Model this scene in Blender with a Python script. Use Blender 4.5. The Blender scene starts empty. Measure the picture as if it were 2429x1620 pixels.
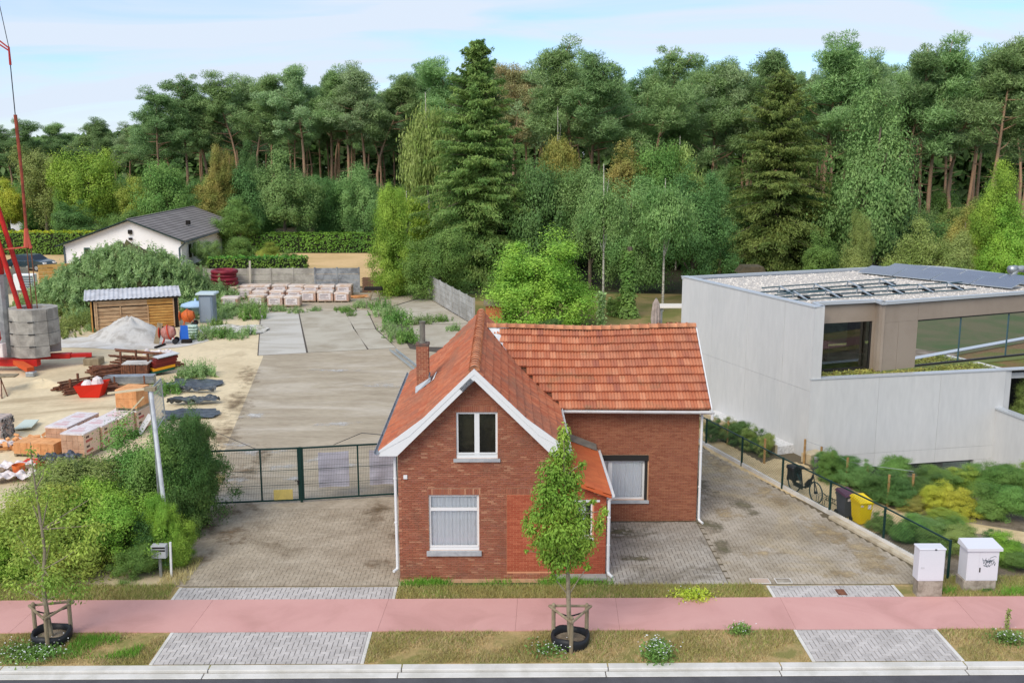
import bpy, bmesh, math, random
import numpy as np
from mathutils import Vector, Matrix

# ------------------------------------------------------------------ scene, camera, sky, sun
S = bpy.context.scene
COL = S.collection
R = math.radians
F_PX, CX, CY, CAM_H, HORIZON = 2432.0, 1214.5, 810.0, 13.2, 345.0   # survey of the photograph: 2429 x 1620 px
PITCH = math.atan((CY - HORIZON) / F_PX)
YAW = -math.atan(24.5 / (F_PX / math.cos(PITCH)))

cam_data = bpy.data.cameras.new('camera')
cam = bpy.data.objects.new('camera', cam_data)
COL.objects.link(cam)
cam.location = (0, 0, CAM_H)
cam.rotation_euler = (math.pi / 2 - PITCH, 0, YAW)
cam_data.sensor_width = 36.0
cam_data.lens = 36.0 * F_PX / 2429.0
cam_data.clip_start, cam_data.clip_end = 0.5, 3000
S.camera = cam

SUN_EL, SUN_AZ = R(42), R(-148)          # azimuth measured from +Y towards +X: sun high on the left, a little behind the camera
W = bpy.data.worlds.new('World'); S.world = W; W.use_nodes = True
nt = W.node_tree; nt.nodes.clear()
out = nt.nodes.new('ShaderNodeOutputWorld')
sky = nt.nodes.new('ShaderNodeTexSky'); sky.sky_type = 'NISHITA'; sky.sun_disc = False
sky.sun_elevation = SUN_EL; sky.sun_rotation = SUN_AZ; sky.air_density = 1.0; sky.dust_density = 0.2; sky.ozone_density = 2.5
bg1 = nt.nodes.new('ShaderNodeBackground'); bg1.inputs[1].default_value = 0.14
tint = nt.nodes.new('ShaderNodeMix'); tint.data_type = 'RGBA'; tint.blend_type = 'MULTIPLY'; tint.inputs[0].default_value = 1.0; tint.inputs[7].default_value = (0.76, 0.90, 1.18, 1)
nt.links.new(sky.outputs[0], tint.inputs[6]); nt.links.new(tint.outputs[2], bg1.inputs[0])
bg2 = nt.nodes.new('ShaderNodeBackground'); bg2.inputs[0].default_value = (0.76, 0.86, 1.0, 1); bg2.inputs[1].default_value = 0.91
tc = nt.nodes.new('ShaderNodeTexCoord')
sep = nt.nodes.new('ShaderNodeSeparateXYZ'); nt.links.new(tc.outputs['Generated'], sep.inputs[0])
def wm(op, a, b=None):
    n = nt.nodes.new('ShaderNodeMath'); n.operation = op
    for i, v in enumerate((a, b)):
        if v is None: continue
        if isinstance(v, (int, float)): n.inputs[i].default_value = v
        else: nt.links.new(v, n.inputs[i])
    return n.outputs[0]
zz = wm('ADD', wm('MAXIMUM', sep.outputs[2], 0.0), 0.16)
cmb = nt.nodes.new('ShaderNodeCombineXYZ')
nt.links.new(wm('DIVIDE', sep.outputs[0], zz), cmb.inputs[0]); nt.links.new(wm('DIVIDE', sep.outputs[1], zz), cmb.inputs[1])
mp = nt.nodes.new('ShaderNodeMapping'); mp.inputs['Rotation'].default_value = (0, 0, R(-28)); mp.inputs['Scale'].default_value = (0.55, 1.25, 1); mp.inputs['Location'].default_value = (3.1, 0.4, 0)
nt.links.new(cmb.outputs[0], mp.inputs[0])
nz = nt.nodes.new('ShaderNodeTexNoise'); nz.inputs['Scale'].default_value = 1.15; nz.inputs['Detail'].default_value = 7; nz.inputs['Roughness'].default_value = 0.52; nz.inputs['Distortion'].default_value = 0.9
nt.links.new(mp.outputs[0], nz.inputs[0])
rp = nt.nodes.new('ShaderNodeValToRGB'); rp.color_ramp.elements[0].position = 0.38; rp.color_ramp.elements[1].position = 0.57
rp.color_ramp.elements[0].color = (0.08, 0.08, 0.08, 1); rp.color_ramp.elements[1].color = (0.98, 0.98, 0.98, 1)
nt.links.new(nz.outputs[0], rp.inputs[0])
mx = nt.nodes.new('ShaderNodeMixShader')
nt.links.new(rp.outputs[0], mx.inputs[0]); nt.links.new(bg1.outputs[0], mx.inputs[1]); nt.links.new(bg2.outputs[0], mx.inputs[2])
nt.links.new(mx.outputs[0], out.inputs[0])

sun_d = bpy.data.lights.new('sun', 'SUN'); sun_d.energy = 2.6; sun_d.angle = R(34); sun_d.color = (1.0, 0.93, 0.82)
sun = bpy.data.objects.new('sun', sun_d); COL.objects.link(sun)
sdir = Vector((math.sin(SUN_AZ) * math.cos(SUN_EL), math.cos(SUN_AZ) * math.cos(SUN_EL), math.sin(SUN_EL)))
sun.rotation_euler = sdir.to_track_quat('Z', 'Y').to_euler()
sun.location = sdir * 60

S.view_settings.view_transform = 'Standard'; S.view_settings.look = 'None'
S.view_settings.exposure = 0.12; S.view_settings.gamma = 1.0; S.view_settings.use_curve_mapping = False
S.render.engine = 'CYCLES'
S.cycles.max_bounces = 7; S.cycles.diffuse_bounces = 4; S.cycles.transmission_bounces = 4; S.cycles.transparent_max_bounces = 8

# ------------------------------------------------------------------ survey: photograph pixels -> metres
_fw = Vector((-math.sin(YAW) * math.cos(PITCH), math.cos(YAW) * math.cos(PITCH), -math.sin(PITCH)))
_rt = Vector((math.cos(YAW), math.sin(YAW), 0)); _up = _rt.cross(_fw)
CROPS = {'4': (0, 480, .2552), '5': (0, 820, .2552), '6': (480, 560, .2722), '7': (0, 1120, .3188), '8': (860, 720, .2552), '9': (860, 1080, .2552),
         '10': (1130, 740, .2552), '11': (1600, 600, .3526), '12': (1630, 960, .2552), '13': (1829, 960, .2552), '14': (1829, 1220, .2552),
         '15': (480, 1000, .2552), '16': (1100, 1320, .2977), 'D': (0, 0, 1.0332), 'F': (0, 0, 1.0), '1': (0, 0, .3445), '2': (810, 0, .3445),
         '3': (1620, 0, .3445), 'c': (0, 700, .14035), 's': (150, 820, .1276), 'm': (300, 700, .09565), 'y': (1440, 600, .1276), 'l': (0, 440, .10204)}
def _ray(c, x, y):
    o = CROPS[c]; x = o[0] + x * o[2]; y = o[1] + y * o[2]
    return _fw * F_PX + _rt * (x - CX) - _up * (y - CY)
def g(c, x, y, z=0.0):                    # the surveyed point on the level z
    d = _ray(c, x, y); t = (z - CAM_H) / d.z
    return Vector((d.x * t, d.y * t, z))
def a(c, x, y, Y):                        # the surveyed point at the distance Y
    d = _ray(c, x, y); t = Y / d.y
    return Vector((d.x * t, Y, CAM_H + d.z * t))
def top_z(fy, Y): return CAM_H + (HORIZON - fy) * Y / F_PX
def at_x(fx, Y): return (fx - 1190.0) * Y / (F_PX / math.cos(PITCH)) * 1.0

# ------------------------------------------------------------------ materials
def lin(r, gg, b):
    f = lambda c: (c / 12.92) if c <= 0.04045 else ((c + 0.055) / 1.055) ** 2.4
    return (f(r / 255), f(gg / 255), f(b / 255))
def M(name, col, col2=None, scale=1.2, lo=0.42, hi=0.62, fine=0.10, fscale=22.0, rough=0.85, bump=0.0, bscale=45.0, isl=0.0, objr=0.0, spec=0.3,
      metal=0.0, col3=None, scale3=0.35, lo3=0.5, hi3=0.62, stretch=None, coat=0.0, ramp=None, detail=5, distort=0.4, fdetail=3):
    m = bpy.data.materials.new(name); m.use_nodes = True
    t = m.node_tree; N = t.nodes; L = t.links
    b = N['Principled BSDF']
    b.inputs['Roughness'].default_value = rough; b.inputs['Metallic'].default_value = metal
    b.inputs['Specular IOR Level'].default_value = spec
    if coat: b.inputs['Coat Weight'].default_value = coat
    geo = N.new('ShaderNodeNewGeometry'); pos = geo.outputs['Position']
    if stretch:
        mpn = N.new('ShaderNodeMapping'); mpn.inputs['Scale'].default_value = stretch; L.new(pos, mpn.inputs[0]); pos = mpn.outputs[0]
    def noise(s, d=5, dist=0.0):
        n = N.new('ShaderNodeTexNoise'); n.inputs['Scale'].default_value = s; n.inputs['Detail'].default_value = d; n.inputs['Distortion'].default_value = dist
        n.inputs['Roughness'].default_value = 0.6; L.new(pos, n.inputs['Vector']); return n.outputs['Fac']
    def mr(v, a0, a1, b0, b1):
        n = N.new('ShaderNodeMapRange'); n.inputs[1].default_value = a0; n.inputs[2].default_value = a1; n.inputs[3].default_value = b0; n.inputs[4].default_value = b1
        L.new(v, n.inputs[0]); return n.outputs[0]
    def mixc(f, c1, c2):
        n = N.new('ShaderNodeMix'); n.data_type = 'RGBA'
        L.new(f, n.inputs[0])
        for i, c in ((6, c1), (7, c2)):
            if isinstance(c, tuple): n.inputs[i].default_value = (*c[:3], 1)
            else: L.new(c, n.inputs[i])
        return n.outputs[2]
    def add(x, y):
        n = N.new('ShaderNodeMath'); n.operation = 'ADD'; L.new(x, n.inputs[0])
        if isinstance(y, float): n.inputs[1].default_value = y
        else: L.new(y, n.inputs[1])
        return n.outputs[0]
    cur = col
    if ramp:
        cr = N.new('ShaderNodeValToRGB')
        while len(cr.color_ramp.elements) < len(ramp): cr.color_ramp.elements.new(0.5)
        for e, (p_, c_) in zip(cr.color_ramp.elements, ramp): e.position = p_; e.color = (*c_, 1)
        oi = N.new('ShaderNodeObjectInfo')
        fr = N.new('ShaderNodeMath'); fr.operation = 'FRACT'; L.new(add(geo.outputs['Random Per Island'], oi.outputs['Random']), fr.inputs[0])
        L.new(fr.outputs[0], cr.inputs[0]); cur = cr.outputs[0]
    if col2 is not None:
        cur = mixc(mr(noise(scale, detail, distort), lo, hi, 0, 1), cur, col2)
    if col3 is not None:
        cur = mixc(mr(noise(scale3, 6, 0.8), lo3, hi3, 0, 1), cur, col3)
    val = mr(noise(fscale, fdetail), 0.25, 0.75, 1 - fine, 1 + fine)
    if isl: val = add(val, mr(geo.outputs['Random Per Island'], 0, 1, -isl, isl))
    if objr:
        oi2 = N.new('ShaderNodeObjectInfo'); val = add(val, mr(oi2.outputs['Random'], 0, 1, -objr, objr))
    hsv = N.new('ShaderNodeHueSaturation'); L.new(val, hsv.inputs['Value'])
    if isinstance(cur, tuple): hsv.inputs['Color'].default_value = (*cur[:3], 1)
    else: L.new(cur, hsv.inputs['Color'])
    L.new(hsv.outputs[0], b.inputs['Base Color'])
    if bump:
        bn = N.new('ShaderNodeBump'); bn.inputs['Strength'].default_value = min(1.0, bump); bn.inputs['Distance'].default_value = 0.02
        L.new(noise(bscale, 4), bn.inputs['Height']); L.new(bn.outputs[0], b.inputs['Normal'])
    return m
def leaf(name, col, col2, trans=0.28, isl=0.35, hue=0.025, big=0.12):
    m = bpy.data.materials.new(name); m.use_nodes = True
    t = m.node_tree; N = t.nodes; L = t.links; N.clear()
    o = N.new('ShaderNodeOutputMaterial'); geo = N.new('ShaderNodeNewGeometry'); oi = N.new('ShaderNodeObjectInfo')
    nzn = N.new('ShaderNodeTexNoise'); nzn.inputs['Scale'].default_value = 0.55; nzn.inputs['Detail'].default_value = 4; L.new(geo.outputs['Position'], nzn.inputs['Vector'])
    def mr(v, a0, a1, b0, b1):
        n = N.new('ShaderNodeMapRange'); n.inputs[1].default_value = a0; n.inputs[2].default_value = a1; n.inputs[3].default_value = b0; n.inputs[4].default_value = b1
        L.new(v, n.inputs[0]); return n.outputs[0]
    def math2(op, x, y):
        n = N.new('ShaderNodeMath'); n.operation = op; L.new(x, n.inputs[0])
        if isinstance(y, float): n.inputs[1].default_value = y
        else: L.new(y, n.inputs[1])
        return n.outputs[0]
    mixn = N.new('ShaderNodeMix'); mixn.data_type = 'RGBA'
    f = math2('ADD', mr(nzn.outputs[0], 0.35, 0.65, -0.2, 1.0), mr(geo.outputs['Random Per Island'], 0, 1, -0.3, 0.3))
    L.new(f, mixn.inputs[0]); mixn.inputs[6].default_value = (*col, 1); mixn.inputs[7].default_value = (*col2, 1)
    hsv = N.new('ShaderNodeHueSaturation'); L.new(mixn.outputs[2], hsv.inputs['Color'])
    L.new(math2('ADD', mr(geo.outputs['Random Per Island'], 0, 1, 1 - isl, 1 + isl), mr(oi.outputs['Random'], 0, 1, -big, big)), hsv.inputs['Value'])
    L.new(mr(oi.outputs['Random'], 0, 1, 0.5 - hue, 0.5 + hue), hsv.inputs['Hue'])
    d = N.new('ShaderNodeBsdfPrincipled'); d.inputs['Roughness'].default_value = 0.55; d.inputs['Specular IOR Level'].default_value = 0.25
    tr = N.new('ShaderNodeBsdfTranslucent'); L.new(hsv.outputs[0], d.inputs['Base Color']); L.new(hsv.outputs[0], tr.inputs[0])
    mxs = N.new('ShaderNodeMixShader'); mxs.inputs[0].default_value = trans
    L.new(d.outputs[0], mxs.inputs[1]); L.new(tr.outputs[0], mxs.inputs[2]); L.new(mxs.outputs[0], o.inputs[0])
    return m
def glass(name, tint=(0.75, 0.85, 0.82), rough=0.02, ior=1.5):
    m = bpy.data.materials.new(name); m.use_nodes = True
    t = m.node_tree; N = t.nodes; L = t.links; N.clear()
    o = N.new('ShaderNodeOutputMaterial'); gl = N.new('ShaderNodeBsdfGlossy'); gl.inputs['Roughness'].default_value = rough; gl.inputs['Color'].default_value = (0.95, 0.97, 1, 1)
    tr = N.new('ShaderNodeBsdfTransparent'); tr.inputs[0].default_value = (*tint, 1)
    fr = N.new('ShaderNodeFresnel'); fr.inputs[0].default_value = ior
    mx_ = N.new('ShaderNodeMixShader'); L.new(fr.outputs[0], mx_.inputs[0]); L.new(tr.outputs[0], mx_.inputs[1]); L.new(gl.outputs[0], mx_.inputs[2]); L.new(mx_.outputs[0], o.inputs[0])
    return m

# ------------------------------------------------------------------ mesh and object helpers
class MB:
    def __init__(s): s.v = []; s.f = []; s.mi = []; s.cm = 0
    def add(s, vs, fs):
        n = len(s.v); s.v += [tuple(v) for v in vs]
        for f in fs: s.f.append(tuple(i + n for i in f)); s.mi.append(s.cm)
        return s
    def box(s, x0, y0, z0, x1, y1, z1, mat=None):
        vs = [(x0, y0, z0), (x1, y0, z0), (x1, y1, z0), (x0, y1, z0), (x0, y0, z1), (x1, y0, z1), (x1, y1, z1), (x0, y1, z1)]
        if mat is not None: vs = [tuple(mat @ Vector(v)) for v in vs]
        return s.add(vs, [(0, 3, 2, 1), (4, 5, 6, 7), (0, 1, 5, 4), (1, 2, 6, 5), (2, 3, 7, 6), (3, 0, 4, 7)])
    def cbox(s, c, sx, sy, sz, rz=0.0, rx=0.0, ry=0.0):
        m = Matrix.Translation(Vector(c)) @ Matrix.Rotation(rz, 4, 'Z') @ Matrix.Rotation(ry, 4, 'Y') @ Matrix.Rotation(rx, 4, 'X')
        return s.box(-sx / 2, -sy / 2, -sz / 2, sx / 2, sy / 2, sz / 2, m)
    def bev(s, x0, y0, z0, x1, y1, z1, b, mat=None):            # box with chamfered vertical edges and top
        p = [(x0 + b, y0), (x1 - b, y0), (x1, y0 + b), (x1, y1 - b), (x1 - b, y1), (x0 + b, y1), (x0, y1 - b), (x0, y0 + b)]
        q = [(x0 + b, y0 + b), (x1 - b, y0 + b), (x1 - b, y0 + b), (x1 - b, y1 - b), (x1 - b, y1 - b), (x0 + b, y1 - b), (x0 + b, y1 - b), (x0 + b, y0 + b)]
        vs = [(*c, z0) for c in p] + [(*c, z1 - b) for c in p] + [(x0 + b, y0 + b, z1), (x1 - b, y0 + b, z1), (x1 - b, y1 - b, z1), (x0 + b, y1 - b, z1)]
        fs = [tuple(reversed(range(8))), (16, 17, 18, 19)]
        for i in range(8): fs.append((i, (i + 1) % 8, 8 + (i + 1) % 8, 8 + i))
        fs += [(8, 9, 17, 16), (9, 10, 17), (10, 11, 18, 17), (11, 12, 18), (12, 13, 19, 18), (13, 14, 19), (14, 15, 16, 19), (15, 8, 16)]
        if mat is not None: vs = [tuple(mat @ Vector(v)) for v in vs]
        return s.add(vs, fs)
    def beam(s, p, q, w, h=None, up=(0, 0, 1)):
        p = Vector(p); q = Vector(q); h = h or w; d = (q - p).normalized(); u = Vector(up)
        if abs(d.dot(u)) > 0.98: u = Vector((0, 1, 0))
        x = d.cross(u).normalized(); y = x.cross(d)
        vs = [e + x * i * w / 2 + y * j * h / 2 for e in (p, q) for i, j in ((-1, -1), (1, -1), (1, 1), (-1, 1))]
        return s.add(vs, [(3, 2, 1, 0), (4, 5, 6, 7), (0, 1, 5, 4), (1, 2, 6, 5), (2, 3, 7, 6), (3, 0, 4, 7)])
    def tube(s, pts, r, n=6, cap=True):
        pts = [Vector(p) for p in pts]; rs = r if isinstance(r, (list, tuple)) else [r] * len(pts)
        b0 = len(s.v); ref = None
        for i, p in enumerate(pts):
            d = (pts[min(i + 1, len(pts) - 1)] - pts[max(i - 1, 0)]).normalized()
            if ref is None: ref = Vector((0, 0, 1)) if abs(d.z) < 0.9 else Vector((1, 0, 0))
            x = d.cross(ref).normalized(); y = d.cross(x).normalized(); ref = x.cross(d)
            for k in range(n):
                an = 2 * math.pi * k / n; s.v.append(tuple(p + (x * math.cos(an) + y * math.sin(an)) * rs[i]))
        for i in range(len(pts) - 1):
            for k in range(n):
                k2 = (k + 1) % n; s.f.append((b0 + i * n + k, b0 + i * n + k2, b0 + (i + 1) * n + k2, b0 + (i + 1) * n + k)); s.mi.append(s.cm)
        if cap:
            s.f.append(tuple(b0 + k for k in reversed(range(n)))); s.mi.append(s.cm)
            e = b0 + (len(pts) - 1) * n; s.f.append(tuple(e + k for k in range(n))); s.mi.append(s.cm)
        return s
    def lathe(s, prof, c=(0, 0, 0), n=16, mat=None):
        b0 = len(s.v)
        for r, z in prof:
            for k in range(n):
                an = 2 * math.pi * k / n; v = Vector((c[0] + r * math.cos(an), c[1] + r * math.sin(an), c[2] + z))
                s.v.append(tuple(mat @ v) if mat is not None else tuple(v))
        for i in range(len(prof) - 1):
            for k in range(n):
                k2 = (k + 1) % n; s.f.append((b0 + i * n + k, b0 + i * n + k2, b0 + (i + 1) * n + k2, b0 + (i + 1) * n + k)); s.mi.append(s.cm)
        s.f.append(tuple(b0 + k for k in reversed(range(n)))); s.mi.append(s.cm)
        e = b0 + (len(prof) - 1) * n; s.f.append(tuple(e + k for k in range(n))); s.mi.append(s.cm)
        return s
    def prism(s, poly, z0, z1):                                   # horizontal polygon (counter-clockwise) from z0 to z1
        n = len(poly); vs = [(p[0], p[1], z0) for p in poly] + [(p[0], p[1], z1) for p in poly]
        return s.add(vs, [tuple(reversed(range(n))), tuple(range(n, 2 * n))] + [(i, (i + 1) % n, n + (i + 1) % n, n + i) for i in range(n)])
    def plate(s, poly, y0, y1):                                   # polygon in x,z extruded along y
        n = len(poly); vs = [(p[0], y0, p[1]) for p in poly] + [(p[0], y1, p[1]) for p in poly]
        return s.add(vs, [tuple(range(n)), tuple(reversed(range(n, 2 * n)))] + [((i + 1) % n, i, n + i, n + (i + 1) % n) for i in range(n)])
    def sheet(s, poly): return s.add(poly, [tuple(range(len(poly)))])
    def mesh(s, name, mats, smooth=False, off=None):
        me = bpy.data.meshes.new(name)
        vs = s.v if off is None else [(v[0] - off[0], v[1] - off[1], v[2] - off[2]) for v in s.v]
        me.from_pydata(vs, [], s.f)
        for m in (mats if isinstance(mats, (list, tuple)) else [mats]): me.materials.append(m)
        if any(s.mi): me.polygons.foreach_set('material_index', s.mi)
        if smooth: me.polygons.foreach_set('use_smooth', [True] * len(me.polygons))
        me.update(); return me
def soft(m, lo=.15, hi=.75, amp=.9, ns=1.6):                      # lets a stain sheet fade out at its rim through noise
    t = m.node_tree; N = t.nodes; L = t.links; o = N['Material Output']; b = N['Principled BSDF']
    at = N.new('ShaderNodeAttribute'); at.attribute_name = 'edge'; ge = N.new('ShaderNodeNewGeometry')
    nz_ = N.new('ShaderNodeTexNoise'); nz_.inputs['Scale'].default_value = ns; nz_.inputs['Detail'].default_value = 7; nz_.inputs['Roughness'].default_value = .65; L.new(ge.outputs['Position'], nz_.inputs['Vector'])
    def mth(op, x, y):
        n = N.new('ShaderNodeMath'); n.operation = op; L.new(x, n.inputs[0])
        if isinstance(y, float): n.inputs[1].default_value = y
        else: L.new(y, n.inputs[1])
        return n.outputs[0]
    v = mth('ADD', at.outputs['Fac'], mth('MULTIPLY', mth('SUBTRACT', nz_.outputs[0], .5), amp * 2.0))
    mrn = N.new('ShaderNodeMapRange'); mrn.interpolation_type = 'SMOOTHSTEP'; mrn.inputs[1].default_value = lo; mrn.inputs[2].default_value = hi; L.new(v, mrn.inputs[0])
    tr = N.new('ShaderNodeBsdfTransparent'); mx_ = N.new('ShaderNodeMixShader'); L.new(mrn.outputs[0], mx_.inputs[0]); L.new(tr.outputs[0], mx_.inputs[1]); L.new(b.outputs[0], mx_.inputs[2]); L.new(mx_.outputs[0], o.inputs[0])
    return m
def stains(name, specs, z, mat):                                  # (x, y, rx, ry, turn) soft-edged patches lying on the ground
    mb = MB(); e = []
    for i, (x, y, rx, ry, an) in enumerate(specs):
        n = 20; zi = z + i * .0002; b0 = len(mb.v); mb.v.append((x, y, zi)); e.append(1.0)
        for k, w_ in ((.5, .6), (1.0, 0.0)):
            for j in range(n): c_, s_ = math.cos(6.2832 * j / n) * rx * k, math.sin(6.2832 * j / n) * ry * k; mb.v.append((x + c_ * math.cos(an) - s_ * math.sin(an), y + c_ * math.sin(an) + s_ * math.cos(an), zi)); e.append(w_)
        for j in range(n):
            j2 = (j + 1) % n; mb.f += [(b0, b0 + 1 + j, b0 + 1 + j2), (b0 + 1 + j, b0 + 1 + n + j, b0 + 1 + n + j2, b0 + 1 + j2)]; mb.mi += [0, 0]
    me = mb.mesh(name, mat); me.attributes.new('edge', 'FLOAT', 'POINT').data.foreach_set('value', e)
    o = put(name, me); o['kind'] = 'structure'; return o
def wloc(o):
    v = Vector((0, 0, 0))
    while o is not None: v = v + o.location; o = o.parent
    return v
def put(name, me, parent=None, loc=(0, 0, 0), rot=None, scale=None):
    o = bpy.data.objects.new(name, me); COL.objects.link(o)
    if parent is not None: o.parent = parent
    o.location = loc
    if rot is not None: o.rotation_euler = rot
    if scale is not None: o.scale = scale
    return o
def part(name, mb, mat, parent, smooth=False, local=False, label=None, kind=None):   # vertices in world metres unless local
    o = put(name, mb.mesh(name, mat, smooth, None if local else wloc(parent)), parent)
    if label: o['label'] = label
    if kind: o['kind'] = kind
    return o
def tag(o, label, cat, group=None, kind=None):
    o['label'] = label; o['category'] = cat
    if group: o['group'] = group
    if kind: o['kind'] = kind
    return o
def thing(name, label, cat, loc=(0, 0, 0), rz=0.0, group=None):
    o = bpy.data.objects.new(name, None); COL.objects.link(o); o.location = loc; o.rotation_euler = (0, 0, rz); o.empty_display_size = 0.3
    return tag(o, label, cat, group)
def single(name, mb, mat, label, cat, loc=(0, 0, 0), group=None, smooth=False):       # a thing that is one mesh, vertices in world metres
    o = put(name, mb.mesh(name, mat, smooth, loc), None, loc)
    return tag(o, label, cat, group)
def struct(name, mb, mat, parent=None, smooth=False):
    o = put(name, mb.mesh(name, mat, smooth, None if parent is None else wloc(parent)), parent)
    o['kind'] = 'structure'; return o
def stuff(name, me, label=None, parent=None, loc=(0, 0, 0)):
    o = put(name, me, parent, loc); o['kind'] = 'stuff'
    if label: o['label'] = label
    return o
def dup(root, loc, rz=None, label=None, scale=None, parent=None):
    c = root.copy(); COL.objects.link(c); c.location = loc
    if parent is not None: c.parent = parent
    if rz is not None: c.rotation_euler = (0, 0, rz)
    if scale is not None: c.scale = scale
    if label: c['label'] = label
    for ch in list(root.children):
        d = ch.copy(); COL.objects.link(d); d.parent = c
        for gch in list(ch.children):
            e = gch.copy(); COL.objects.link(e); e.parent = d
    return c
def np_mesh(name, V, Fq, mat):
    me = bpy.data.meshes.new(name); V = np.asarray(V, dtype=np.float32); Fq = np.asarray(Fq, dtype=np.int32); k = Fq.shape[1]
    me.vertices.add(len(V)); me.vertices.foreach_set('co', V.ravel())
    me.loops.add(Fq.size); me.loops.foreach_set('vertex_index', Fq.ravel())
    me.polygons.add(len(Fq)); me.polygons.foreach_set('loop_start', np.arange(0, Fq.size, k, dtype=np.int32))
    me.polygons.foreach_set('loop_total', np.full(len(Fq), k, dtype=np.int32))
    me.update(calc_edges=True); me.materials.append(mat); return me
# ------------------------------------------------------------------ the material palette
m_soil = M('soil_grass', lin(96, 92, 62), lin(70, 88, 44), scale=0.25, fine=0.25, bump=0.6, bscale=12)
m_forestfloor = M('forest_floor', lin(62, 56, 40), lin(48, 54, 32), scale=0.4, fine=0.2)
m_sand = M('site_sand', lin(216, 198, 164), lin(194, 175, 142), scale=0.22, lo=0.45, hi=0.7, fine=0.10, fscale=3.0, bump=0.8, bscale=3.0, col3=lin(146, 124, 92), scale3=0.12, lo3=0.56, hi3=0.72)
m_yard = M('yard_concrete', lin(174, 161, 140), lin(154, 140, 120), scale=0.9, lo=0.35, hi=0.7, fine=0.16, fscale=5, fdetail=8, bump=0.35, bscale=30, col3=lin(190, 179, 162), scale3=0.28, lo3=0.5, hi3=0.70, stretch=(0.45, 1.3, 1))
m_yardfront = M('drive_concrete', lin(176, 163, 144), lin(152, 138, 119), scale=0.9, lo=0.35, hi=0.7, fine=0.22, fscale=7, fdetail=8, bump=0.4, bscale=30, isl=.05, objr=.05, col3=lin(122, 108, 88), scale3=0.35, lo3=0.56, hi3=0.72)
m_slab_light = M('slab_pale', lin(192, 187, 178), lin(172, 165, 153), scale=0.5, fine=0.08, fscale=10, stretch=(0.5, 1.6, 1), bump=0.3)
m_slab = M('slab_beige', lin(182, 174, 158), lin(166, 156, 139), scale=0.5, fine=0.08, fscale=12, bump=0.3, col3=lin(148, 136, 116), scale3=0.3, lo3=0.58, hi3=0.75)
m_drypatch = M('dry_lawn', lin(150, 130, 86), lin(112, 112, 58), scale=0.35, lo=0.4, hi=0.6, fine=0.2, fscale=12, bump=0.5)
m_mulch = M('garden_mulch', lin(142, 128, 112), lin(104, 92, 74), scale=1.2, fine=0.3, fscale=30, bump=0.8)
m_verge = M('dry_verge_soil', lin(176, 150, 104), lin(130, 124, 70), scale=1.4, lo=0.4, hi=0.6, fine=0.2, fscale=25, bump=0.6)
m_dirt = M('brown_dirt', lin(142, 120, 94), lin(116, 98, 74), scale=0.9, fine=0.25, fscale=18, bump=0.8)
m_asphalt = M('asphalt', lin(90, 88, 92), lin(80, 78, 82), scale=1.5, fine=0.16, fscale=90, rough=0.9, bump=0.5, bscale=120)
m_kerb = M('kerb_concrete', lin(214, 210, 204), lin(196, 192, 184), scale=1.2, fine=0.05, fscale=40, bump=0.2)
m_pink = M('pink_concrete', lin(206, 158, 151), lin(197, 147, 141), scale=0.5, lo=0.35, hi=0.7, fine=0.05, fscale=50, bump=0.15, bscale=120, objr=0.03, col3=lin(184, 138, 130), scale3=0.5, lo3=0.5, hi3=0.8)
m_joint = M('joint_dark', lin(84, 76, 68), fine=0.3, fscale=20)
m_joint2 = M('drive_joint', lin(98, 88, 70), fine=.3, fscale=20)
m_paver_new = M('paver_light', lin(190, 184, 180), lin(176, 170, 166), scale=1.2, fine=0.06, fscale=30, objr=0.09, isl=0.09, bump=0.2)
m_paver_old = M('paver_old', lin(172, 164, 153), lin(150, 140, 126), scale=0.5, lo=0.4, hi=0.65, fine=0.10, fscale=20, objr=0.09, isl=0.09, bump=0.3, col3=lin(104, 94, 76), scale3=0.4, lo3=0.52, hi3=0.68)
m_paver_dirty = M('paver_dirty', lin(176, 165, 150), lin(150, 138, 120), scale=0.55, lo=0.4, hi=0.6, fine=0.12, fscale=16, objr=0.06, isl=0.06, bump=0.3, col3=lin(176, 158, 126), scale3=0.22, lo3=0.50, hi3=0.66)
m_drive_bed = M('drive_bed', lin(120, 110, 92), lin(88, 80, 60), scale=0.8, fine=0.2, fscale=20, bump=0.5, col3=lin(160, 142, 110), scale3=0.22, lo3=0.50, hi3=0.66)
m_sandpave = M('yellow_sand_paver', lin(206, 184, 144), lin(190, 168, 128), scale=1.0, fine=0.08, fscale=20, isl=0.06, bump=0.2)
m_wallgrey = M('grey_concrete', lin(176, 174, 170), lin(152, 149, 143), scale=1.0, fine=0.10, fscale=9, bump=0.3, objr=0.06)
m_walldark = M('dark_concrete', lin(152, 155, 160), lin(124, 126, 130), scale=1.2, fine=0.12, fscale=9, bump=0.3, objr=0.05)
m_white = M('white_paint', lin(226, 226, 226), fine=0.02, rough=0.45, spec=0.4)
m_whitewall = M('white_render', lin(240, 239, 240), lin(232, 231, 232), scale=0.4, fine=0.02)
m_steel = M('galvanised_steel', lin(176, 180, 182), lin(150, 154, 158), scale=3, fine=0.05, rough=0.4, metal=0.6)
m_black = M('black_plastic', lin(36, 37, 40), fine=0.1, rough=0.5)
m_dkgreen = M('dark_green_paint', lin(20, 52, 48), fine=0.05, rough=0.45)

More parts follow.
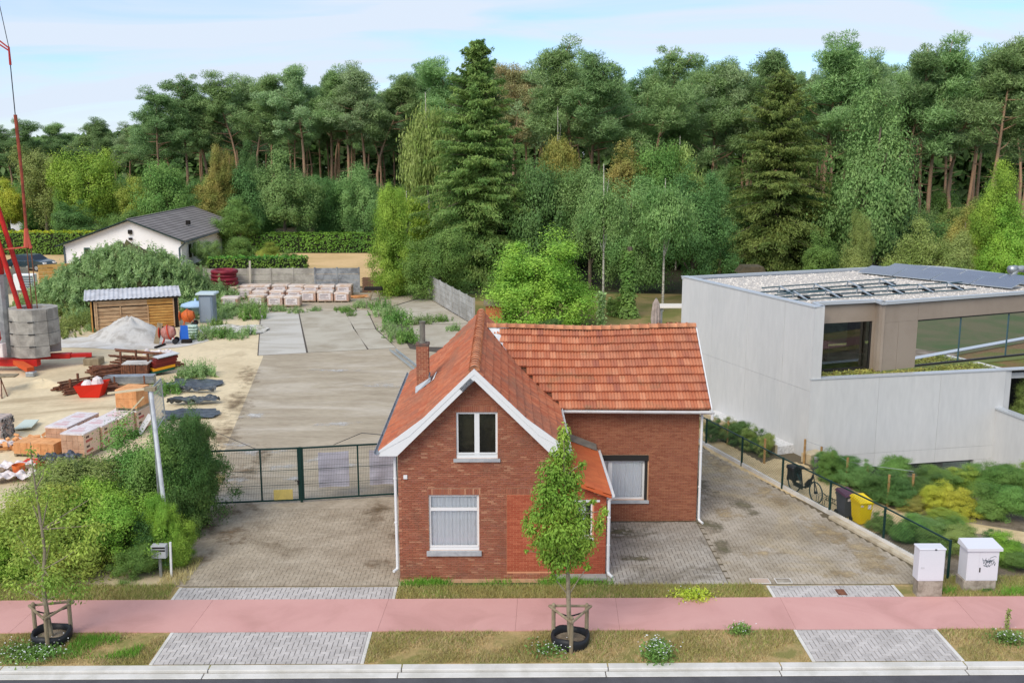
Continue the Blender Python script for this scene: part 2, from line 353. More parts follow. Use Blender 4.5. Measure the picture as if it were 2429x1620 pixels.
# ------------------------------------------------------------------ the ground, road and pavements
ground = struct('ground', MB().sheet([(-900, 24.4, -0.05), (900, 24.4, -0.05), (900, 39.9, -0.05), (-900, 39.9, -0.05)]).sheet([(-900, 39.9, -0.05), (14.5, 39.9, -0.05), (14.5, 44.6, -0.05), (-900, 44.6, -0.05)]).sheet([(22.4, 39.9, -0.05), (900, 39.9, -0.05), (900, 44.6, -0.05), (22.4, 44.6, -0.05)]).sheet([(-900, 44.6, -0.05), (900, 44.6, -0.05), (900, 1500, -0.05), (-900, 1500, -0.05)]).sheet([(-900, -300, -0.16), (900, -300, -0.16), (900, 24.4, -0.16), (-900, 24.4, -0.16)]), m_soil)
struct('forest_ground', MB().sheet([(-150, 125, -0.03), (-20, 118, -0.03), (12, 92, -0.03), (110, 78, -0.03), (150, 300, -0.03), (-200, 330, -0.03)]), m_forestfloor)
struct('sandy_ground', MB().sheet([(-75, 28.6, -0.022), (-9.6, 28.6, -0.022), (-11.5, 38.5, -0.022), (-15.2, 64, -0.022), (-20, 83, -0.022), (-27, 92.6, -0.022), (-75, 96, -0.022)]), m_sand)
struct('far_drive', MB().sheet([(-75, 97, -0.02), (-34, 97, -0.02), (-38, 135, -0.02), (-95, 150, -0.02)]), M('far_yard_sand', lin(206, 176, 128), lin(190, 160, 116), scale=0.2))
struct('field', MB().sheet([(-30, 97.5, -0.018), (-11.5, 97.3, -0.018), (-14, 128, -0.018), (-34, 128, -0.018)]), M('bare_field', lin(214, 180, 132), lin(196, 166, 116), scale=0.2, fine=0.08, fscale=2))
struct('yard', MB().sheet([(-10.05, 29.42, -0.014), (-3.1, 29.42, -0.014), (-3.1, 41.2, -0.014), (7.6, 44.5, -0.014), (-2.5, 77.3, -0.014), (-6.9, 91, -0.014), (-12.3, 96.4, -0.014), (-26.3, 92.4, -0.014), (-20, 83, -0.014), (-15.2, 64, -0.014), (-11.5, 38.5, -0.014)]), m_yard)
struct('driveway', MB().sheet([(-9.85, 29.42, -0.010), (-3.12, 29.42, -0.010), (-3.12, 38.0, -0.010), (-11.2, 36.6, -0.010), (-10.6, 33.5, -0.010)]), m_yardfront)
struct('lawn', MB().sheet([(-2.2, 77.6, -0.012), (8, 45.5, -0.012), (9.0, 45.4, -0.012), (30, 46, -0.012), (45, 90, -0.012), (12, 92, -0.012), (-6.4, 91.5, -0.012)]), m_drypatch)
struct('garden_bed', MB().sheet([(13.7, 29.0, -0.016), (40, 28.0, -0.016), (40, 39.9, -0.016), (10.0, 39.9, -0.016)]).sheet([(10.0, 39.9, -0.016), (14.5, 39.9, -0.016), (14.5, 42.5, -0.016), (13.1, 42.3, -0.016), (9.0, 45.4, -0.016)]).sheet([(22.4, 39.9, -0.016), (40, 39.9, -0.016), (40, 47, -0.016), (22.4, 44.2, -0.016)]), m_mulch)
struct('light_well', MB().add([(14.5, 39.9, -.02), (22.4, 39.9, -.02), (22.4, 44.6, -.02), (14.5, 44.6, -.02), (14.5, 39.9, -1.7), (22.4, 39.9, -1.7), (22.4, 44.6, -1.7), (14.5, 44.6, -1.7)], [(4, 5, 6, 7), (0, 4, 7, 3), (1, 2, 6, 5), (0, 1, 5, 4)]), m_wallgrey)
struct('verge', MB().sheet([(-60, 24.4, -0.008), (60, 24.4, -0.008), (60, 29.36, -0.008), (-60, 29.36, -0.008)]), m_verge)
# brown dirt along the yard's left edge and the slab edges
rng = np.random.default_rng(5)
def blob(c, rx, ry, z, n=26, rz=0.0, seed=0, rough=0.22):
    r_ = np.random.default_rng(seed); ph = r_.uniform(0, 6.28, 5); pts = []
    for i in range(n):
        an = 2 * math.pi * i / n
        k = 1 + rough * sum(math.sin((j + 2) * an + ph[j]) / (1 + 0.6 * j) for j in range(5)) / 1.6
        x = rx * k * math.cos(an); y = ry * k * math.sin(an)
        pts.append((c[0] + x * math.cos(rz) - y * math.sin(rz), c[1] + x * math.sin(rz) + y * math.cos(rz), z))
    return pts
stains('dirt_strip', [(-12.9, 46, 1.5, 5.0, .22), (-13.8, 52, 1.4, 5.0, .22), (-14.8, 58.5, 1.2, 5.0, .22), (-11.6, 39.5, 1.5, 3.4, .1), (-10.6, 34.6, .9, 2.4, -.15),
     (-9.9, 31.2, .7, 2.0, -.3), (-3.6, 33.4, .7, 1.7, .1), (-9.2, 33.0, 1.0, .7, 0), (-10.6, 40.6, 1.2, 2.1, .1), (-4.0, 31.0, .8, .8, 0), (-4.6, 36, .9, 2.2, 0), (-10.5, 43, .8, 2.5, .2), (-9.9, 36.0, 1.6, 1.6, 0), (-9.6, 33.8, 1.3, 1.2, 0)], .0125, soft(m_dirt, .4, 1.5, 1.1, 1.9))
stains('cement_stain', [(-12.0, 44.5, 1.5, .7, .1), (-10.6, 43.4, 2.4, .8, .2), (-9.2, 41.2, 1.4, .5, .3), (-7.9, 42.2, 1.5, .7, .2), (-8.4, 39.8, 1.0, .4, .2), (-10.9, 39.5, 1.3, 1.1, .1), (-6.2, 41.5, 1.0, .4, .1), (-12.4, 49.6, 1.5, 1.0, .1), (-8, 48, 2.0, .7, .1), (-6.5, 56, 2.2, .9, 0), (-10, 60, 2.4, .8, 0)],
     -.0025, soft(M('cement_spill', lin(214, 212, 208), lin(186, 182, 176), scale=1.6, fine=.1), .45, 1.35, 1.3, 1.6))
# cast slabs of the demolished hall
fl = struct('slab_floor', MB().sheet([(-15.66, 64.42, -0.009), (-7.0, 66.9, -0.009), (-9.2, 74.1, -0.009), (-10.95, 82.7, -0.009), (-19.36, 81.4, -0.009)]), m_joint)
for poly, m in (([(-15.60, 64.50), (-12.70, 65.30), (-16.46, 81.9), (-19.30, 81.35)], m_slab_light), ([(-12.58, 65.36), (-8.90, 66.40), (-12.84, 82.4), (-16.38, 81.95)], m_slab),
                ([(-8.80, 66.46), (-7.05, 66.96), (-9.3, 74.0), (-10.8, 73.8)], m_slab), ([(-10.85, 73.95), (-9.3, 74.15), (-11.0, 82.6), (-12.76, 82.5)], m_slab)):
    struct('concrete_slab', MB().prism(poly, -0.02, 0.0), m, fl)
fl2 = struct('slab_floor', MB().sheet([(-6.1, 66.6, -0.0095), (3.0, 60.5, -0.0095), (-2.5, 77.4, -0.0095), (-6.9, 90.6, -0.0095), (-9.6, 84, -0.0095)]), m_joint)
for poly in ([(-5.7, 67.3), (-1.0, 66.9), (-2.4, 76.3), (-6.9, 75.6)], [(-0.9, 66.5), (1.4, 64.8), (-2.2, 76.0), (-2.3, 76.2)], [(-7.0, 75.8), (-2.45, 76.5), (-6.8, 90.2), (-9.3, 84.0)]):
    struct('concrete_slab', MB().prism(poly, -0.02, 0.0), m_slab, fl2)

# road, gutter and kerb
road = struct('road', MB().sheet([(-70, -20, -0.085), (70, -20, -0.085), (70, 24.02, -0.085), (-70, 24.02, -0.085)]), m_asphalt)
gut = struct('gutter', MB().box(-70, 24.0, -0.2, 70, 24.3, -0.082), m_joint)
kb = struct('kerb', MB().box(-70, 24.315, -0.2, 70, 24.58, -0.03), m_joint)
xs = [-28, -23, -17.9, -12.9, -7.56, -2.6, 2.72, 7.2, 12.0, 17.0, 22.0, 27.0]
for x0, x1 in zip(xs, xs[1:]):
    me = MB().bev(-(x1 - x0) / 2 + .012, -.135, 0, (x1 - x0) / 2 - .012, .12, .09, .012).mesh('gutter_stone', m_kerb)
    put('gutter_stone', me, gut, ((x0 + x1) / 2 - .08, 24.15, -.155))['kind'] = 'structure'
    me = MB().bev(-(x1 - x0) / 2 + .012, -.14, 0, (x1 - x0) / 2 - .012, .14, .20, .012).mesh('kerb_stone', m_kerb)
    put('kerb_stone', me, kb, ((x0 + x1) / 2, 24.44, -.2))['kind'] = 'structure'
# pink cycle path in jointed bays
cp = struct('cycle_path', MB().box(-70, 26.40, -.1, 70, 28.42, 0.012), M('path_joint', lin(150, 112, 104)))
xs = [-34, -28.5, -23.6, -18.6, -13.55, -8.6, -3.42, 0.4, 3.3, 8.2, 13.35, 18.4, 23.4, 28.4, 34]
for x0, x1 in zip(xs, xs[1:]):
    o = put('path_slab', MB().prism([(x0 - .046, 26.385), (x1 - .054, 26.385), (x1 + .046, 28.435), (x0 + .054, 28.435)], -.05, .018).mesh('path_slab', m_pink), cp); o['kind'] = 'structure'

def herringbone(x0, x1, y0, y1, lx=.22, w=.11, inside=None):
    """90 degree herringbone: (centre x, centre y, rotated?) of every paver in the rectangle."""
    L_ = []; 
    ni = int((x1 - x0 + y1 - y0) / w) + 6
    for i in range(-ni, ni):
        for j in range(-ni, ni):
            # unit of an L pair on the lattice a=(w,w)  b=(2w,-2w)
            bx = x0 + i * w + j * 2 * w; by = y0 + i * w - j * 2 * w
            if bx < x0 - .5 or bx > x1 + .5 or by < y0 - .5 or by > y1 + .5: continue
            for cx_, cy_, r in ((bx + w, by + w / 2, 0), (bx + w / 2 + 0 * w, by + 2 * w, 1)):
                hx, hy = (w / 2, w) if r else (w, w / 2); ax, bx_, ay, by_ = max(x0, cx_ - hx), min(x1, cx_ + hx), max(y0, cy_ - hy), min(y1, cy_ + hy)
                if bx_ - ax > .025 and by_ - ay > .025 and (inside is None or inside(cx_, cy_)):
                    L_.append((cx_, cy_, r) if bx_ - ax > hx * 1.99 and by_ - ay > hy * 1.99 else ((ax + bx_) / 2, (ay + by_) / 2, 2, bx_ - ax, by_ - ay))
    return L_
def pave(name, x0, x1, y0, y1, mat, z, limit, seed, inside=None, edge=True, tilt=.006, skip=0.0, base=True, bed=None, gap=.014, keep_y=None, q=1.2):
    r_ = np.random.default_rng(seed)
    if base: root = struct(name, MB().sheet([(x0, y0, z - .012), (x1, y0, z - .012), (x1, y1, z - .012), (x0, y1, z - .012)]), bed or m_joint)
    else: root = base_obj
    L_ = sorted(herringbone(x0 + (.1 if edge else 0), x1 - (.1 if edge else 0), y0 + .0, y1 - .0, inside=inside, lx=.22 * q, w=.11 * q), key=lambda p: p[1])
    l, w, h = .22 * q - gap, .11 * q - gap, .05
    me = MB().bev(-l / 2, -w / 2, -h, l / 2, w / 2, 0, .004).mesh('paver', mat)
    rest = MB()
    for i, p_ in enumerate(L_):
        px, py, rr = p_[:3]
        if rr == 2: rest.cbox((px, py, z - h / 2), p_[3] - gap, p_[4] - gap, h); continue
        if skip and r_.random() < skip: continue
        dz = r_.uniform(-.003, .003); tx, ty = r_.normal(0, tilt, 2)
        if i < limit: put('paver', me, root, (px, py, z + dz), (tx, ty, rr * math.pi / 2))['kind'] = 'structure'
        else: rest.cbox((px, py, z + dz - h / 2), l, w, h, rr * math.pi / 2, tx, ty)
    if rest.v: put('paver_field', rest.mesh('paver_field', mat), root)['kind'] = 'stuff'
    if edge:
        for xe in (x0, x1):
            mb = MB().bev(-.048, -(y1 - y0) / 2, -.06, .048, (y1 - y0) / 2, 0, .006)
            put('edge_stone', mb.mesh('edge_stone', m_kerb), root, (xe + (.05 if xe == x0 else -.05), (y0 + y1) / 2, z + .002))['kind'] = 'structure'
    return root
pave('paved_apron', -9.16, -3.60, 24.60, 26.37, m_paver_new, 0.012, 290, 1)
pave('paved_apron', 8.06, 12.06, 24.60, 26.37, m_paver_new, 0.012, 290, 2)
pave('paved_apron', -9.82, -3.19, 28.45, 29.30, m_paver_new, 0.012, 290, 3)
pave('paved_apron', 8.05, 11.97, 28.45, 29.28, m_paver_new, 0.012, 290, 4)
pave('driveway_pavers', -9.85, -3.2, 29.42, 36.2, m_yardfront, .008, 290, 9, edge=False, tilt=.008, bed=M('drive_fill', lin(118, 104, 84), fine=.3, fscale=20), gap=.008, inside=lambda x, y: x > -10.6 + (y - 33) * -.05 and y < 36.2)
# old herringbone drive right of the house: bed, then pavers that thin out under blown sand towards the fence
struct('old_drive_bed', MB().sheet([(3.1, 29.36, -0.009), (12.9, 29.36, -0.009), (13.55, 29.7, -0.009), (9.0, 44.3, -0.009), (6.8, 44.3, -0.009), (6.8, 34.6, -0.009), (3.1, 34.6, -0.009)]), m_drive_bed)
pave('old_driveway', 3.24, 6.93, 29.40, 34.70, m_paver_old, 0.010, 290, 5, edge=False, tilt=.012, bed=m_joint, gap=.016)
fx = lambda y: 13.62 - (y - 29.7) * .3128
def sand_cover(px, py):
    d = fx(py) - px
    v = math.sin(px * 1.7 + py * .6) * .5 + math.sin(px * .8 - py * 1.3 + 2) * .5 + math.sin(px * 3.1 + py * 2.2) * .3
    return d > .22 and px > 6.955
pave('old_driveway', 6.95, 13.0, 29.40, 43.8, m_paver_dirty, 0.004, 290, 6, edge=False, tilt=.016, inside=sand_cover, bed=m_joint2, gap=.014)
stains('blown_sand', [(12.0, 30.8, 1.5, 1.3, .2), (11.3, 33.6, 1.0, 2.8, .3), (10.3, 37.6, .9, 2.6, .3), (9.1, 41.2, 1.0, 2.6, .2), (11.9, 32.2, 1.1, 1.4, .3), (10.6, 30.1, 1.3, .6, 0), (8.6, 31.8, 1.5, .6, .2), (8.2, 35.5, .9, 1.4, 0)], .0115, soft(M('drive_sand', lin(186, 166, 132), lin(158, 138, 106), scale=1.1, fine=.2, fscale=18, bump=.8), .45, 1.25, 1.2))
stains('moss_stain', [(4.2, 33.8, 1.5, .9, 0), (7.3, 34.3, .7, 1.3, .2), (7.6, 38.5, 1.0, 3.0, .1), (9.0, 36.2, .7, 1.6, .3), (4.4, 31.4, 1.0, .5, 0), (7.4, 32.3, .5, 1.0, 0)], .0118, soft(M('moss_dirt', lin(122, 112, 92), lin(104, 100, 74), scale=1.5, fine=.3, fscale=25), .35, 1.2, 1.2))
# yellow paver path between the fence and the modern building
gp = [g('12', 20, 300), g('12', 300, 500), g('12', 880, 790), g('12', 1320, 1015), g('12', 1640, 1190), g('12', 1760, 1190), g('13', 1000, 1190), g('13', 1100, 1130), g('13', 1420, 1120), g('13', 1480, 1060), g('13', 1120, 960), g('13', 900, 860), g('13', 620, 720), g('13', 430, 640), g('13', 330, 560), g('13', 60, 500), g('12', 700, 540), g('12', 380, 370), g('12', 120, 215)]
sp = struct('sand_path', MB().sheet([(p.x, p.y, -0.004) for p in gp]), m_sandpave)
poly2 = [(p.x, p.y) for p in gp]
def inpoly(x, y, P=poly2):
    c = False; j = len(P) - 1
    for i in range(len(P)):
        if (P[i][1] > y) != (P[j][1] > y) and x < (P[j][0] - P[i][0]) * (y - P[i][1]) / (P[j][1] - P[i][1]) + P[i][0]: c = not c
        j = i
    return c
L_ = sorted([p for p in herringbone(8, 17, 32.5, 46, inside=lambda x, y: inpoly(x, y) and y > 33.6)], key=lambda p: p[1])
me = MB().bev(-.106, -.051, -.05, .106, .051, 0, .004).mesh('paver', m_sandpave); rest = MB(); r_ = np.random.default_rng(11)
for i, p_ in enumerate(L_):
    px, py, rr = p_[:3]
    if i < 280: put('paver', me, sp, (px, py, 0.006 + r_.uniform(-.002, .002)), (0, 0, rr * math.pi / 2))['kind'] = 'structure'
    else: rest.cbox((px, py, -.019 + r_.uniform(-.002, .002)), .212, .102, .05, rr * math.pi / 2)
put('paver_field', rest.mesh('paver_field', m_sandpave), sp)['kind'] = 'stuff'
gp2 = [g('13', 1880, 1100), g('13', 2360, 1180), g('13', 2360, 1290), g('13', 2200, 1250), g('13', 1960, 1200), g('13', 1700, 1160), g('13', 1420, 1120), g('13', 1480, 1060)]
struct('sand_path', MB().sheet([(p.x, p.y, -0.0035) for p in gp2]), m_sandpave)
# ------------------------------------------------------------------ the brick house
m_mortar = M('mortar', lin(204, 158, 122), lin(190, 152, 124), scale=2.0, fine=0.12, fscale=30)
BR = [(0.0, lin(158, 96, 74)), (0.25, lin(147, 86, 65)), (0.5, lin(165, 103, 78)), (0.72, lin(154, 96, 78)), (0.9, lin(170, 112, 86)), (0.98, lin(184, 132, 104))]
m_brick = M('old_brick', BR[0][1], col2=lin(150, 99, 80), scale=0.7, lo=0.5, hi=0.75, fine=0.14, fscale=40, ramp=BR, bump=0.3, bscale=90, col3=lin(118, 84, 68), scale3=0.8, lo3=0.52, hi3=0.8)
BR2 = [(0.0, lin(153, 97, 72)), (0.3, lin(137, 81, 60)), (0.6, lin(161, 105, 78)), (1.0, lin(145, 89, 68))]
m_brick2 = M('wing_brick', BR2[0][1], fine=0.10, fscale=40, ramp=BR2, bump=0.2, bscale=90)
BR3 = [(0.0, lin(173, 90, 64)), (0.5, lin(159, 76, 53)), (1.0, lin(181, 100, 72))]
m_brick3 = M('new_red_brick', BR3[0][1], fine=0.08, fscale=40, ramp=BR3, bump=0.2, bscale=90)
m_mortar3 = M('red_mortar', lin(212, 150, 112), fine=0.1)
TL = [(0.0, lin(193, 125, 92)), (0.2, lin(178, 106, 76)), (0.4, lin(202, 137, 104)), (0.6, lin(168, 102, 78)), (0.8, lin(190, 117, 84)), (1.0, lin(160, 98, 79))]
m_tile = M('roof_tile', TL[0][1], fine=0.12, fscale=14, ramp=TL, bump=0.3, bscale=40, col2=lin(168, 109, 84), scale=0.8, lo=0.5, hi=0.75, col3=lin(134, 112, 84), scale3=1.3, lo3=0.56, hi3=0.86)
TL2 = [(0.0, lin(185, 108, 74)), (0.35, lin(170, 91, 62)), (0.7, lin(192, 116, 82)), (1.0, lin(158, 95, 72))]
m_tile2 = M('gable_tile', TL2[0][1], fine=0.16, fscale=9, ramp=TL2, bump=0.3, bscale=40, col2=lin(148, 99, 78), scale=0.55, lo=0.45, hi=0.7, stretch=(1, 0.5, 1), col3=lin(124, 104, 81), scale3=1.0, lo3=0.54, hi3=0.84)
m_tile3 = M('porch_tile', lin(205, 109, 63), lin(195, 99, 58), scale=1.5, fine=0.06, fscale=20, isl=0.07)
m_ridge = M('ridge_tile', lin(216, 152, 112), lin(190, 124, 90), scale=1.5, fine=0.12, fscale=12, objr=0.1)
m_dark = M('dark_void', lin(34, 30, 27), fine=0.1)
m_sill = M('blue_stone_sill', lin(176, 178, 180), lin(160, 162, 166), scale=4, fine=0.06)
m_curtain = M('net_curtain', lin(236, 238, 240), fine=0.03, rough=0.9)
m_blacktrim = M('dark_trim', lin(44, 42, 40), fine=0.05, rough=0.5)
m_glass = glass('window_glass', (1.0, 1.0, 1.0), ior=1.4)
m_glassdark = glass('dark_glass', (0.8, 0.8, 0.74))
m_whitegutter = M('gutter_white', lin(216, 217, 218), lin(196, 194, 190), scale=2.0, lo=0.5, hi=0.8, fine=0.03, rough=0.5)
m_zinc = M('zinc', lin(160, 166, 172), lin(132, 138, 146), scale=2, fine=0.06, rough=0.5, metal=0.3)

XL, XR, XC, Y0, YB = -3.15, 1.51, -0.82, 29.74, 40.1
ZE = 4.12
WY, WX = 34.77, 6.92                     # main wing's front wall and right corner
house = thing('brick_house', 'old red brick house with orange tiled roofs and white gable boards beside the gravel yard', 'house', (XC, Y0, 0))
PROF = [(-3.66, 4.30), (-2.35, 5.28), (-0.82, 6.78), (0.72, 5.28), (1.98, 4.30)]         # gable roof surface, x and z
def zroof(x):
    for (x0, z0), (x1, z1) in zip(PROF, PROF[1:]):
        if x0 <= x <= x1: return z0 + (z1 - z0) * (x - x0) / (x1 - x0)
    return 4.2
mainz = lambda y: 4.22 + (y - 34.42) * .7

UW = (-1.38, -0.14, 3.93, 5.36); LW = (-2.24, -0.71, 0.99, 2.77); PATCH = (0.13, 1.50, 0.30, 2.78)
def gable_in(x, z): return z < zroof(x) - .32
# the front wall behind the bricks: mortar plane with the window openings left free, as one cut polygon ring
def wall_with_holes(mb, xs, zs, holes, y, thick, clip=None):
    xs = sorted(set(xs + [h[i] for h in holes for i in (0, 1)])); zs = sorted(set(zs + [h[i] for h in holes for i in (2, 3)]))
    for x0, x1 in zip(xs, xs[1:]):
        for z0, z1 in zip(zs, zs[1:]):
            cx_, cz_ = (x0 + x1) / 2, (z0 + z1) / 2
            if any(h[0] < cx_ < h[1] and h[2] < cz_ < h[3] for h in holes): continue
            mb.box(x0, y, z0, x1, y + thick, z1)
    return mb
mb = wall_with_holes(MB(), [XL, XR], [0, ZE], [UW[:2] + (3.93, ZE), LW], Y0 + .012, .28)
pts = [(XL, ZE)] + [(UW[0], ZE), (UW[0], UW[3]), (UW[1], UW[3]), (UW[1], ZE), (XR, ZE)] + [(x, zroof(x) - .05) for x in (XR, .72, XC, -2.35, XL)]
mb.plate(list(pts), Y0 + .012, Y0 + .28)
front = part('front_wall', mb, m_mortar, house)
def brick_geo(mb, x0, x1, z0, z1, y, d):              # a laid brick: front face and its four returns
    vs = [(x0, y, z0), (x1, y, z0), (x1, y, z1), (x0, y, z1), (x0, y + d, z0), (x1, y + d, z0), (x1, y + d, z1), (x0, y + d, z1)]
    mb.add(vs, [(0, 1, 2, 3), (1, 5, 6, 2), (5, 4, 7, 6), (4, 0, 3, 7), (3, 2, 6, 7), (0, 4, 5, 1)])
BL, BHH, JT = .186, .0445, .014
def lay(x0, x1, z0, z1, skip, seed, bl=BL, bh=BHH, j=JT):
    r_ = np.random.default_rng(seed); L_ = []; row = 0; z = z0
    while z + bh < z1:
        x = x0 + (-(bl + j) / 2 if row % 2 else 0)
        while x < x1:
            xa, xb = max(x, x0), min(x + bl, x1)
            if xb - xa > .04 and not skip(xa, xb, z, z + bh): L_.append((xa, xb, z, z + bh))
            x += bl + j
        z += bh + j; row += 1
    return L_
soldier = [(LW[0] - .05, LW[1] + .05, LW[3] + .01, LW[3] + .20), (UW[0], UW[1], UW[3] + .01, UW[3] + .20), (PATCH[0] - .02, 1.10, PATCH[3] + .01, PATCH[3] + .20)]
holes = [(UW[0], UW[1], UW[2] - .09, UW[3]), (LW[0], LW[1], LW[2] - .13, LW[3]), PATCH]
def ov(h, xa, xb, za, zb, e=.004): return h[0] - e < xb and xa < h[1] + e and h[2] - e < zb and za < h[3] + e
def skipf(xa, xb, za, zb):
    if not (gable_in(xa, zb) and gable_in(xb, zb)): return True
    return any(ov(h, xa, xb, za, zb) for h in holes + soldier)
L_ = []
for c in lay(XL, XR, .02, 6.6, lambda *q: False, 1):
    if skipf(*c):
        xc_ = [c[0], c[1]] + [e for h in holes + soldier if ov(h, *c) for e in (h[0] - .005, h[1] + .005) if c[0] < e < c[1]]
        if not (gable_in(c[0], c[3]) and gable_in(c[1], c[3])): xc_.append((c[0] + c[1]) / 2)
        xc_.sort()
        for xa, xb in zip(xc_, xc_[1:]):
            if xb - xa > .015 and not skipf(xa, xb, c[2], c[3]): L_.append((xa, xb, c[2], c[3]))
    else: L_.append(c)
r_ = np.random.default_rng(3)
full = [c for c in L_ if abs(c[1] - c[0] - BL) < .003]
full.sort(key=lambda c: abs((c[0] + c[1]) / 2 + 1.3) + abs(c[2] - 2.4) * 1.0)
chosen = set(full[:270])
bme = MB(); brick_geo(bme, -BL / 2, BL / 2, 0, BHH, -.010, .03); bme = bme.mesh('brick', m_brick)
rest = MB()
off = wloc(front)
for c in L_:
    dy = r_.uniform(-.004, .003)
    if c in chosen: put('brick', bme, front, Vector(((c[0] + c[1]) / 2, Y0 + dy, c[2])) - off)
    else: brick_geo(rest, *c, Y0 - .010 + dy, .03)
for s in soldier:
    n = int((s[1] - s[0]) / .062); w = (s[1] - s[0]) / n
    for k in range(n):
        if gable_in(s[0] + k * w, s[3]): brick_geo(rest, s[0] + k * w + .005, s[0] + (k + 1) * w - .005, s[2] + .004, s[3] - .004, Y0 - .011 + r_.uniform(-.003, .003), .03)
# toothed corner bricks on the left edge
for k in range(32):
    z = .35 + k * .117
    brick_geo(rest, XL - .006, XL + .09, z, z + .05, Y0 - .016, .1)
o = part('brick_field', rest, m_brick, front); o['kind'] = 'stuff'
# bricked-up door of newer, redder bricks
part('door_infill', MB().box(PATCH[0], Y0 + .002, 0.0, PATCH[1], Y0 + .011, PATCH[3]), m_mortar3, house)
pb = MB()
for c in lay(PATCH[0] + .01, PATCH[1] - .01, .30, PATCH[3] - .01, lambda *q: False, 2, .19, .050, .012): brick_geo(pb, *c, Y0 - .008, .015)
o = part('brick_field', pb, m_brick3, bpy.data.objects['door_infill']); o['kind'] = 'stuff'
# side and back walls of the front wing
mb = MB().box(XL, Y0 + .285, 0, XL + .28, YB, ZE + .1).box(XR - .28, Y0 + .285, 0, XR, YB, ZE + .1).box(XL + .285, YB - .28, 0, XR - .285, YB, ZE + .6)
mb.plate([(XL, ZE), (XR, ZE), (XR, zroof(XR) - .08), (.72, 5.18), (XC, 6.66), (-2.35, 5.18), (XL, zroof(XL) - .08)], YB - .25, YB - .01)
side = part('side_wall', mb, m_mortar, house)
mb = MB()
for c in lay(Y0 + .05, YB, .02, 4.0, lambda *q: False, 4):
    y0, y1, z0, z1 = c
    mb.add([(XL - .01, y0, z0), (XL - .01, y1, z0), (XL - .01, y1, z1), (XL - .01, y0, z1), (XL + .01, y0, z0), (XL + .01, y1, z0), (XL + .01, y1, z1), (XL + .01, y0, z1)], [(0, 3, 2, 1), (0, 1, 5, 4), (1, 2, 6, 5), (2, 3, 7, 6), (3, 0, 4, 7)])
o = part('brick_field', mb, m_brick, side); o['kind'] = 'stuff'
part('plinth_edge', MB().box(XL - .02, Y0 - .04, -.05, XR + .0, Y0 - .004, .06), m_mortar, house)

# main wing
WWIN = (3.40, 5.14, 0.80, 2.30)
mb = wall_with_holes(MB(), [XR + .002, WX], [0, 4.14], [WWIN], WY + .012, .28)
wing = part('wing_wall', mb, m_mortar, house)
hs = [(WWIN[0], WWIN[1], WWIN[2] - .1, WWIN[3] + .16)]
mb = MB()
for c in lay(XR + .01, WX, .03, 4.12, lambda *q: False, 6, .186, .049, .0125):
    if not any(ov(h, *c) for h in hs): brick_geo(mb, *c, WY - .008 + r_.uniform(-.002, .002), .025)
    else:
        for xa, xb in ((c[0], (c[0] + c[1]) / 2 - .006), ((c[0] + c[1]) / 2 + .006, c[1])):
            if not any(ov(h, xa, xb, c[2], c[3]) for h in hs): brick_geo(mb, xa, xb, c[2], c[3], WY - .008, .025)
o = part('brick_field', mb, m_brick2, wing); o['kind'] = 'stuff'
mb = MB().box(WX - .28, WY + .285, 0, WX, 40.6, 4.1).box(XR, 40.3, 0, WX - .285, 40.6, 4.1)
mb.add([(WX, 34.9, 4.1), (WX, 40.5, 4.1), (WX, 37.7, 6.35), (WX - .2, 34.9, 4.1), (WX - .2, 40.5, 4.1), (WX - .2, 37.7, 6.35)], [(0, 1, 2), (5, 4, 3), (0, 2, 5, 3), (2, 1, 4, 5)])
wside = part('wing_side_wall', mb, m_mortar, house)
mb = MB()
for c in lay(WY + .02, 40.6, .03, 4.1, lambda *q: False, 7, .186, .049, .0125):
    y0, y1, z0, z1 = c
    mb.add([(WX + .01, y0, z0), (WX + .01, y1, z0), (WX + .01, y1, z1), (WX + .01, y0, z1), (WX - .01, y0, z0), (WX - .01, y1, z0), (WX - .01, y1, z1), (WX - .01, y0, z1)], [(0, 1, 2, 3), (1, 0, 4, 5), (2, 1, 5, 6), (3, 2, 6, 7), (0, 3, 7, 4)])
o = part('brick_field', mb, m_brick2, wside); o['kind'] = 'stuff'

# windows
def window(label, x0, x1, z0, z1, y, bars, frame=.07, reveal=.10, curtain=True, glassm=None, dark=False, mull=.10):
    yf = y + reveal
    mb = MB().box(x0, yf, z0, x0 + frame, yf + .06, z1).box(x1 - frame, yf, z0, x1, yf + .06, z1)
    mb.box(x0 + frame, yf, z0, x1 - frame, yf + .06, z0 + frame).box(x0 + frame, yf, z1 - frame, x1 - frame, yf + .06, z1)
    for b in bars:
        if b[0] == 'v': mb.box(b[1] - b[2] / 2, yf - .008, z0 + frame, b[1] + b[2] / 2, yf + .05, z1 - frame)
        else: mb.box(x0 + frame, yf - .008, b[1] - b[2] / 2, x1 - frame, yf + .05, b[1] + b[2] / 2)
    w = part('window', mb, m_white, house, label=label)
    return w, yf
w, yf = window('white double casement window in the gable', UW[0], UW[1], UW[2], UW[3], Y0, [('v', -.76, .15)], frame=.06, reveal=.05)
part('bottom_rail', MB().box(UW[0] - .01, Y0 + .022, UW[2], UW[1] + .01, Y0 + .045, UW[2] + .10).box(UW[0] + .02, Y0 + .03, UW[2] + .115, UW[1] - .02, Y0 + .045, UW[2] + .17), m_white, w)
for xa, xb in ((UW[0] + .06, -.835), (-.685, UW[1] - .06)):
    part('pane', MB().box(xa, yf + .02, UW[2] + .15, xb, yf + .03, UW[3] - .06), m_glassdark, w)
part('room', MB().sheet([(UW[0] - .4, Y0 + .5, UW[2] - .4), (UW[1] + .4, Y0 + .5, UW[2] - .4), (UW[1] + .4, Y0 + .5, UW[3] + .4), (UW[0] - .4, Y0 + .5, UW[3] + .4)]), M('attic_room', lin(170, 160, 130), lin(110, 100, 80), scale=.9), w)
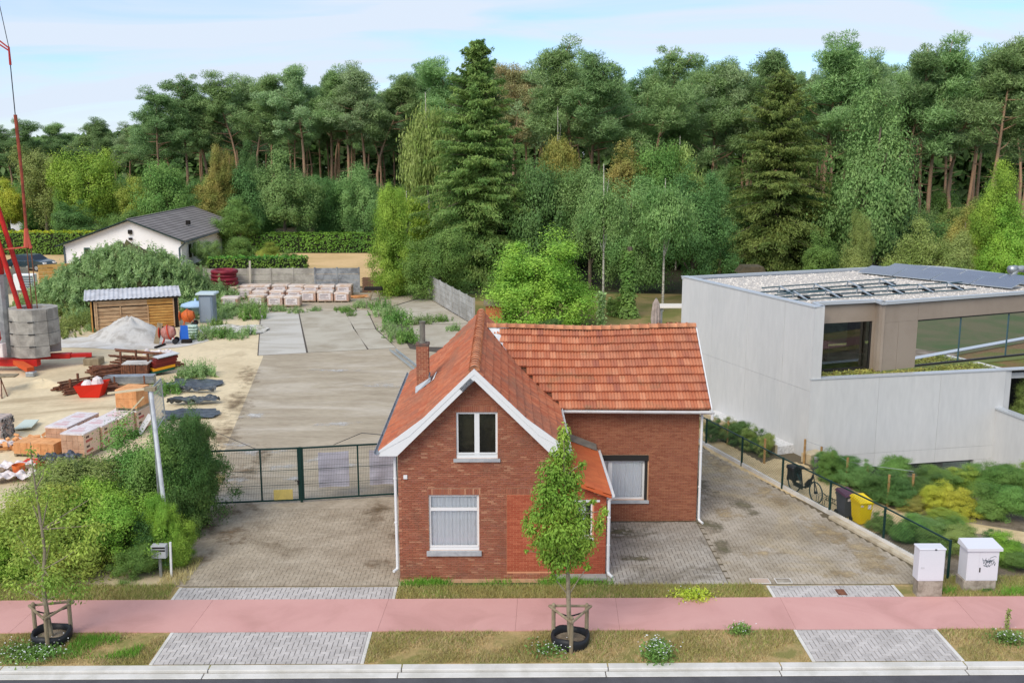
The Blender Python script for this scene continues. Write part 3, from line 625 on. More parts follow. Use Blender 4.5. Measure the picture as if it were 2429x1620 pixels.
part('sill', MB().box(UW[0] - .09, Y0 - .07, UW[2] - .10, UW[1] + .08, Y0 + .05, UW[2] - .005), m_sill, w)
w, yf = window('wide white ground floor window with a transom', LW[0], LW[1], LW[2], LW[3], Y0, [('h', 2.30, .10)], frame=.062, reveal=.06)
part('bottom_rail', MB().box(LW[0] + .005, Y0 + .028, LW[2], LW[1] - .005, Y0 + .054, LW[2] + .09).box(LW[0] + .02, Y0 + .036, LW[2] + .10, LW[1] - .02, Y0 + .054, LW[2] + .155), m_white, w)
part('pane', MB().box(LW[0] + .062, yf + .02, LW[2] + .13, LW[1] - .062, yf + .028, 2.25), m_glass, w)
part('pane', MB().box(LW[0] + .062, yf + .02, 2.35, LW[1] - .062, yf + .028, LW[3] - .06), m_glass, w)
def pleats(x0, x1, z0, z1, y, n, seed, amp=.020):
    r_ = np.random.default_rng(seed); mb = MB(); xs_ = np.linspace(x0, x1, n * 8 + 1); ph = r_.uniform(-.9, .9, n + 2)
    ys = [y + amp * math.sin(2 * math.pi * (i / 8) + ph[i // 8] * .8) * (0.6 + .4 * math.sin(i * .37)) for i in range(len(xs_))]
    n0 = len(xs_)
    mb.add([(x, yy, z0) for x, yy in zip(xs_, ys)] + [(x, yy, z1) for x, yy in zip(xs_, ys)], [(i, i + 1, n0 + i + 1, n0 + i) for i in range(n0 - 1)])
    return mb
part('curtain', pleats(LW[0] - .1, LW[1] + .1, LW[2] - .05, LW[3] + .1, Y0 + .17, 15, 8), m_curtain, w, smooth=True)
part('sill', MB().box(LW[0] - .08, Y0 - .09, LW[2] - .15, LW[1] + .07, Y0 + .062, LW[2] - .004), m_sill, w)
w, yf = window('white window of the main wing under a dark shutter box', WWIN[0], WWIN[1] - .09, WWIN[2], WWIN[3] - .05, WY, [('v', 3.83, .15)], frame=.07, reveal=.09)
part('shutter_box', MB().box(WWIN[0] - .02, WY - .03, WWIN[3] - .04, WWIN[1] + .03, WY + .16, WWIN[3] + .16), m_blacktrim, w)
part('shutter_guide', MB().box(WWIN[1] - .085, WY - .012, WWIN[2], WWIN[1], WY + .14, WWIN[3] - .05), m_blacktrim, w)
part('pane', MB().box(WWIN[0] + .07, yf + .02, WWIN[2] + .07, 3.755, yf + .028, WWIN[3] - .12), m_glass, w)
part('pane', MB().box(3.905, yf + .02, WWIN[2] + .07, WWIN[1] - .16, yf + .028, WWIN[3] - .12), m_glass, w)
part('curtain', pleats(WWIN[0] - .05, WWIN[1] - .02, WWIN[2] - .1, WWIN[3] + .1, WY + .19, 15, 9, .018), m_curtain, w, smooth=True)
part('sill', MB().box(WWIN[0] - .1, WY - .07, WWIN[2] - .11, WWIN[1] + .07, WY + .08, WWIN[2] - .005), m_sill, w)

# gable roof: deck, tiles in courses parallel to the eaves, curved ridge
RY0, RY1 = 29.36, 40.22
def roof_line(side):                      # (x, z) from eave to ridge
    return [PROF[0], PROF[1], PROF[2]] if side < 0 else [PROF[4], PROF[3], PROF[2]]
mb = MB()
mb.plate([(p[0], p[1] - .045) for p in PROF] + [(p[0], p[1] - .12) for p in reversed(PROF)], RY0 + .02, RY1 - .02)
groof = part('gable_roof', mb, M('roof_deck', lin(96, 62, 46)), house)
def along(line, s):
    for (x0, z0), (x1, z1) in zip(line, line[1:]):
        l = math.hypot(x1 - x0, z1 - z0)
        if s <= l or (x1, z1) == line[-1]: return x0 + (x1 - x0) * s / l, z0 + (z1 - z0) * s / l, math.atan2(z1 - z0, abs(x1 - x0))
        s -= l
def tile_mesh(w, l, waves, th=.018, lift=.03, rise=.022, nx=8):
    """a pressed clay tile, local x across, local y up the slope (origin at the lower edge), lower edge lifted onto the course below"""
    mb = MB(); xs_ = [w * (i / nx - .5) for i in range(nx + 1)]
    hgt = [rise * (abs(math.sin(math.pi * waves * i / nx)) ** .8) for i in range(nx + 1)]
    vs = [(x, 0, h + lift + th) for x, h in zip(xs_, hgt)] + [(x, l, h + .004) for x, h in zip(xs_, hgt)] + [(x, 0, h + lift * .1) for x, h in zip(xs_, hgt)]
    n = nx + 1
    fs = [(i, i + 1, n + i + 1, n + i) for i in range(nx)] + [(2 * n + i, 2 * n + i + 1, i + 1, i) for i in range(nx)]
    fs += [(0, n, 2 * n), (2 * n - 1, n - 1, 3 * n - 1)]
    return mb.add(vs, fs)
tm = tile_mesh(.222, .37, 1, rise=.03, lift=.022, nx=5)
for side in (-1, 1):
    line = roof_line(side); tot = sum(math.hypot(b[0] - c[0], b[1] - c[1]) for b, c in zip(line, line[1:]))
    nrow = 11; st = tot / nrow; mb = MB(); r_ = np.random.default_rng(20 + side)
    ncol = int((RY1 - RY0) / .215)
    for rr in range(nrow):
        x, z, an = along(line, rr * st + .001)
        for cidx in range(ncol):
            y = RY0 + .108 + cidx * (RY1 - RY0 - .0) / ncol
            if side > 0 and y > 34.6 and x > -.3 and z < mainz(y) - .30 and y < 40.0 and z < 6.1 : continue
            # local x -> along y, local y -> up the slope
            ey = Vector((-side * math.cos(an), 0, math.sin(an))); ex = Vector((0, -side * -1.0, 0)) if side > 0 else Vector((0, -1, 0)); ez = ex.cross(ey)
            if ez.z < 0: ex = -ex; ez = ex.cross(ey)
            m = Matrix((ex, ey, ez)).transposed().to_4x4(); m.translation = Vector((x, y + r_.normal(0, .003), z - .04 + r_.normal(0, .004)))
            m = m @ Matrix.Rotation(r_.normal(0, .008), 4, 'Z')
            mb.add([tuple(m @ Vector(v)) for v in tm.v], tm.f)
    o = part('tile_field', mb, m_tile2, groof); o['kind'] = 'stuff'
def half_round(p, q, r, n=7):             # ridge tile with a rolled end, lying from p to q
    p = Vector(p); q = Vector(q); d = (q - p).normalized(); x = d.cross(Vector((0, 0, 1))).normalized(); z = x.cross(d); mb = MB()
    prof = [(0, r * 1.16), (.05, r * 1.16), (.055, r), ((q - p).length, r * .96)]
    vs = []
    for s, rr in prof:
        for k in range(n): an = math.pi * k / (n - 1); vs.append(p + d * s + x * rr * math.cos(an) + z * rr * math.sin(an) * .9)
    fs = [(i * n + k, i * n + k + 1, (i + 1) * n + k + 1, (i + 1) * n + k) for i in range(len(prof) - 1) for k in range(n - 1)]
    fs.append(tuple(range(n)))
    return mb.add(vs, fs)
rme = half_round((0, 0, 0), (0, .36, 0), .15).mesh('ridge_tile', m_ridge, True)
n = 31
for k in range(n): put('ridge_tile', rme, groof, Vector((XC, RY0 + .02 + k * (RY1 - RY0 - .02) / n, 6.71)) - wloc(groof), (0.004 * math.sin(k * 1.7), 0, .012 * math.sin(k * 2.3)))
# white bargeboards of the front gable, in two boards each with a seam, soffit, vent grille
def barge(pts): return MB().plate(pts, RY0 - .035, RY0 + .005)
Lo = [(-3.66, 4.13), (-3.13, 4.13), (-.82, 6.43)]
for sgn in (-1, 1):
    fxx = (lambda x: x) if sgn < 0 else (lambda x: 2 * XC - x)
    seam = [(-3.66, 4.235), (-2.75, 4.74), (-2.33, 5.14), (-.82, 6.60)]
    up_ = [PROF[0], PROF[1], PROF[2]] + [(s[0], s[1] + .006) for s in reversed(seam)]
    lo_ = seam + [(-.82, 6.43), (-3.13, 4.13), (-3.66, 4.13)]
    for nm, poly in (('upper_bargeboard', up_), ('lower_bargeboard', lo_)):
        P_ = [(fxx(x), z) for x, z in poly]
        if sgn < 0: P_ = P_[::-1]
        mbb = MB().plate(P_[::-1], RY0 - (.045 if nm[0] == 'u' else .035), RY0 + .005)
        part(nm, mbb, m_white, house)
mb = MB().plate([(-3.60, 4.14), (-3.14, 4.14), (-.82, 6.44), (1.50, 4.14), (1.96, 4.14), (1.96, 4.17), (-.82, 6.50), (-3.60, 4.17)], RY0 + .006, Y0 - .02)
part('soffit', mb, m_white, house)
mb = MB()
for k in range(5):
    mb.beam((-1.20 + .025 * k - .05, RY0 - .05, 6.18 - .025 * k), (-.88 + .025 * k - .05, RY0 - .05, 6.50 - .025 * k), .012, .012)
part('vent_grille', mb, m_blacktrim, house)
# main wing roof: every tile its own piece
ang = math.atan(.7); ny0, ny1 = 34.40, 37.70; slope = (ny1 - ny0) / math.cos(ang)
mb = MB()
xl = lambda y: min(1.95, max(-.5, next((x / 100 for x in range(200, -90, -2) if zroof(x / 100) - .02 > mainz(y)), -.6)))
mb.add([(1.95, ny0, 4.17), (7.20, ny0, 4.17), (7.20, ny1, mainz(ny1) - .05), (-.72, ny1, mainz(ny1) - .05), (.5, 36.2, mainz(36.2) - .05)], [(0, 1, 2, 3, 4)])
mb.add([(-.72, ny1 + .0, mainz(ny1) - .05), (7.20, ny1, mainz(ny1) - .05), (7.20, 41.0, 4.17), (1.9, 41.0, 4.17)], [(0, 1, 2, 3)])
mroof = part('main_roof', mb, bpy.data.materials['roof_deck'], house)
tme = tile_mesh(.222, .44, 2, rise=.032, lift=.078, th=.022, nx=10).mesh('tile', m_tile)
nrow = 10; st = slope / nrow; r_ = np.random.default_rng(31); xs_ = np.arange(7.12, -.9, -.219); cnt = 0; rest = MB()
tgeo = tile_mesh(.222, .44, 2, rise=.020, lift=.055, th=.020, nx=10)
sag = lambda x: -.10 * math.exp(-((x - 3.1) / 2.2) ** 2)             # the old ridge sags in the middle
for rr in range(nrow):
    y = ny0 + rr * st * math.cos(ang); zb = mainz(y) - .01; f_ = rr / nrow
    for x in xs_:
        if zroof(x + .02) > zb + .10: continue
        p = (x + r_.normal(0, .002), y, zb + sag(x) * f_ + r_.normal(0, .004)); e = (ang + r_.normal(0, .006), 0, r_.normal(0, .006))
        put('tile', tme, mroof, Vector(p) - wloc(mroof), e); cnt += 1
for k in range(22):
    x0 = 7.24 - (k + 1) * .355
    if x0 < -.6: break
    zk = mainz(ny1) + .045 + sag(x0)
    put('ridge_tile', rme, mroof, Vector((x0, ny1, zk)) - wloc(mroof), (0.01 * math.sin(k), 0, -math.pi / 2 + .02 * math.sin(k * 2.1)))
part('verge_board', MB().add([(7.235, ny0 - .06, 4.06), (7.275, ny0 - .06, 4.06), (7.275, ny1, mainz(ny1) - .12), (7.235, ny1, mainz(ny1) - .12), (7.235, ny0 - .06, 4.27), (7.275, ny0 - .06, 4.27), (7.275, ny1, mainz(ny1) + .08), (7.235, ny1, mainz(ny1) + .08)],
     [(0, 3, 2, 1), (4, 5, 6, 7), (0, 1, 5, 4), (1, 2, 6, 5), (2, 3, 7, 6), (3, 0, 4, 7)]), m_whitegutter, house)
# flashing where the roofs meet at the ridge
vz = lambda x: zroof(x) + .055
mb = MB().add([(-.50, 37.55, vz(-.5)), (-.20, 37.10, vz(-.2)), (.14, 36.55, vz(.14)), (.22, 36.75, vz(.22)), (-.05, 37.3, mainz(37.3) + .06), (-.1, 37.6, mainz(37.6) + .08)], [(0, 1, 2, 3, 4, 5)])
mb.add([(-.5, 37.58, 6.50), (.25, 37.58, 6.52), (.25, 37.68, 6.67), (-.5, 37.7, 6.68)], [(0, 1, 2, 3)])
part('flashing', mb, m_whitegutter, mroof)
# gutters and downpipes
def gutter(p, q, r=.07, mat=None, ups=1):
    p = Vector(p); q = Vector(q); d = (q - p).normalized(); x = d.cross(Vector((0, 0, 1))).normalized(); mb = MB(); n = 7
    vs = []
    for e in (p, q):
        for rr in (r, r - .012):
            for k in range(n): an = math.pi + math.pi * k / (n - 1); vs.append(e + x * rr * math.cos(an) + Vector((0, 0, rr * math.sin(an))))
    fs = [(k, k + 1, 2 * n + k + 1, 2 * n + k) for k in range(n - 1)] + [(n + k, 3 * n + k, 3 * n + k + 1, n + k + 1) for k in range(n - 1)]
    fs += [(0, 2 * n, 3 * n, n), (n - 1, 2 * n - 1, 4 * n - 1, 3 * n - 1)] + [tuple(range(n)) + tuple(reversed(range(n, 2 * n))), tuple(reversed(range(2 * n, 3 * n))) + tuple(range(3 * n, 4 * n))]
    return mb.add(vs, fs)
part('gutter', gutter((-3.73, RY0 - .06, 4.26), (-3.73, RY1, 4.28), .085), m_zinc, house)
part('gutter', gutter((2.02, RY0 - .02, 4.26), (2.02, 34.5, 4.28)), m_whitegutter, house)
part('gutter', gutter((2.05, 34.33, 4.20), (7.34, 34.33, 4.15), .085), m_whitegutter, house)
def pipe(pts, r, name='downpipe', mat=m_white, seams=()):
    mb = MB().tube(pts, r, 8)
    for z in seams: mb.tube([(pts[1][0], pts[1][1], z), (pts[1][0], pts[1][1], z + .04)], r * 1.25, 8)
    return part(name, mb, mat, house, smooth=False)
pipe([(-3.70, Y0 - .16, 4.14), (-3.24, Y0 - .04, 4.0), (-3.225, Y0 - .04, .50), (-3.24, Y0 - .06, .42), (-3.33, Y0 - .2, .40)], .045, seams=(3.3, 1.9))
pipe([(7.22, 34.33, 4.10), (6.99, 34.66, 3.98), (7.0, 34.66, .14), (7.02, 34.60, .08), (7.10, 34.42, .05)], .045, seams=(2.6, 1.3))
pipe([(7.28, 34.33, 4.1), (7.28, 34.36, 3.86)], .05, name='gutter_outlet')
# chimney on the left slope: every course in brick, flashing and a grey pipe
ch = part('chimney', MB().box(-2.94, 34.52, 4.6, -2.54, 34.96, 6.44), m_mortar, house)
mb = MB(); z = 4.72; k = 0
while z < 6.4:
    for (ax, s0, s1, fx_, sg) in (('x', -2.945, -2.535, 34.51, -1), ('y', 34.52, 34.96, -2.95, -1), ('y', 34.52, 34.96, -2.53, 1), ('x', -2.945, -2.535, 34.97, 1)):
        u = s0 - (.1 if k % 2 else 0)
        while u < s1:
            a0, a1 = max(u, s0), min(u + .19, s1)
            if a1 - a0 > .03:
                if ax == 'x': mb.box(a0 + .004, min(fx_, fx_ - sg * .015), z, a1 - .004, max(fx_, fx_ - sg * .015), z + .06)
                else: mb.box(min(fx_, fx_ - sg * .015), a0 + .004, z, max(fx_, fx_ - sg * .015), a1 - .004, z + .06)
            u += .20
    z += .074; k += 1
o = part('brick_field', mb, m_brick, ch); o['kind'] = 'stuff'
part('chimney_cap', MB().bev(-2.975, 34.49, 6.44, -2.505, 34.99, 6.52, .02), M('chimney_top', lin(112, 84, 72), lin(86, 78, 74), scale=4), ch)
part('flue_pipe', MB().lathe([(.11, 6.5), (.11, 6.54), (.095, 6.56), (.095, 7.22), (.115, 7.23), (.115, 7.27), (.09, 7.27), (.09, 7.0)], (-2.74, 34.74, 0), 12), M('flue_grey', lin(128, 126, 116), lin(104, 102, 92), scale=3, stretch=(1, 1, .4)), ch)
part('flashing', MB().add([(-2.99, 34.36, 4.80), (-2.46, 34.36, 5.24), (-2.40, 35.05, 5.32), (-2.46, 34.50, 5.36), (-2.99, 34.50, 5.02)], [(0, 1, 3, 4), (1, 2, 3)]).box(-2.53, 34.5, 5.02, -2.50, 35.0, 5.42), m_zinc, ch)
part('flashing', MB().add([(-3.08, 34.28, 4.775), (-2.99, 34.30, 4.83), (-2.40, 34.30, 5.30), (-2.34, 35.1, 5.37), (-2.28, 35.1, 5.42), (-2.33, 34.22, 5.36)], [(0, 5, 4, 3, 2, 1)]), m_white, ch)
# porch in the corner: red brick walls and an orange lean-to roof
PX0, PX1, PY0 = 1.51, 3.21, 30.12
PWN = (2.30, 2.79, 1.25, 2.40)
mb = wall_with_holes(MB(), [PX0 + .003, PX1], [.02, 2.62], [PWN], PY0 + .01, .2).box(PX1 - .2, PY0 + .215, .02, PX1, WY - .01, 2.66)
mb.add([(PX0 + .003, PY0 + .01, 2.62), (PX1, PY0 + .01, 2.62), (PX0 + .003, PY0 + .01, 3.24), (PX0 + .003, PY0 + .2, 2.62), (PX1, PY0 + .2, 2.62), (PX0 + .003, PY0 + .2, 3.24)], [(0, 1, 2), (5, 4, 3), (1, 4, 5, 2)])
porch = part('porch_wall', mb, m_mortar3, house)
mb = MB(); hs = [(PWN[0], PWN[1], PWN[2] - .08, PWN[3])]
for c in lay(PX0 + .01, PX1, .05, 3.2, lambda *q: False, 12, .19, .052, .012):
    if c[3] > 2.63 + (PX1 - c[1]) * .36: continue
    if not any(ov(h, *c) for h in hs): brick_geo(mb, *c, PY0 - .008, .02)
    else:
        for xa, xb in ((c[0], (c[0] + c[1]) / 2 - .006), ((c[0] + c[1]) / 2 + .006, c[1])):
            if not any(ov(h, xa, xb, c[2], c[3]) for h in hs): brick_geo(mb, xa, xb, c[2], c[3], PY0 - .008, .02)
for c in lay(PY0 + .02, WY - .02, .05, 2.6, lambda *q: False, 13, .19, .052, .012):
    y0, y1, z0, z1 = c
    mb.box(PX1 - .01, y0, z0, PX1 + .01, y1, z1)
o = part('brick_field', mb, m_brick3, porch); o['kind'] = 'stuff'
part('porch_plinth', MB().box(PX0, PY0 - .34, -.03, PX1 + .02, PY0 - .012, .05), m_wallgrey, house)
mb = MB().box(PWN[0], PY0 + .06, PWN[2], PWN[0] + .05, PY0 + .11, PWN[3]).box(PWN[1] - .05, PY0 + .06, PWN[2], PWN[1], PY0 + .11, PWN[3]).box(PWN[0] + .05, PY0 + .06, PWN[2], PWN[1] - .05, PY0 + .11, PWN[2] + .06).box(PWN[0] + .05, PY0 + .06, PWN[3] - .05, PWN[1] - .05, PY0 + .11, PWN[3])
w = part('window', mb, m_white, house, label='narrow white porch window')
part('pane', MB().box(PWN[0] + .05, PY0 + .08, PWN[2] + .06, PWN[1] - .05, PY0 + .088, PWN[3] - .05), m_glass, w)
part('curtain', pleats(PWN[0], PWN[1] - .2, PWN[2], PWN[3], PY0 + .16, 3, 4), m_curtain, w, smooth=True)
part('lintel', MB().box(PWN[0] - .1, PY0 - .02, PWN[3] + .003, PWN[1] + .22, PY0 + .05, PWN[3] + .07), m_white, w)
part('sill', MB().box(PWN[0] - .06, PY0 - .06, PWN[2] - .08, PWN[1] + .03, PY0 + .05, PWN[2] - .003), m_white, w)
pz = lambda x: 2.70 + (PX1 + .10 - x) * .385
pr = part('porch_roof', MB().add([(PX0 - .0, 29.92, pz(PX0) - .07), (PX1 + .1, 29.92, pz(PX1 + .1) - .07), (PX1 + .1, WY - .012, pz(PX1 + .1) - .07), (PX0, WY - .012, pz(PX0) - .07),
      (PX0 - .0, 29.92, pz(PX0) - .01), (PX1 + .1, 29.92, pz(PX1 + .1) - .01), (PX1 + .1, WY - .012, pz(PX1 + .1) - .01), (PX0, WY - .012, pz(PX0) - .01)],
      [(0, 3, 2, 1), (4, 5, 6, 7), (0, 1, 5, 4), (1, 2, 6, 5), (2, 3, 7, 6), (3, 0, 4, 7)]), bpy.data.materials['roof_deck'], house)
an = math.atan(.385); mb = MB(); r_ = np.random.default_rng(8); sl = (PX1 + .14 - PX0) / math.cos(an); nr = 7
for rr in range(nr):
    s = rr * sl / nr; x = PX1 + .14 - s * math.cos(an)
    for y in np.arange(29.98, WY - .2, .205):
        m = Matrix.Translation((x, y + (.1 if rr % 2 else 0), pz(x) + .004)) @ Matrix.Rotation(an, 4, 'Y')
        mb.box(-.29, -.1, -.006, 0, .1, .012, m @ Matrix.Rotation(-.05, 4, 'Y'))
o = part('tile_field', mb, m_tile3, pr); o['kind'] = 'stuff'
part('verge_board', MB().add([(PX0, 29.88, pz(PX0) - .10), (PX1 + .13, 29.88, pz(PX1 + .13) - .10), (PX1 + .13, 29.88, pz(PX1 + .13) + .02), (PX0, 29.88, pz(PX0) + .02), (PX0, 29.915, pz(PX0) - .10), (PX1 + .13, 29.915, pz(PX1 + .13) - .10), (PX1 + .13, 29.915, pz(PX1 + .13) + .02), (PX0, 29.915, pz(PX0) + .02)],
     [(0, 1, 2, 3), (5, 4, 7, 6), (3, 2, 6, 7), (1, 5, 6, 2), (4, 0, 3, 7), (0, 4, 5, 1)]), M('verge_orange', lin(196, 96, 54), fine=.08), pr)
part('flashing', MB().add([(PX0, WY - .014, pz(PX0) + .22), (PX1 + .1, WY - .014, pz(PX1 + .1) + .18), (PX1 + .1, WY - .35, pz(PX1 + .1) + .03), (PX0, WY - .35, pz(PX0) + .03)], [(0, 3, 2, 1)]), M('lead_grey', lin(138, 130, 118), lin(112, 106, 98), scale=2), pr)
part('gutter', gutter((PX1 + .19, 29.9, 2.67), (PX1 + .19, WY - .05, 2.69), .05), m_whitegutter, house)
pipe([(PX1 + .17, 29.98, 2.62), (PX1 + .08, 30.05, 2.45), (PX1 + .08, 30.05, .16), (PX1 + .10, 30.0, .09), (PX1 + .2, 29.85, .05)], .048, seams=(1.9, 1.0))
part('junction_box', MB().bev(-2.99, Y0 - .05, 3.30, -2.87, Y0 - .008, 3.42, .01), m_white, house)
# ------------------------------------------------------------------ the modern concrete building on the right
m_conc = M('fair_faced_concrete', lin(201, 200, 198), lin(193, 193, 192), scale=0.9, lo=0.35, hi=0.75, stretch=(1, 1, .22), fine=0.05, fscale=6, objr=.02, col3=lin(191, 191, 190), scale3=1.6, lo3=0.56, hi3=0.8, rough=0.75, bump=0.12, bscale=20)
m_conc2 = M('concrete_seam', lin(166, 165, 164), fine=0.05)
m_coping = M('alu_coping', lin(196, 200, 204), fine=0.03, rough=0.4, metal=0.3)
m_clad = M('taupe_cladding', lin(156, 142, 128), lin(148, 134, 120), scale=0.6, fine=0.06, fscale=60, rough=0.6)
m_gravel = M('roof_gravel', lin(206, 198, 188), lin(160, 152, 144), scale=14, lo=0.45, hi=0.6, fine=0.25, fscale=40, bump=0.8, bscale=30)
m_epdm = M('roof_membrane', lin(62, 70, 78), fine=0.1, rough=0.6)
m_panel = M('solar_cell', lin(78, 84, 98), lin(70, 76, 90), scale=1, fine=0.02, rough=0.22, spec=0.8, coat=0.5)
m_alu = M('alu_profile', lin(196, 204, 210), fine=0.03, rough=0.35, metal=0.7)
m_teal = M('teal_shade', lin(70, 96, 104), fine=0.1, rough=0.5, metal=0.3)
m_room = M('interior', lin(196, 186, 176), lin(140, 130, 122), scale=0.7, fine=0.1)
m_greenwin = glass('tinted_glass', (0.58, 0.70, 0.61), 0.01, 1.5)
ZT, ZP = 6.54, 3.45
A0 = Vector((13.06, 42.16, 0)); B0 = Vector((9.30, 52.4, 0))              # left wall, near and far corner
RD = Vector((10.02, 1.95, 0)).normalized(); LD = (B0 - A0).normalized()   # along the right face, along the left wall
RN = Vector((RD.y, -RD.x, 0)); LN = Vector((LD.y, -LD.x, 0)) * -1
if LN.x > 0: LN = -LN
mod = thing('modern_building', 'pale concrete flat roofed building with taupe upper storey and green tinted windows', 'building', tuple(A0))
def wallbox(mb, p, d, n, l0, l1, z0, z1, t0, t1):      # along d from l0 to l1, outward depth t0..t1 on the normal n
    vs = []
    for z in (z0, z1):
        for (l, t) in ((l0, t0), (l1, t0), (l1, t1), (l0, t1)): vs.append(p + d * l + n * t + Vector((0, 0, z)))
    return mb.add(vs, [(0, 3, 2, 1), (4, 5, 6, 7), (0, 1, 5, 4), (1, 2, 6, 5), (2, 3, 7, 6), (3, 0, 4, 7)])
LL = (B0 - A0).length
# left wall: nine cast panels with seams
core = wallbox(MB(), A0, LD, LN, 0.002, LL, -.3, ZT - .004, -.34, -.012)
lw = part('left_wall', core, m_conc2, mod)
us = [0, 2.05, 4.9, 7.9, LL]; zs_ = [-.2, 2.95, ZT - .002]
for u0, u1 in zip(us, us[1:]):
    for z0, z1 in zip(zs_, zs_[1:]):
        part('concrete_panel', wallbox(MB(), A0, LD, LN, u0 + .007 * (u0 > 0), u1 - .007, z0 + .007, z1 - .007, -.05, 0), m_conc, lw)
# end of the left wall seen from the street, above the parapet
part('wall_end', wallbox(MB(), A0, RD, RN, 0.002, .46, ZP, ZT - .006, -.36, -.004), m_conc, mod)
# right lower face
RL = 9.35
mbw = wallbox(MB(), A0, RD, RN, .36, RL, -.55, ZP - .01, -.34, -.012); wallbox(mbw, A0, RD, RN, 8.10, RL, -1.75, -.552, -.34, -.012); wallbox(mbw, A0, RD, RN, .36, 2.5, -1.75, -.552, -.34, -.012)
rw = part('right_wall', mbw, m_conc2, mod)
us = [0.002, 3.2, 6.15, RL]
for u0, u1 in zip(us, us[1:]):
    part('concrete_panel', wallbox(MB(), A0, RD, RN, u0 + .006, u1 - .006, .062, ZP - .012, -.05, 0), m_conc, rw)
    part('concrete_panel', wallbox(MB(), A0, RD, RN, u0 + .006, u1 - .006, -.55, .050, -.05, 0), m_conc, rw)
part('concrete_panel', wallbox(MB(), A0, RD, RN, 8.12, RL, -1.75, -.562, -.05, 0), m_conc, rw)
part('concrete_panel', wallbox(MB(), A0, RD, RN, 0.004, 2.48, -1.75, -.562, -.05, 0), m_conc, rw)
w = part('basement_window', wallbox(MB(), A0, RD, RN, 2.51, 8.09, -.63, -.56, -.30, -.1), m_black, mod)
part('pane', wallbox(MB(), A0, RD, RN, 2.51, 8.09, -1.7, -.63, -.25, -.22), m_greenwin, w)
part('room', wallbox(MB(), A0, RD, RN, 2.4, 8.2, -1.8, -.4, -2.4, -2.3), m_dark, w)
# side wall at the right end of the lower face running back, dark recess with the carport
E0 = A0 + RD * RL
part('return_wall', wallbox(MB(), E0, LD, LN, .02, 6.0, -.3, ZP - .012, -.34, -.02), m_conc, mod)
part('carport_ceiling', wallbox(MB(), E0, RD, RN, .36, 9.0, 2.98, ZP - .22, -5.8, -.4), m_conc, mod)
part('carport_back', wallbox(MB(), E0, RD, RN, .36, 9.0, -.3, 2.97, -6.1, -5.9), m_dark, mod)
# lower wing wall that runs towards the street on the far right
wwp = [g('13', 2050, 600), g('13', 2400, 700)]
dw = RD; p0 = E0 + RN * .02 + RD * .0
part('wing_wall', wallbox(MB(), E0 + RD * (-.35), RN, -RD, .0, 4.6, -1.75, 1.72, -.26, -.005), m_conc, mod)
part('coping', wallbox(MB(), E0 + RD * (-.35), RN, -RD, .0, 4.62, 1.72, 1.80, -.32, .05), m_coping, mod)
# parapet coping, sedum terrace
part('coping', wallbox(MB(), A0, RD, RN, -.02, RL + .03, ZP, ZP + .05, -.37, .03), m_coping, mod)
part('coping', wallbox(MB(), E0, RD, RN, .04, 9.2, ZP, ZP + .05, -.37, .03), m_coping, mod)
tb = [A0 + RD * .5 - RN * .38, A0 + RD * 18 - RN * .38, A0 + RD * 18 - RN * 6.0, A0 + RD * .5 - RN * 2.6]
part('terrace', MB().sheet([(p.x, p.y, ZP - .12) for p in tb]), M('sedum_soil', lin(122, 96, 66), lin(96, 104, 48), scale=0.8, fine=.3, fscale=12, bump=1.0), mod)
# recessed upper storey
c0 = Vector((14.02, 43.75, 0)); c1 = Vector((16.45, 44.42, 0)); c2 = Vector((16.5, 43.72, 0)); c3 = Vector((25.55, 47.38, 0))
def seg(p, q): d = (q - p); l = d.length; d = d / l; return p, d, Vector((d.y, -d.x, 0)), l
p, d, n, l = seg(c0, c1)
ZB = ZP - .1; ZR = ZT - .02
up = part('upper_wall', wallbox(wallbox(MB(), p, d, n, -.6, l, 5.60, ZR, -.2, 0), p, d, n, l - .12, l + .1, ZB, 5.595, -.2, -.002), m_clad, mod)
w = part('window', wallbox(wallbox(MB(), p, d, n, -.5, l - .13, 3.42, 3.55, -.14, -.03), p, d, n, l - .19, l - .13, 3.55, 5.59, -.12, -.02), m_blacktrim, mod)
part('pane', wallbox(MB(), p, d, n, -.5, l - .19, 3.55, 5.59, -.09, -.07), m_greenwin, w)
part('base_strip', wallbox(MB(), p, d, n, -.5, l, ZB, 3.415, -.1, .015), M('moss_sill', lin(126, 136, 88), fine=.1), mod)
p2, d2, n2, l2 = seg(c1, c2)
part('upper_wall', wallbox(MB(), p2, d2, n2, .0, l2 + .0, ZB, ZR, -.12, 0), m_clad, mod)
p, d, n, l = seg(c2, c3)
W0 = 2.02
part('upper_wall', wallbox(MB(), p, d, n, .004, .94, ZB, ZR - .9, -.2, 0), m_clad, mod)
part('upper_wall', wallbox(MB(), p, d, n, .955, W0, ZB, ZR - .9, -.2, 0), m_clad, mod)
part('upper_wall', wallbox(MB(), p, d, n, .004, 2.0, ZR - .895, ZR, -.2, 0), m_clad, mod)
part('upper_wall', wallbox(MB(), p, d, n, 2.012, l, ZR - .895, ZR, -.2, 0), m_clad, mod)
w = part('window', wallbox(wallbox(MB(), p, d, n, W0, l, 3.50, 3.58, -.16, -.02), p, d, n, W0, l, ZR - .96, ZR - .897, -.16, -.02), m_blacktrim, mod)
mul = [W0 + .03, 4.62, 7.55, l]
for m0, m1 in zip(mul, mul[1:]):
    part('pane', wallbox(MB(), p, d, n, m0 + .02, m1 - .02, 3.58, ZR - .96, -.10, -.08), m_greenwin, w)
    part('mullion', wallbox(MB(), p, d, n, m1 - .02, m1 + .02, 3.58, ZR - .96, -.12, -.05), m_teal, w)
part('base_strip', wallbox(MB(), p, d, n, 0.004, l, ZB, 3.495, -.1, .015), bpy.data.materials['moss_sill'], mod)
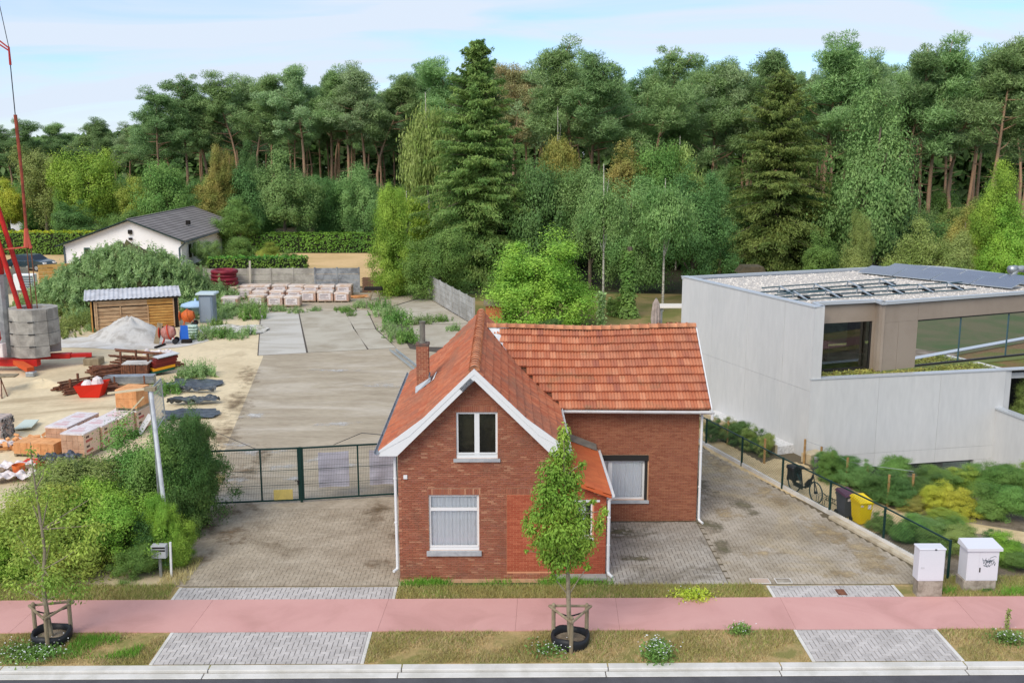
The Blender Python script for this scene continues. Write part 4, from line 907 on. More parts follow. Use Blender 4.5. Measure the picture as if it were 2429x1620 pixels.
# rooms behind the tinted glass: floor, back wall, some furniture blocks
fl_ = [c0 - RD * .4, c1, c2 + d * .3, c3, c3 - n * 5, c0 - n * 5 + RD * 1.0]
room = part('room', MB().sheet([(q.x, q.y, 3.40) for q in (c0 - n * .2, c1 - n * .2, c3 - n * .25, c3 - n * 5.2, c0 - n * 5.2)]), M('floor_grey', lin(186, 196, 190), fine=.05), mod)
part('inner_wall', wallbox(MB(), c0 - n * 5.2, d, n, -1, 13, 3.4, ZR - .1, -.1, 0), m_room, mod)
for (u, t, ww_, hh) in ((1.0, 2.2, 1.1, .9), (4.2, 2.8, .6, 2.0), (7.0, 3.2, 1.8, .75), (9.5, 2.5, 1.2, 1.0)):
    part('furniture', wallbox(MB(), c0, d, n, u, u + ww_, 3.41, 3.41 + hh, -t - .6, -t), M('furniture%d' % int(u), lin(80, 62, 52), fine=.1), room)
# flat roof: membrane upstand, gravel bed, coping
rim = [Vector((13.12, 42.38, 0)), Vector((13.52, 42.46, 0)), Vector((13.50, 43.50, 0)), Vector((16.38, 44.30, 0)), Vector((16.44, 43.62, 0)), Vector((25.5, 47.28, 0)), Vector((28.0, 50.6, 0)), Vector((26.4, 53.4, 0)), Vector((24.6, 56.6, 0)), Vector((23.0, 57.4, 0)), Vector((21.4, 56.7, 0)), B0]
part('roof_slab', MB().prism([(q.x, q.y) for q in rim], ZT - .13, ZT - .10), m_epdm, mod)
cen = sum(rim, Vector((0, 0, 0))) / len(rim)
inner = [Vector((12.98, 43.62, 0)), Vector((16.5, 44.6, 0)), Vector((16.6, 44.0, 0)), Vector((24.9, 47.4, 0)), Vector((27.3, 50.5, 0)), Vector((24.3, 56.0, 0)), Vector((23.0, 56.8, 0)), Vector((21.5, 56.2, 0)), B0 + Vector((.75, -.45, 0))]
gr = part('gravel_bed', MB().prism([(q.x, q.y) for q in inner], ZT - .099, ZT - .07), m_gravel, mod)
r_ = np.random.default_rng(17); vs = []; fs = []
def inp(x, y, P): 
    c = False; j = len(P) - 1
    for i in range(len(P)):
        if (P[i].y > y) != (P[j].y > y) and x < (P[j].x - P[i].x) * (y - P[i].y) / (P[j].y - P[i].y) + P[i].x: c = not c
        j = i
    return c
mbp = MB()
while len(mbp.f) < 9000:
    x, y = r_.uniform(9.5, 27), r_.uniform(43.4, 57)
    if not inp(x, y, inner): continue
    s = r_.uniform(.03, .07); an = r_.uniform(0, 6.28); q = [(x + s * math.cos(an + k * 2.094) * r_.uniform(.7, 1.2), y + s * math.sin(an + k * 2.094) * r_.uniform(.7, 1.2), ZT - .072) for k in range(3)] + [(x, y, ZT - .072 + s * .7)]
    mbp.add(q, [(0, 1, 3), (1, 2, 3), (2, 0, 3)])
o = part('pebbles', mbp, M('pebble', lin(214, 206, 196), fine=.05, isl=.25), mod); o['kind'] = 'stuff'
cop = MB()
for q0, q1 in zip(rim, rim[1:] + rim[:1]):
    if (q0 - rim[11]).length < .01:
        q0, q1 = A0 + LD * .1, B0
        wallbox(cop, A0, LD, LN, -.03, LL + .1, ZT, ZT + .05, -.37, .03); continue
    dd = (q1 - q0).normalized(); nn = Vector((dd.y, -dd.x, 0)); wallbox(cop, q0, dd, nn, -.02, (q1 - q0).length + .02, ZT - .10 if q0.y < 48 else ZT - .1, ZT + .035, -.16, .05)
part('coping', cop, m_coping, mod)
# solar panels (one thing each) and the bare mounting frames in front of them
def G6(x, y): return g('11', x, y, ZT + .15)
pu = (G6(1560, 120) - G6(1295, 128)); 
def solar(pts, z0, z1, label):
    """pts: four corners on the roof plan; near edge low, far edge high"""
    c = sum((Vector((q[0], q[1], 0)) for q in pts), Vector()) / 4
    t = thing('solar_panel', label, 'solar panel', (c.x, c.y, ZT - .07), 0, 'solar panels on the flat roof')
    zq = [z0, z0, z1, z1]
    P_ = [Vector((q[0], q[1], zz_)) for q, zz_ in zip(pts, zq)]
    mb = MB(); vs = P_ + [q - Vector((0, 0, .035)) for q in P_]
    mb.add(vs, [(0, 1, 2, 3), (7, 6, 5, 4), (4, 5, 1, 0), (5, 6, 2, 1), (6, 7, 3, 2), (7, 4, 0, 3)])
    part('frame', mb, m_alu, t)
    ce = sum(P_, Vector()) / 4; mb = MB().sheet([ce + (q - ce) * .975 + Vector((0, 0, .004)) for q in P_]); part('cell_sheet', mb, m_panel, t)
    return t
o_ = Vector((19.3, 53.6)); ua = Vector((5.55, -6.9)).normalized(); ub = Vector((ua.y * -1, ua.x))          # rows run away from the street diagonally
lab = [['solar panel at the far left corner of the dark array', 'solar panel second along the gravel edge of the array', 'solar panel third along the gravel edge, behind the bare frames', 'solar panel nearest the taupe window wall'],
       ['solar panel in the back row by the rear roof edge', 'solar panel in the middle of the back row', 'solar panel in the back row before the vent pipe', 'solar panel at the right end of the back row beside the vent pipe']]
for j in range(2):
    for i in range(4):
        b = Vector((18.95, 54.1)) + ua * (i * 2.05) + ub * (j * 1.45) + (Vector((.5, .1)) if j else Vector((0, 0)))
        pts = [b, b + ua * 1.98, b + ua * 1.98 + ub * 1.32, b + ub * 1.32]
        solar([(q.x, q.y) for q in pts], ZT + .05, ZT + .30, lab[j][i])
def rack(p, q, n, label):
    p = Vector(p); q = Vector(q); d = (q - p).normalized(); nn = Vector((-d.y, d.x, 0)); t = thing('mounting_rack', label, 'mounting rack', ((p + q) / 2).to_tuple()[:2] + (ZT - .07,), 0, 'bare panel racks on the roof')
    z = ZT - .068
    part('high_rail', MB().beam(p + nn * .55 + Vector((0, 0, z + .27)), q + nn * .55 + Vector((0, 0, z + .27)), .05, .05), m_teal, t)
    part('low_rail', MB().beam(p - nn * .35 + Vector((0, 0, z + .06)), q - nn * .35 + Vector((0, 0, z + .06)), .05, .05), m_teal, t)
    part('wind_plate', MB().beam(p + nn * .66 + Vector((0, 0, z + .05)), q + nn * .66 + Vector((0, 0, z + .05)), .03, .06), m_teal, t)
    for k in range(n):
        c = p + (q - p) * ((k + .5) / n)
        part('triangle_bracket', MB().beam(c + nn * .56 + Vector((0, 0, z + .29)), c - nn * .45 + Vector((0, 0, z + .05)), .06, .05).beam(c + nn * .56 + Vector((0, 0, z + .26)), c + nn * .62 + Vector((0, 0, z)), .05, .05), m_alu, t)
        part('ballast_tile', MB().cbox(c + nn * .2 + d * .3 + Vector((0, 0, z + .05)), .4, .4, .08, math.atan2(d.y, d.x)), m_dark, t)
A1 = g('11', 640, 275, ZT); A2 = g('11', 1545, 205, ZT); B1 = g('11', 740, 310, ZT); B2 = g('11', 1990, 235, ZT); C1 = g('11', 2060, 262, ZT); C2 = g('11', 2330, 232, ZT)
rack((A1.x, A1.y, 0), (A2.x, A2.y, 0), 4, 'bare aluminium rack on the gravel, the farther of the two long ones')
rack((B1.x, B1.y, 0), (B2.x, B2.y, 0), 6, 'bare aluminium rack nearest the parapet of the flat roof')
vp = thing('vent_pipe', 'silver bent vent pipe at the rear right edge of the flat roof', 'vent pipe', (26.4, 51.8, ZT - .1))
part('duct', MB().tube([(26.0, 51.6, ZT - .05), (26.0, 51.6, ZT + .25), (26.15, 51.6, ZT + .48), (26.4, 51.65, ZT + .5), (27.4, 51.9, ZT + .28)], .17, 10), m_steel, vp, smooth=True)
part('cowl', MB().tube([(25.75, 51.55, ZT + .46), (26.15, 51.62, ZT + .5)], [.2, .19], 10), m_steel, vp, smooth=True)
# ledge of pale concrete along the left wall with planting strip
lg = [g('12', 120, 130), g('12', 850, 470)]
led = thing('planter_wall', 'low pale concrete planter along the foot of the blank concrete wall', 'planter', tuple(lg[1]))
dl = (lg[0] - lg[1]); ll = dl.length; dl.normalize(); nl = Vector((-dl.y, dl.x, 0)); nl = nl if nl.x < 0 else -nl
part('kerb_wall', wallbox(MB(), lg[1] + Vector((0, 0, 0)), dl, nl, 0.1, ll, -.2, .42, .0, .12), M('planter_side', lin(186, 170, 140), fine=.1), led)
part('white_gravel', wallbox(MB(), lg[1], dl, nl, 0.1, ll, -.1, .36, -1.5, -.005), M('white_gravel', lin(220, 218, 216), lin(190, 188, 186), scale=10, fine=.1), led)
q = g('12', 1180, 560)
pb_ = thing('planter_wall', 'short pale concrete block at the corner of the modern building', 'planter', tuple(g('12', 1150, 540)))
part('kerb_wall', MB().cbox(g('12', 1150, 540) + Vector((.15, .25, .12)), .9, .5, .55, .6), bpy.data.materials['planter_side'], pb_)
# ------------------------------------------------------------------ fences and walls
def rod(mb, p, q, r=.006, n=4): return mb.tube([p, q], r, n, False)
# dark green chain link fence along the drive
FP = [Vector((p.x, p.y, 0)) for p in (g('12', 175, 385), g('12', 505, 570), g('12', 880, 780), g('12', 1320, 1015), g('12', 1820, 1280), g('14', 1640, 600))]
fn = thing('chain_link_fence', 'low dark green chain link fence on a concrete edge along the paved drive', 'fence', tuple(FP[2]))
FH = 1.24
d = (FP[5] - FP[0]).normalized()
st_ = FP[0] - d * 1.2
for p in FP:
    part('post', MB().tube([p + Vector((0, 0, -.1)), p + Vector((0, 0, FH + .04))], .045, 8), m_dkgreen, fn)
part('top_rail', MB().tube([st_ + Vector((0, 0, FH))] + [p + Vector((0, 0, FH)) for p in FP], .03, 6), m_dkgreen, fn)
mb = MB(); tot = (FP[5] - st_).length
n_ = int(tot / .11)
for k in range(-10, n_):
    for sg in (1, -1):
        s0 = k * .11 if sg > 0 else k * .11 + 1.0; s1 = s0 + sg * 1.0
        lo, hi = max(0, min(s0, s1)), min(tot, max(s0, s1))
        if hi - lo < .05: continue
        zf = lambda s: .14 + 1.06 * (s - s0) / (s1 - s0)
        mb.beam(st_ + d * lo + Vector((0, 0, zf(lo))), st_ + d * hi + Vector((0, 0, zf(hi))), .0045, .0045)
part('wire_mesh', mb, M('fence_wire', lin(40, 62, 56), fine=.05, rough=.5), fn)
ns = Vector((d.y, -d.x, 0)); ns = ns if ns.x < 0 else -ns
mb = MB(); tot2 = (FP[5] - d * .75 - st_).length
k = 0
while k * 2.0 < tot2:
    l0, l1 = k * 2.0 + .006, min(tot2, k * 2.0 + 1.994)
    part('edge_plate', wallbox(MB(), st_, d, ns, l0, l1, -.1, .15 if l0 < 9 else .17, -.05, .05), m_kerb, fn); k += 1
part('footing', wallbox(MB(), st_, d, ns, 10.6, tot2 - .4, -.08, .08, .055, .28), M('footing_concrete', lin(196, 184, 162), lin(170, 156, 132), scale=2, fine=.1), fn)
# concrete panel wall at the back of the yard: posts and four panels to a bay
m_panelwall = M('panel_wall', lin(176, 170, 158), lin(150, 144, 134), scale=1.3, fine=.10, fscale=6, bump=.3, objr=.05)
m_paneldark = M('panel_wall_dark', lin(156, 158, 160), lin(118, 120, 124), scale=1.6, fine=.12, fscale=6, bump=.3, objr=.06)
def panel_wall(label, P0, P1, nb, hgt, rows, mats, posth=.05):
    P0 = Vector(P0); P1 = Vector(P1); dd = (P1 - P0) / nb; u = dd.normalized(); nn = Vector((u.y, -u.x, 0)); t = thing('panel_wall', label, 'wall', tuple((P0 + P1) / 2))
    l = dd.length
    for b in range(nb + 1):
        q = P0 + dd * b
        part('post', wallbox(MB(), q, u, nn, -.07, .07, -.1, hgt + posth, -.08, .06), mats(b), t)
    ph = hgt / rows
    for b in range(nb):
        for r0 in range(rows):
            me = MB().box(.075, -.02 + .006 * (r0 % 2), r0 * ph + .012, l - .075, .025, (r0 + 1) * ph - .012)
            mm = Matrix.Rotation(math.atan2(u.y, u.x), 4, 'Z'); q = P0 + dd * b
            o = put('panel', me.mesh('panel', mats(b)), t, q - t.location, (0, 0, math.atan2(u.y, u.x)))
    return t
bw0 = g('6', 105, 505); bw1 = g('6', 1478, 500)
bw0 = Vector((-26.9, 92.3, 0)); bw1 = Vector((-13.0, 92.9, 0))
panel_wall('weathered grey concrete panel wall behind the wrapped brick pallets', bw0, bw1, 7, 2.28, 4, lambda b: m_paneldark if b >= 5 else m_panelwall)
pp = thing('wooden_post', 'pale taller post standing proud of the grey panel wall by the red coils', 'post', (-22.6, 92.1, 0))
part('shaft', MB().cbox((-22.7, 92.1, 1.5), .16, .12, 3.0, 0, 0, .03), M('pale_post', lin(190, 182, 166), fine=.1), pp)
sw0 = Vector((-6.5, 90.0, 0)); sw1 = Vector((-2.1, 75.6, 0))
panel_wall('pale grey concrete panel wall running along the trees towards the house', sw0, sw1, 7, 2.0, 5, lambda b: m_wallgrey)
bk = thing('brick_wall', 'low dark brick wall in the shade between the panel wall and the trees', 'wall', (-10.5, 93.4, 0))
mbk = MB()
rr_ = np.random.default_rng(3)
for r0 in range(16):
    for k in range(27):
        x = -12.8 + k * .21 + (.1 if r0 % 2 else 0); mbk.box(x, 93.0 - .05 * (k % 2) * .1, .02 + r0 * .085, x + .2, 93.2, .02 + r0 * .085 + .075)
part('brick_field', mbk, M('shade_brick', lin(120, 92, 74), fine=.1, isl=.15), bk)['kind'] = 'stuff'
# the double mesh gate of the yard
GL = g('15', -120, 790); GM = g('15', 925, 745); GR = g('15', 1815, 690)
GL, GM, GR = (Vector((p.x, p.y, 0)) for p in (GL, GM, GR))
gz = a('15', 920, 245, GM.y).z
gate = thing('yard_gate', 'dark green double mesh gate across the yard entrance beside the house', 'gate', tuple(GM))
def leafgate(p, q, posts, nm):
    u = (q - p).normalized(); l = (q - p).length; V = lambda s, z: p + u * s + Vector((0, 0, z))
    fr = part('gate_leaf', MB().beam(V(0, .10), V(l, .10), .05, .06).beam(V(0, gz), V(l, gz), .05, .06).beam(V(posts[0] * l, .07), V(posts[0] * l, gz + .03), .055, .055, up=(0, 1, 0)).beam(V(posts[-1] * l, .07), V(posts[-1] * l, gz + .03), .055, .055, up=(0, 1, 0)), m_dkgreen, gate)
    for s in posts[1:-1]: part('upright', MB().beam(V(s * l, .13), V(s * l, gz - .03), .055, .055, up=(0, 1, 0)), m_dkgreen, fr)
    part('mid_rail', MB().beam(V(0, gz * .60), V(l, gz * .60), .014, .018).beam(V(0, gz * .33), V(l, gz * .33), .010, .012), m_dkgreen, fr)
    mb = MB(); k = 0
    while k * .06 < l: mb.beam(V(k * .06, .12), V(k * .06, gz - .02), .0055, .0055, up=(0, 1, 0)); k += 1
    for j in range(int(gz / .2)): mb.beam(V(0, .2 + j * .2), V(l, .2 + j * .2), .0055, .0055)
    part('wire_mesh', mb, bpy.data.materials['fence_wire'], fr)
leafgate(GL, GM - (GM - GL).normalized() * .06, (0, .655, .995), 'l')
leafgate(GM + (GR - GM).normalized() * .06, GR, (.005, .585, .995), 'r')
part('meeting_post', MB().beam(GM + Vector((0, 0, 0)), GM + Vector((0, 0, gz + .04)), .09, .07, up=(0, 1, 0)), m_dkgreen, gate)
part('handle', MB().beam(GM + Vector((-.04, -.06, .86)), GM + Vector((-.22, -.07, .86)), .03, .03).beam(GM + Vector((-.10, -.06, .86)), GM + Vector((-.10, -.06, .70)), .05, .02), m_black, gate)
def banner(p, q, z0, z1, label, seed):
    p = Vector(p); q = Vector(q); u = (q - p); mb = MB(); n = 14; r__ = np.random.default_rng(seed); ph = r__.uniform(0, 6)
    vs = []
    for j in range(9):
        for i in range(n + 1):
            s = i / n; t = j / 8; off_ = .035 * math.sin(s * 7 + ph + t * 2) * t + .02 * math.sin(t * 14 + s * 3)
            vs.append(p + u * s + Vector((0, .08 + off_, z0 + (z1 - z0) * (1 - t) - .03 * math.sin(s * 3.14) * (t == 0))))
    fs = [(j * (n + 1) + i, j * (n + 1) + i + 1, (j + 1) * (n + 1) + i + 1, (j + 1) * (n + 1) + i) for j in range(8) for i in range(n)]
    mb.add(vs, fs)
    return single('banner', mb, M('banner%d' % seed, lin(196, 194, 208), lin(184, 182, 196), scale=1.5, fine=.04), label, 'banner', tuple((p + q) / 2 + Vector((0, 0, z0))), None, True)
ug = (GR - GM).normalized()
banner(GM + ug * .64, GM + ug * 1.78, .50, 1.88, 'pale lilac tarpaulin hung in the middle of the gate', 1)
banner(GM + ug * 2.55, GM + ug * 3.45, .48, 1.86, 'pale lilac tarpaulin hung behind the gate next to the house corner', 2)
ul = (GM - GL).normalized()
mb = MB(); pA = GM - ul * 1.02; pB = GM - ul * .32
mb.add([pA + Vector((0, -.02, .10)), pB + Vector((0, -.02, .12)), pB + Vector((0, -.02, .52)), pA + Vector((0, -.02, .52)), pA + Vector((0, .0, .10)), pB + Vector((0, .0, .12)), pB + Vector((0, .0, .52)), pA + Vector((0, .0, .52))], [(0, 1, 2, 3), (7, 6, 5, 4), (0, 4, 5, 1), (3, 2, 6, 7), (0, 3, 7, 4), (1, 5, 6, 2)])
single('notice_board', mb, M('faded_yellow', lin(206, 186, 108), lin(190, 172, 104), scale=3, fine=.08), 'faded yellow board fixed low on the gate by the handle', 'sign', tuple(pA))
w1 = MB().tube([a('15', 1220, 214, GM.y + .4), a('15', 1480, 105, GM.y - 1.5), (-3.75, 31.2, 4.25)], .012, 4)
single('cable', w1, m_black, 'thin cable sagging from the gate up to the house eaves', 'cable', tuple(a('15', 1220, 214, GM.y + .4)))
w1 = MB().tube([g('15', 100, 85, .05), a('15', 300, 170, 38.6), a('15', 525, 265, GM.y)], .012, 4)
single('cable', w1, m_black, 'thin cable slack behind the left gate leaf', 'cable', tuple(g('15', 100, 85, .05)))
# ------------------------------------------------------------------ vegetation builders
def cards(C, s, rg, out=None, asp=1.5, up=0.55, droop=None):
    """leaf-sized diamonds at the points C with half-length s; normals lean outwards and up"""
    C = np.asarray(C, float); N_ = len(C); s = np.broadcast_to(np.asarray(s, float), (N_,))
    n = rg.normal(0, 1, (N_, 3)) * .42
    if out is not None: n += out
    n[:, 2] += up
    n /= np.linalg.norm(n, axis=1, keepdims=True) + 1e-9
    t = rg.normal(0, 1, (N_, 3))
    if droop is not None: t = t * .35 + droop
    u = t - n * (t * n).sum(1, keepdims=True); u /= np.linalg.norm(u, axis=1, keepdims=True) + 1e-9
    v = np.cross(n, u); a_ = u * (s * asp)[:, None]; b_ = v * s[:, None] * .8
    V = np.stack([C - a_, C - a_ * .1 + b_, C + a_, C - a_ * .1 - b_], 1).reshape(-1, 3)
    Fq = np.arange(4 * N_).reshape(-1, 4)
    return V, Fq
def join(parts_):
    Vs, Fs, o_ = [], [], 0
    for V, Fq in parts_: Vs.append(V); Fs.append(Fq + o_); o_ += len(V)
    return np.concatenate(Vs), np.concatenate(Fs)
def sph(rg, n):
    d_ = rg.normal(0, 1, (n, 3)); return d_ / np.linalg.norm(d_, axis=1, keepdims=True)
def crown_round(seed, nc=110, per=75, leafs=.06, clump=.20, lob=.22, bottom=-.75, taper=0.0, flat=.75, sphase=None):
    """broadleaf crown in the box x,y in [-1,1], z in [0,2]: clumps spread through a lobed ball"""
    rg = np.random.default_rng(seed); lobes = sph(rg, 9); amp = rg.uniform(.4, 1, 9)
    D = sph(rg, nc * 3); D = D[D[:, 2] > bottom][:nc]
    k = 1 - lob + lob * 1.9 * np.clip(((D @ lobes.T) ** 5 * (D @ lobes.T > 0) * amp).sum(1), 0, 1)
    rad = rg.uniform(.12, 1, len(D)) ** .42 * k
    P = D * rad[:, None]
    if taper: P[:, :2] *= (1 - taper * np.clip(P[:, 2:3] * .5 + .5, 0, 1))
    out_ = []; crad = clump * rg.uniform(.65, 1.35, len(D))
    for p, r, d_ in zip(P, crad, D):
        m = int(per * rg.uniform(.7, 1.3)); q = np.clip(rg.normal(0, .5, (m, 3)), -1.3, 1.3) * r; q[:, 2] *= flat
        o_ = q / (r + 1e-6) * 1.3 + d_ * .45
        out_.append(cards(p + q, leafs * rg.uniform(.6, 1.3, m), rg, o_))
    V, Fq = join(out_); zl, zh = np.percentile(V[:, 2], (1.5, 99.3)); V[:, 2] = (V[:, 2] - zl) / (zh - zl) * 2; V[:, :2] /= np.percentile(np.hypot(V[:, 0], V[:, 1]), 97); return V, Fq
def limbs(seed, h0, rt, n=6, spread=.6, top=1.6):
    """tapered trunk from z=-? to the crown with limbs, in crown units"""
    rg = np.random.default_rng(seed + 500); mb = MB(); bend = rg.normal(0, .05, 2)
    pts = [(bend[0] * t * t, bend[1] * t * t, -h0 + (h0 + top) * t) for t in np.linspace(0, 1, 6)]
    mb.tube(pts, [rt * (1.25 - t) for t in np.linspace(0, 1, 6)], 7)
    for k in range(n):
        an = k * 2.4 + rg.uniform(0, .6); z0 = rg.uniform(-.1, .9); l = rg.uniform(.5, 1) * spread
        p = Vector((bend[0] * .2, bend[1] * .2, z0)); q = p + Vector((math.cos(an) * l, math.sin(an) * l, rg.uniform(.3, .7)))
        mb.tube([p, p.lerp(q, .5) + Vector((0, 0, -.05)), q], [rt * .45, rt * .3, rt * .08], 5)
    return mb
mL = {'mid': leaf('leaf_mid_green', lin(132, 166, 84), lin(100, 140, 66), hue=.012),
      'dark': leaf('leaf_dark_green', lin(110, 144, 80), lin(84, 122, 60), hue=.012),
      'blue': leaf('leaf_blue_green', lin(112, 150, 84), lin(86, 124, 66), hue=.012),
      'bright': leaf('leaf_bright_green', lin(164, 194, 76), lin(122, 162, 60), hue=.012),
      'lime': leaf('leaf_lime', lin(206, 208, 80), lin(168, 190, 64), hue=.012),
      'yellow': leaf('leaf_yellow_green', lin(172, 186, 82), lin(134, 160, 66), hue=.012),
      'ochre': leaf('leaf_ochre', lin(182, 172, 92), lin(142, 152, 76), hue=.012),
      'olive': leaf('leaf_olive', lin(160, 172, 98), lin(128, 148, 76), hue=.012),
      'birch': leaf('leaf_birch', lin(168, 186, 106), lin(134, 160, 80), hue=.012),
      'sage': leaf('leaf_sage', lin(142, 172, 102), lin(110, 146, 80), hue=.012),
      'pine': leaf('needle_pine', lin(166, 194, 128), lin(136, 166, 104), trans=.42, isl=.42, hue=.01),
      'pine2': leaf('needle_pine_dark', lin(150, 178, 118), lin(118, 150, 92), trans=.42, isl=.42, hue=.01),
      'pine3': leaf('needle_pine_grey', lin(176, 198, 146), lin(146, 172, 118), trans=.42, isl=.42, hue=.01),
      'rust': leaf('needle_rust', lin(186, 168, 126), lin(160, 160, 112), trans=.42, isl=.42, hue=.01),
      'spruce': leaf('needle_spruce', lin(146, 166, 90), lin(108, 138, 72), trans=.42, isl=.42, hue=.01),
      'spruce2': leaf('needle_spruce_olive', lin(146, 162, 86), lin(106, 132, 68), trans=.42, isl=.42, hue=.01),
      'bluespruce': leaf('needle_blue', lin(136, 161, 135), lin(111, 136, 115), trans=.2, isl=.35, hue=.01),
      'hedge': leaf('hedge_leaf', lin(118, 162, 60), lin(86, 130, 50)), 'hedgetop': leaf('hedge_new_leaf', lin(203, 210, 61), lin(156, 189, 49)),
      'weed': leaf('weed_leaf', lin(162, 186, 124), lin(130, 158, 98), hue=.01), 'drygrass': leaf('dry_grass_blade', lin(206, 188, 138), lin(166, 158, 98), trans=.2, isl=.3),
      'grass': leaf('green_grass_blade', lin(146, 168, 84), lin(180, 172, 104), trans=.2, isl=.3), 'lushgrass': leaf('lush_grass_blade', lin(128, 167, 58), lin(104, 148, 51), trans=.2, isl=.3)}
m_bark = M('bark_grey', lin(112, 100, 86), lin(84, 76, 64), scale=3, fine=.2, stretch=(1, 1, .3), bump=.5)
m_birchbark = M('bark_birch', lin(196, 190, 176), lin(120, 112, 98), scale=4, lo=.5, hi=.6, fine=.1, stretch=(1, 1, 2.5))
m_pinebark = M('bark_pine', lin(180, 142, 112), lin(150, 126, 106), scale=1.2, fine=.15, stretch=(1, 1, .3), bump=.4, objr=.15)
m_wood = M('weathered_wood', lin(150, 136, 112), lin(122, 108, 86), scale=3, fine=.12, stretch=(1, 1, .3), objr=.08)
BROAD = [np_mesh('crown', *crown_round(60 + i, 140, 290, .018, .25, lob=[.42, .5, .4, .46, .42][i], bottom=-.9, taper=[0, .35, .15, .5, .05][i]), mL['mid']) for i in range(5)]
FINE = [np_mesh('crown', *crown_round(80 + i, 160, 350, .0155, .235, lob=.5, bottom=-.95, taper=[.1, .3, .2][i]), mL['mid']) for i in range(3)]
TRUNK = [limbs(60 + i, 1.3, .07).mesh('trunk', m_bark, True) for i in range(3)]
def oslot(o, m):
    if o.material_slots:
        o.material_slots[0].link = 'OBJECT'; o.material_slots[0].material = m
def broad(name, label, cat, x, y, ztop, r, hc, mat, var=0, group=None, bark=None, trunk=True, fine=False, rz=0.0, z0=0.0, ry=None, sub='crown'):
    """broadleaf thing: crown of radius r and height hc whose top is at ztop"""
    t = thing(name, label, cat, (x, y, z0), rz, group)
    me = (FINE if fine else BROAD)[var % (3 if fine else 5)]
    zb = ztop - hc - z0
    n = max(1, round(hc / (2.1 * r))); hk = hc if n == 1 else hc / n * 1.4
    for k in range(n):                                           # tall crowns are stacked from several foliage masses
        q = k / max(1, n - 1); rk = r * (1 - .32 * q); sh = 0 if n == 1 else r * .22
        o = put(sub, (FINE if fine else BROAD)[(var + k) % (3 if fine else 5)], t, (sh * math.sin(k * 2.3 + x), sh * math.cos(k * 2.9 + y), zb + (hc - hk) * q), (0, 0, rz * 1.7 + k * 2), (rk, (ry or r) * rk / r, hk / 2)); oslot(o, mL[mat])
    if trunk:
        k = max(.05, zb) + .0
        o = put('trunk', TRUNK[var % 3], t, (0, 0, zb), None, (r * .9, r * .9, max(hc / 2, (zb + .2) / 1.3)))
        if bark: oslot(o, bark)
    return t
# Scots pines: bare bent trunks, reddish above, and an umbrella of needle pads
def pine_variant(seed, H=24.0):
    rg = np.random.default_rng(seed); mb = MB(); T = np.linspace(0, 1, 9); b1, b2 = rg.normal(0, .9, 2), rg.normal(0, .7, 2)
    fork = .54 + rg.uniform(-.05, .07)
    pts = [np.array([b1[0] * t ** 2 + b2[0] * math.sin(t * 4.2), b1[1] * t ** 2 + b2[1] * math.sin(t * 3.7), H * .93 * t]) for t in T]
    mb.tube([tuple(p) for p in pts], [.27 * (1.08 - .9 * t) for t in T], 6)
    def at(t): i = min(7, int(t * 8)); f = t * 8 - i; return pts[i] * (1 - f) + pts[i + 1] * f
    out_ = []; nb = int(rg.integers(22, 28))
    for k in range(nb):
        t = fork + (1 - fork) * (k / nb) ** .9; p = at(min(.999, t)); an = rg.uniform(0, 6.28); el = rg.uniform(.15, .75) + .5 * (t > .9)
        l = (2.1 + 3.1 * math.sin(min(1, (t - fork) / (1 - fork) * 1.15 + .28) * math.pi) ** .7) * rg.uniform(.55, 1.15)
        q = p + np.array([math.cos(an) * math.cos(el), math.sin(an) * math.cos(el), math.sin(el)]) * l
        mid = (p + q) / 2 + np.array([0, 0, -.25 * l * .4])
        mb.tube([tuple(p), tuple(mid), tuple(q)], [.09, .06, .025], 4)
        for j in range(int(rg.integers(5, 8))):
            c = mid + (q - mid) * rg.uniform(.25, 1.1) + rg.normal(0, .6, 3) * np.array([1, 1, .8]); r = rg.uniform(.65, 1.3); m = int(230 * r)
            s_ = sph(rg, m) * (rg.uniform(.1, 1, (m, 1)) ** .5) * r; s_[:, 2] *= .72
            dr = s_ / r; dr[:, 2] += .8
            out_.append(cards(c + s_, rg.uniform(.034, .06, m), rg, s_ * .5 / r, asp=4.6, up=.55, droop=dr))
    for k in range(7):                                           # dead stubs
        t = rg.uniform(.28, fork); p = at(t); an = rg.uniform(0, 6.28); l = rg.uniform(.5, 1.8)
        mb.tube([tuple(p), (p[0] + math.cos(an) * l, p[1] + math.sin(an) * l, p[2] + rg.uniform(-.2, .5))], [.05, .012], 3)
    V, Fq = join(out_); return np_mesh('crown', V, Fq, mL['pine']), mb.mesh('trunk', m_pinebark, True), float(np.percentile(V[:, 2], 99.6))
PINE = [pine_variant(s) for s in range(200, 209)]
def pine(label, x, y, ztop, var, mat, rz=0.0, lean=(0, 0), group='pines of the wood behind', wide=1.0):
    s = ztop / PINE[var % len(PINE)][2]
    t = thing('pine_tree', label, 'tree', (x, y, 0), 0, group)
    cr_, tk, _z = PINE[var % len(PINE)]
    o = put('trunk', tk, t, (0, 0, 0), (lean[0], lean[1], rz), (s * wide, s * wide, s))
    o = put('crown', cr_, t, (0, 0, 0), (lean[0], lean[1], rz), (s * wide, s * wide, s)); oslot(o, mL[mat])
    return t
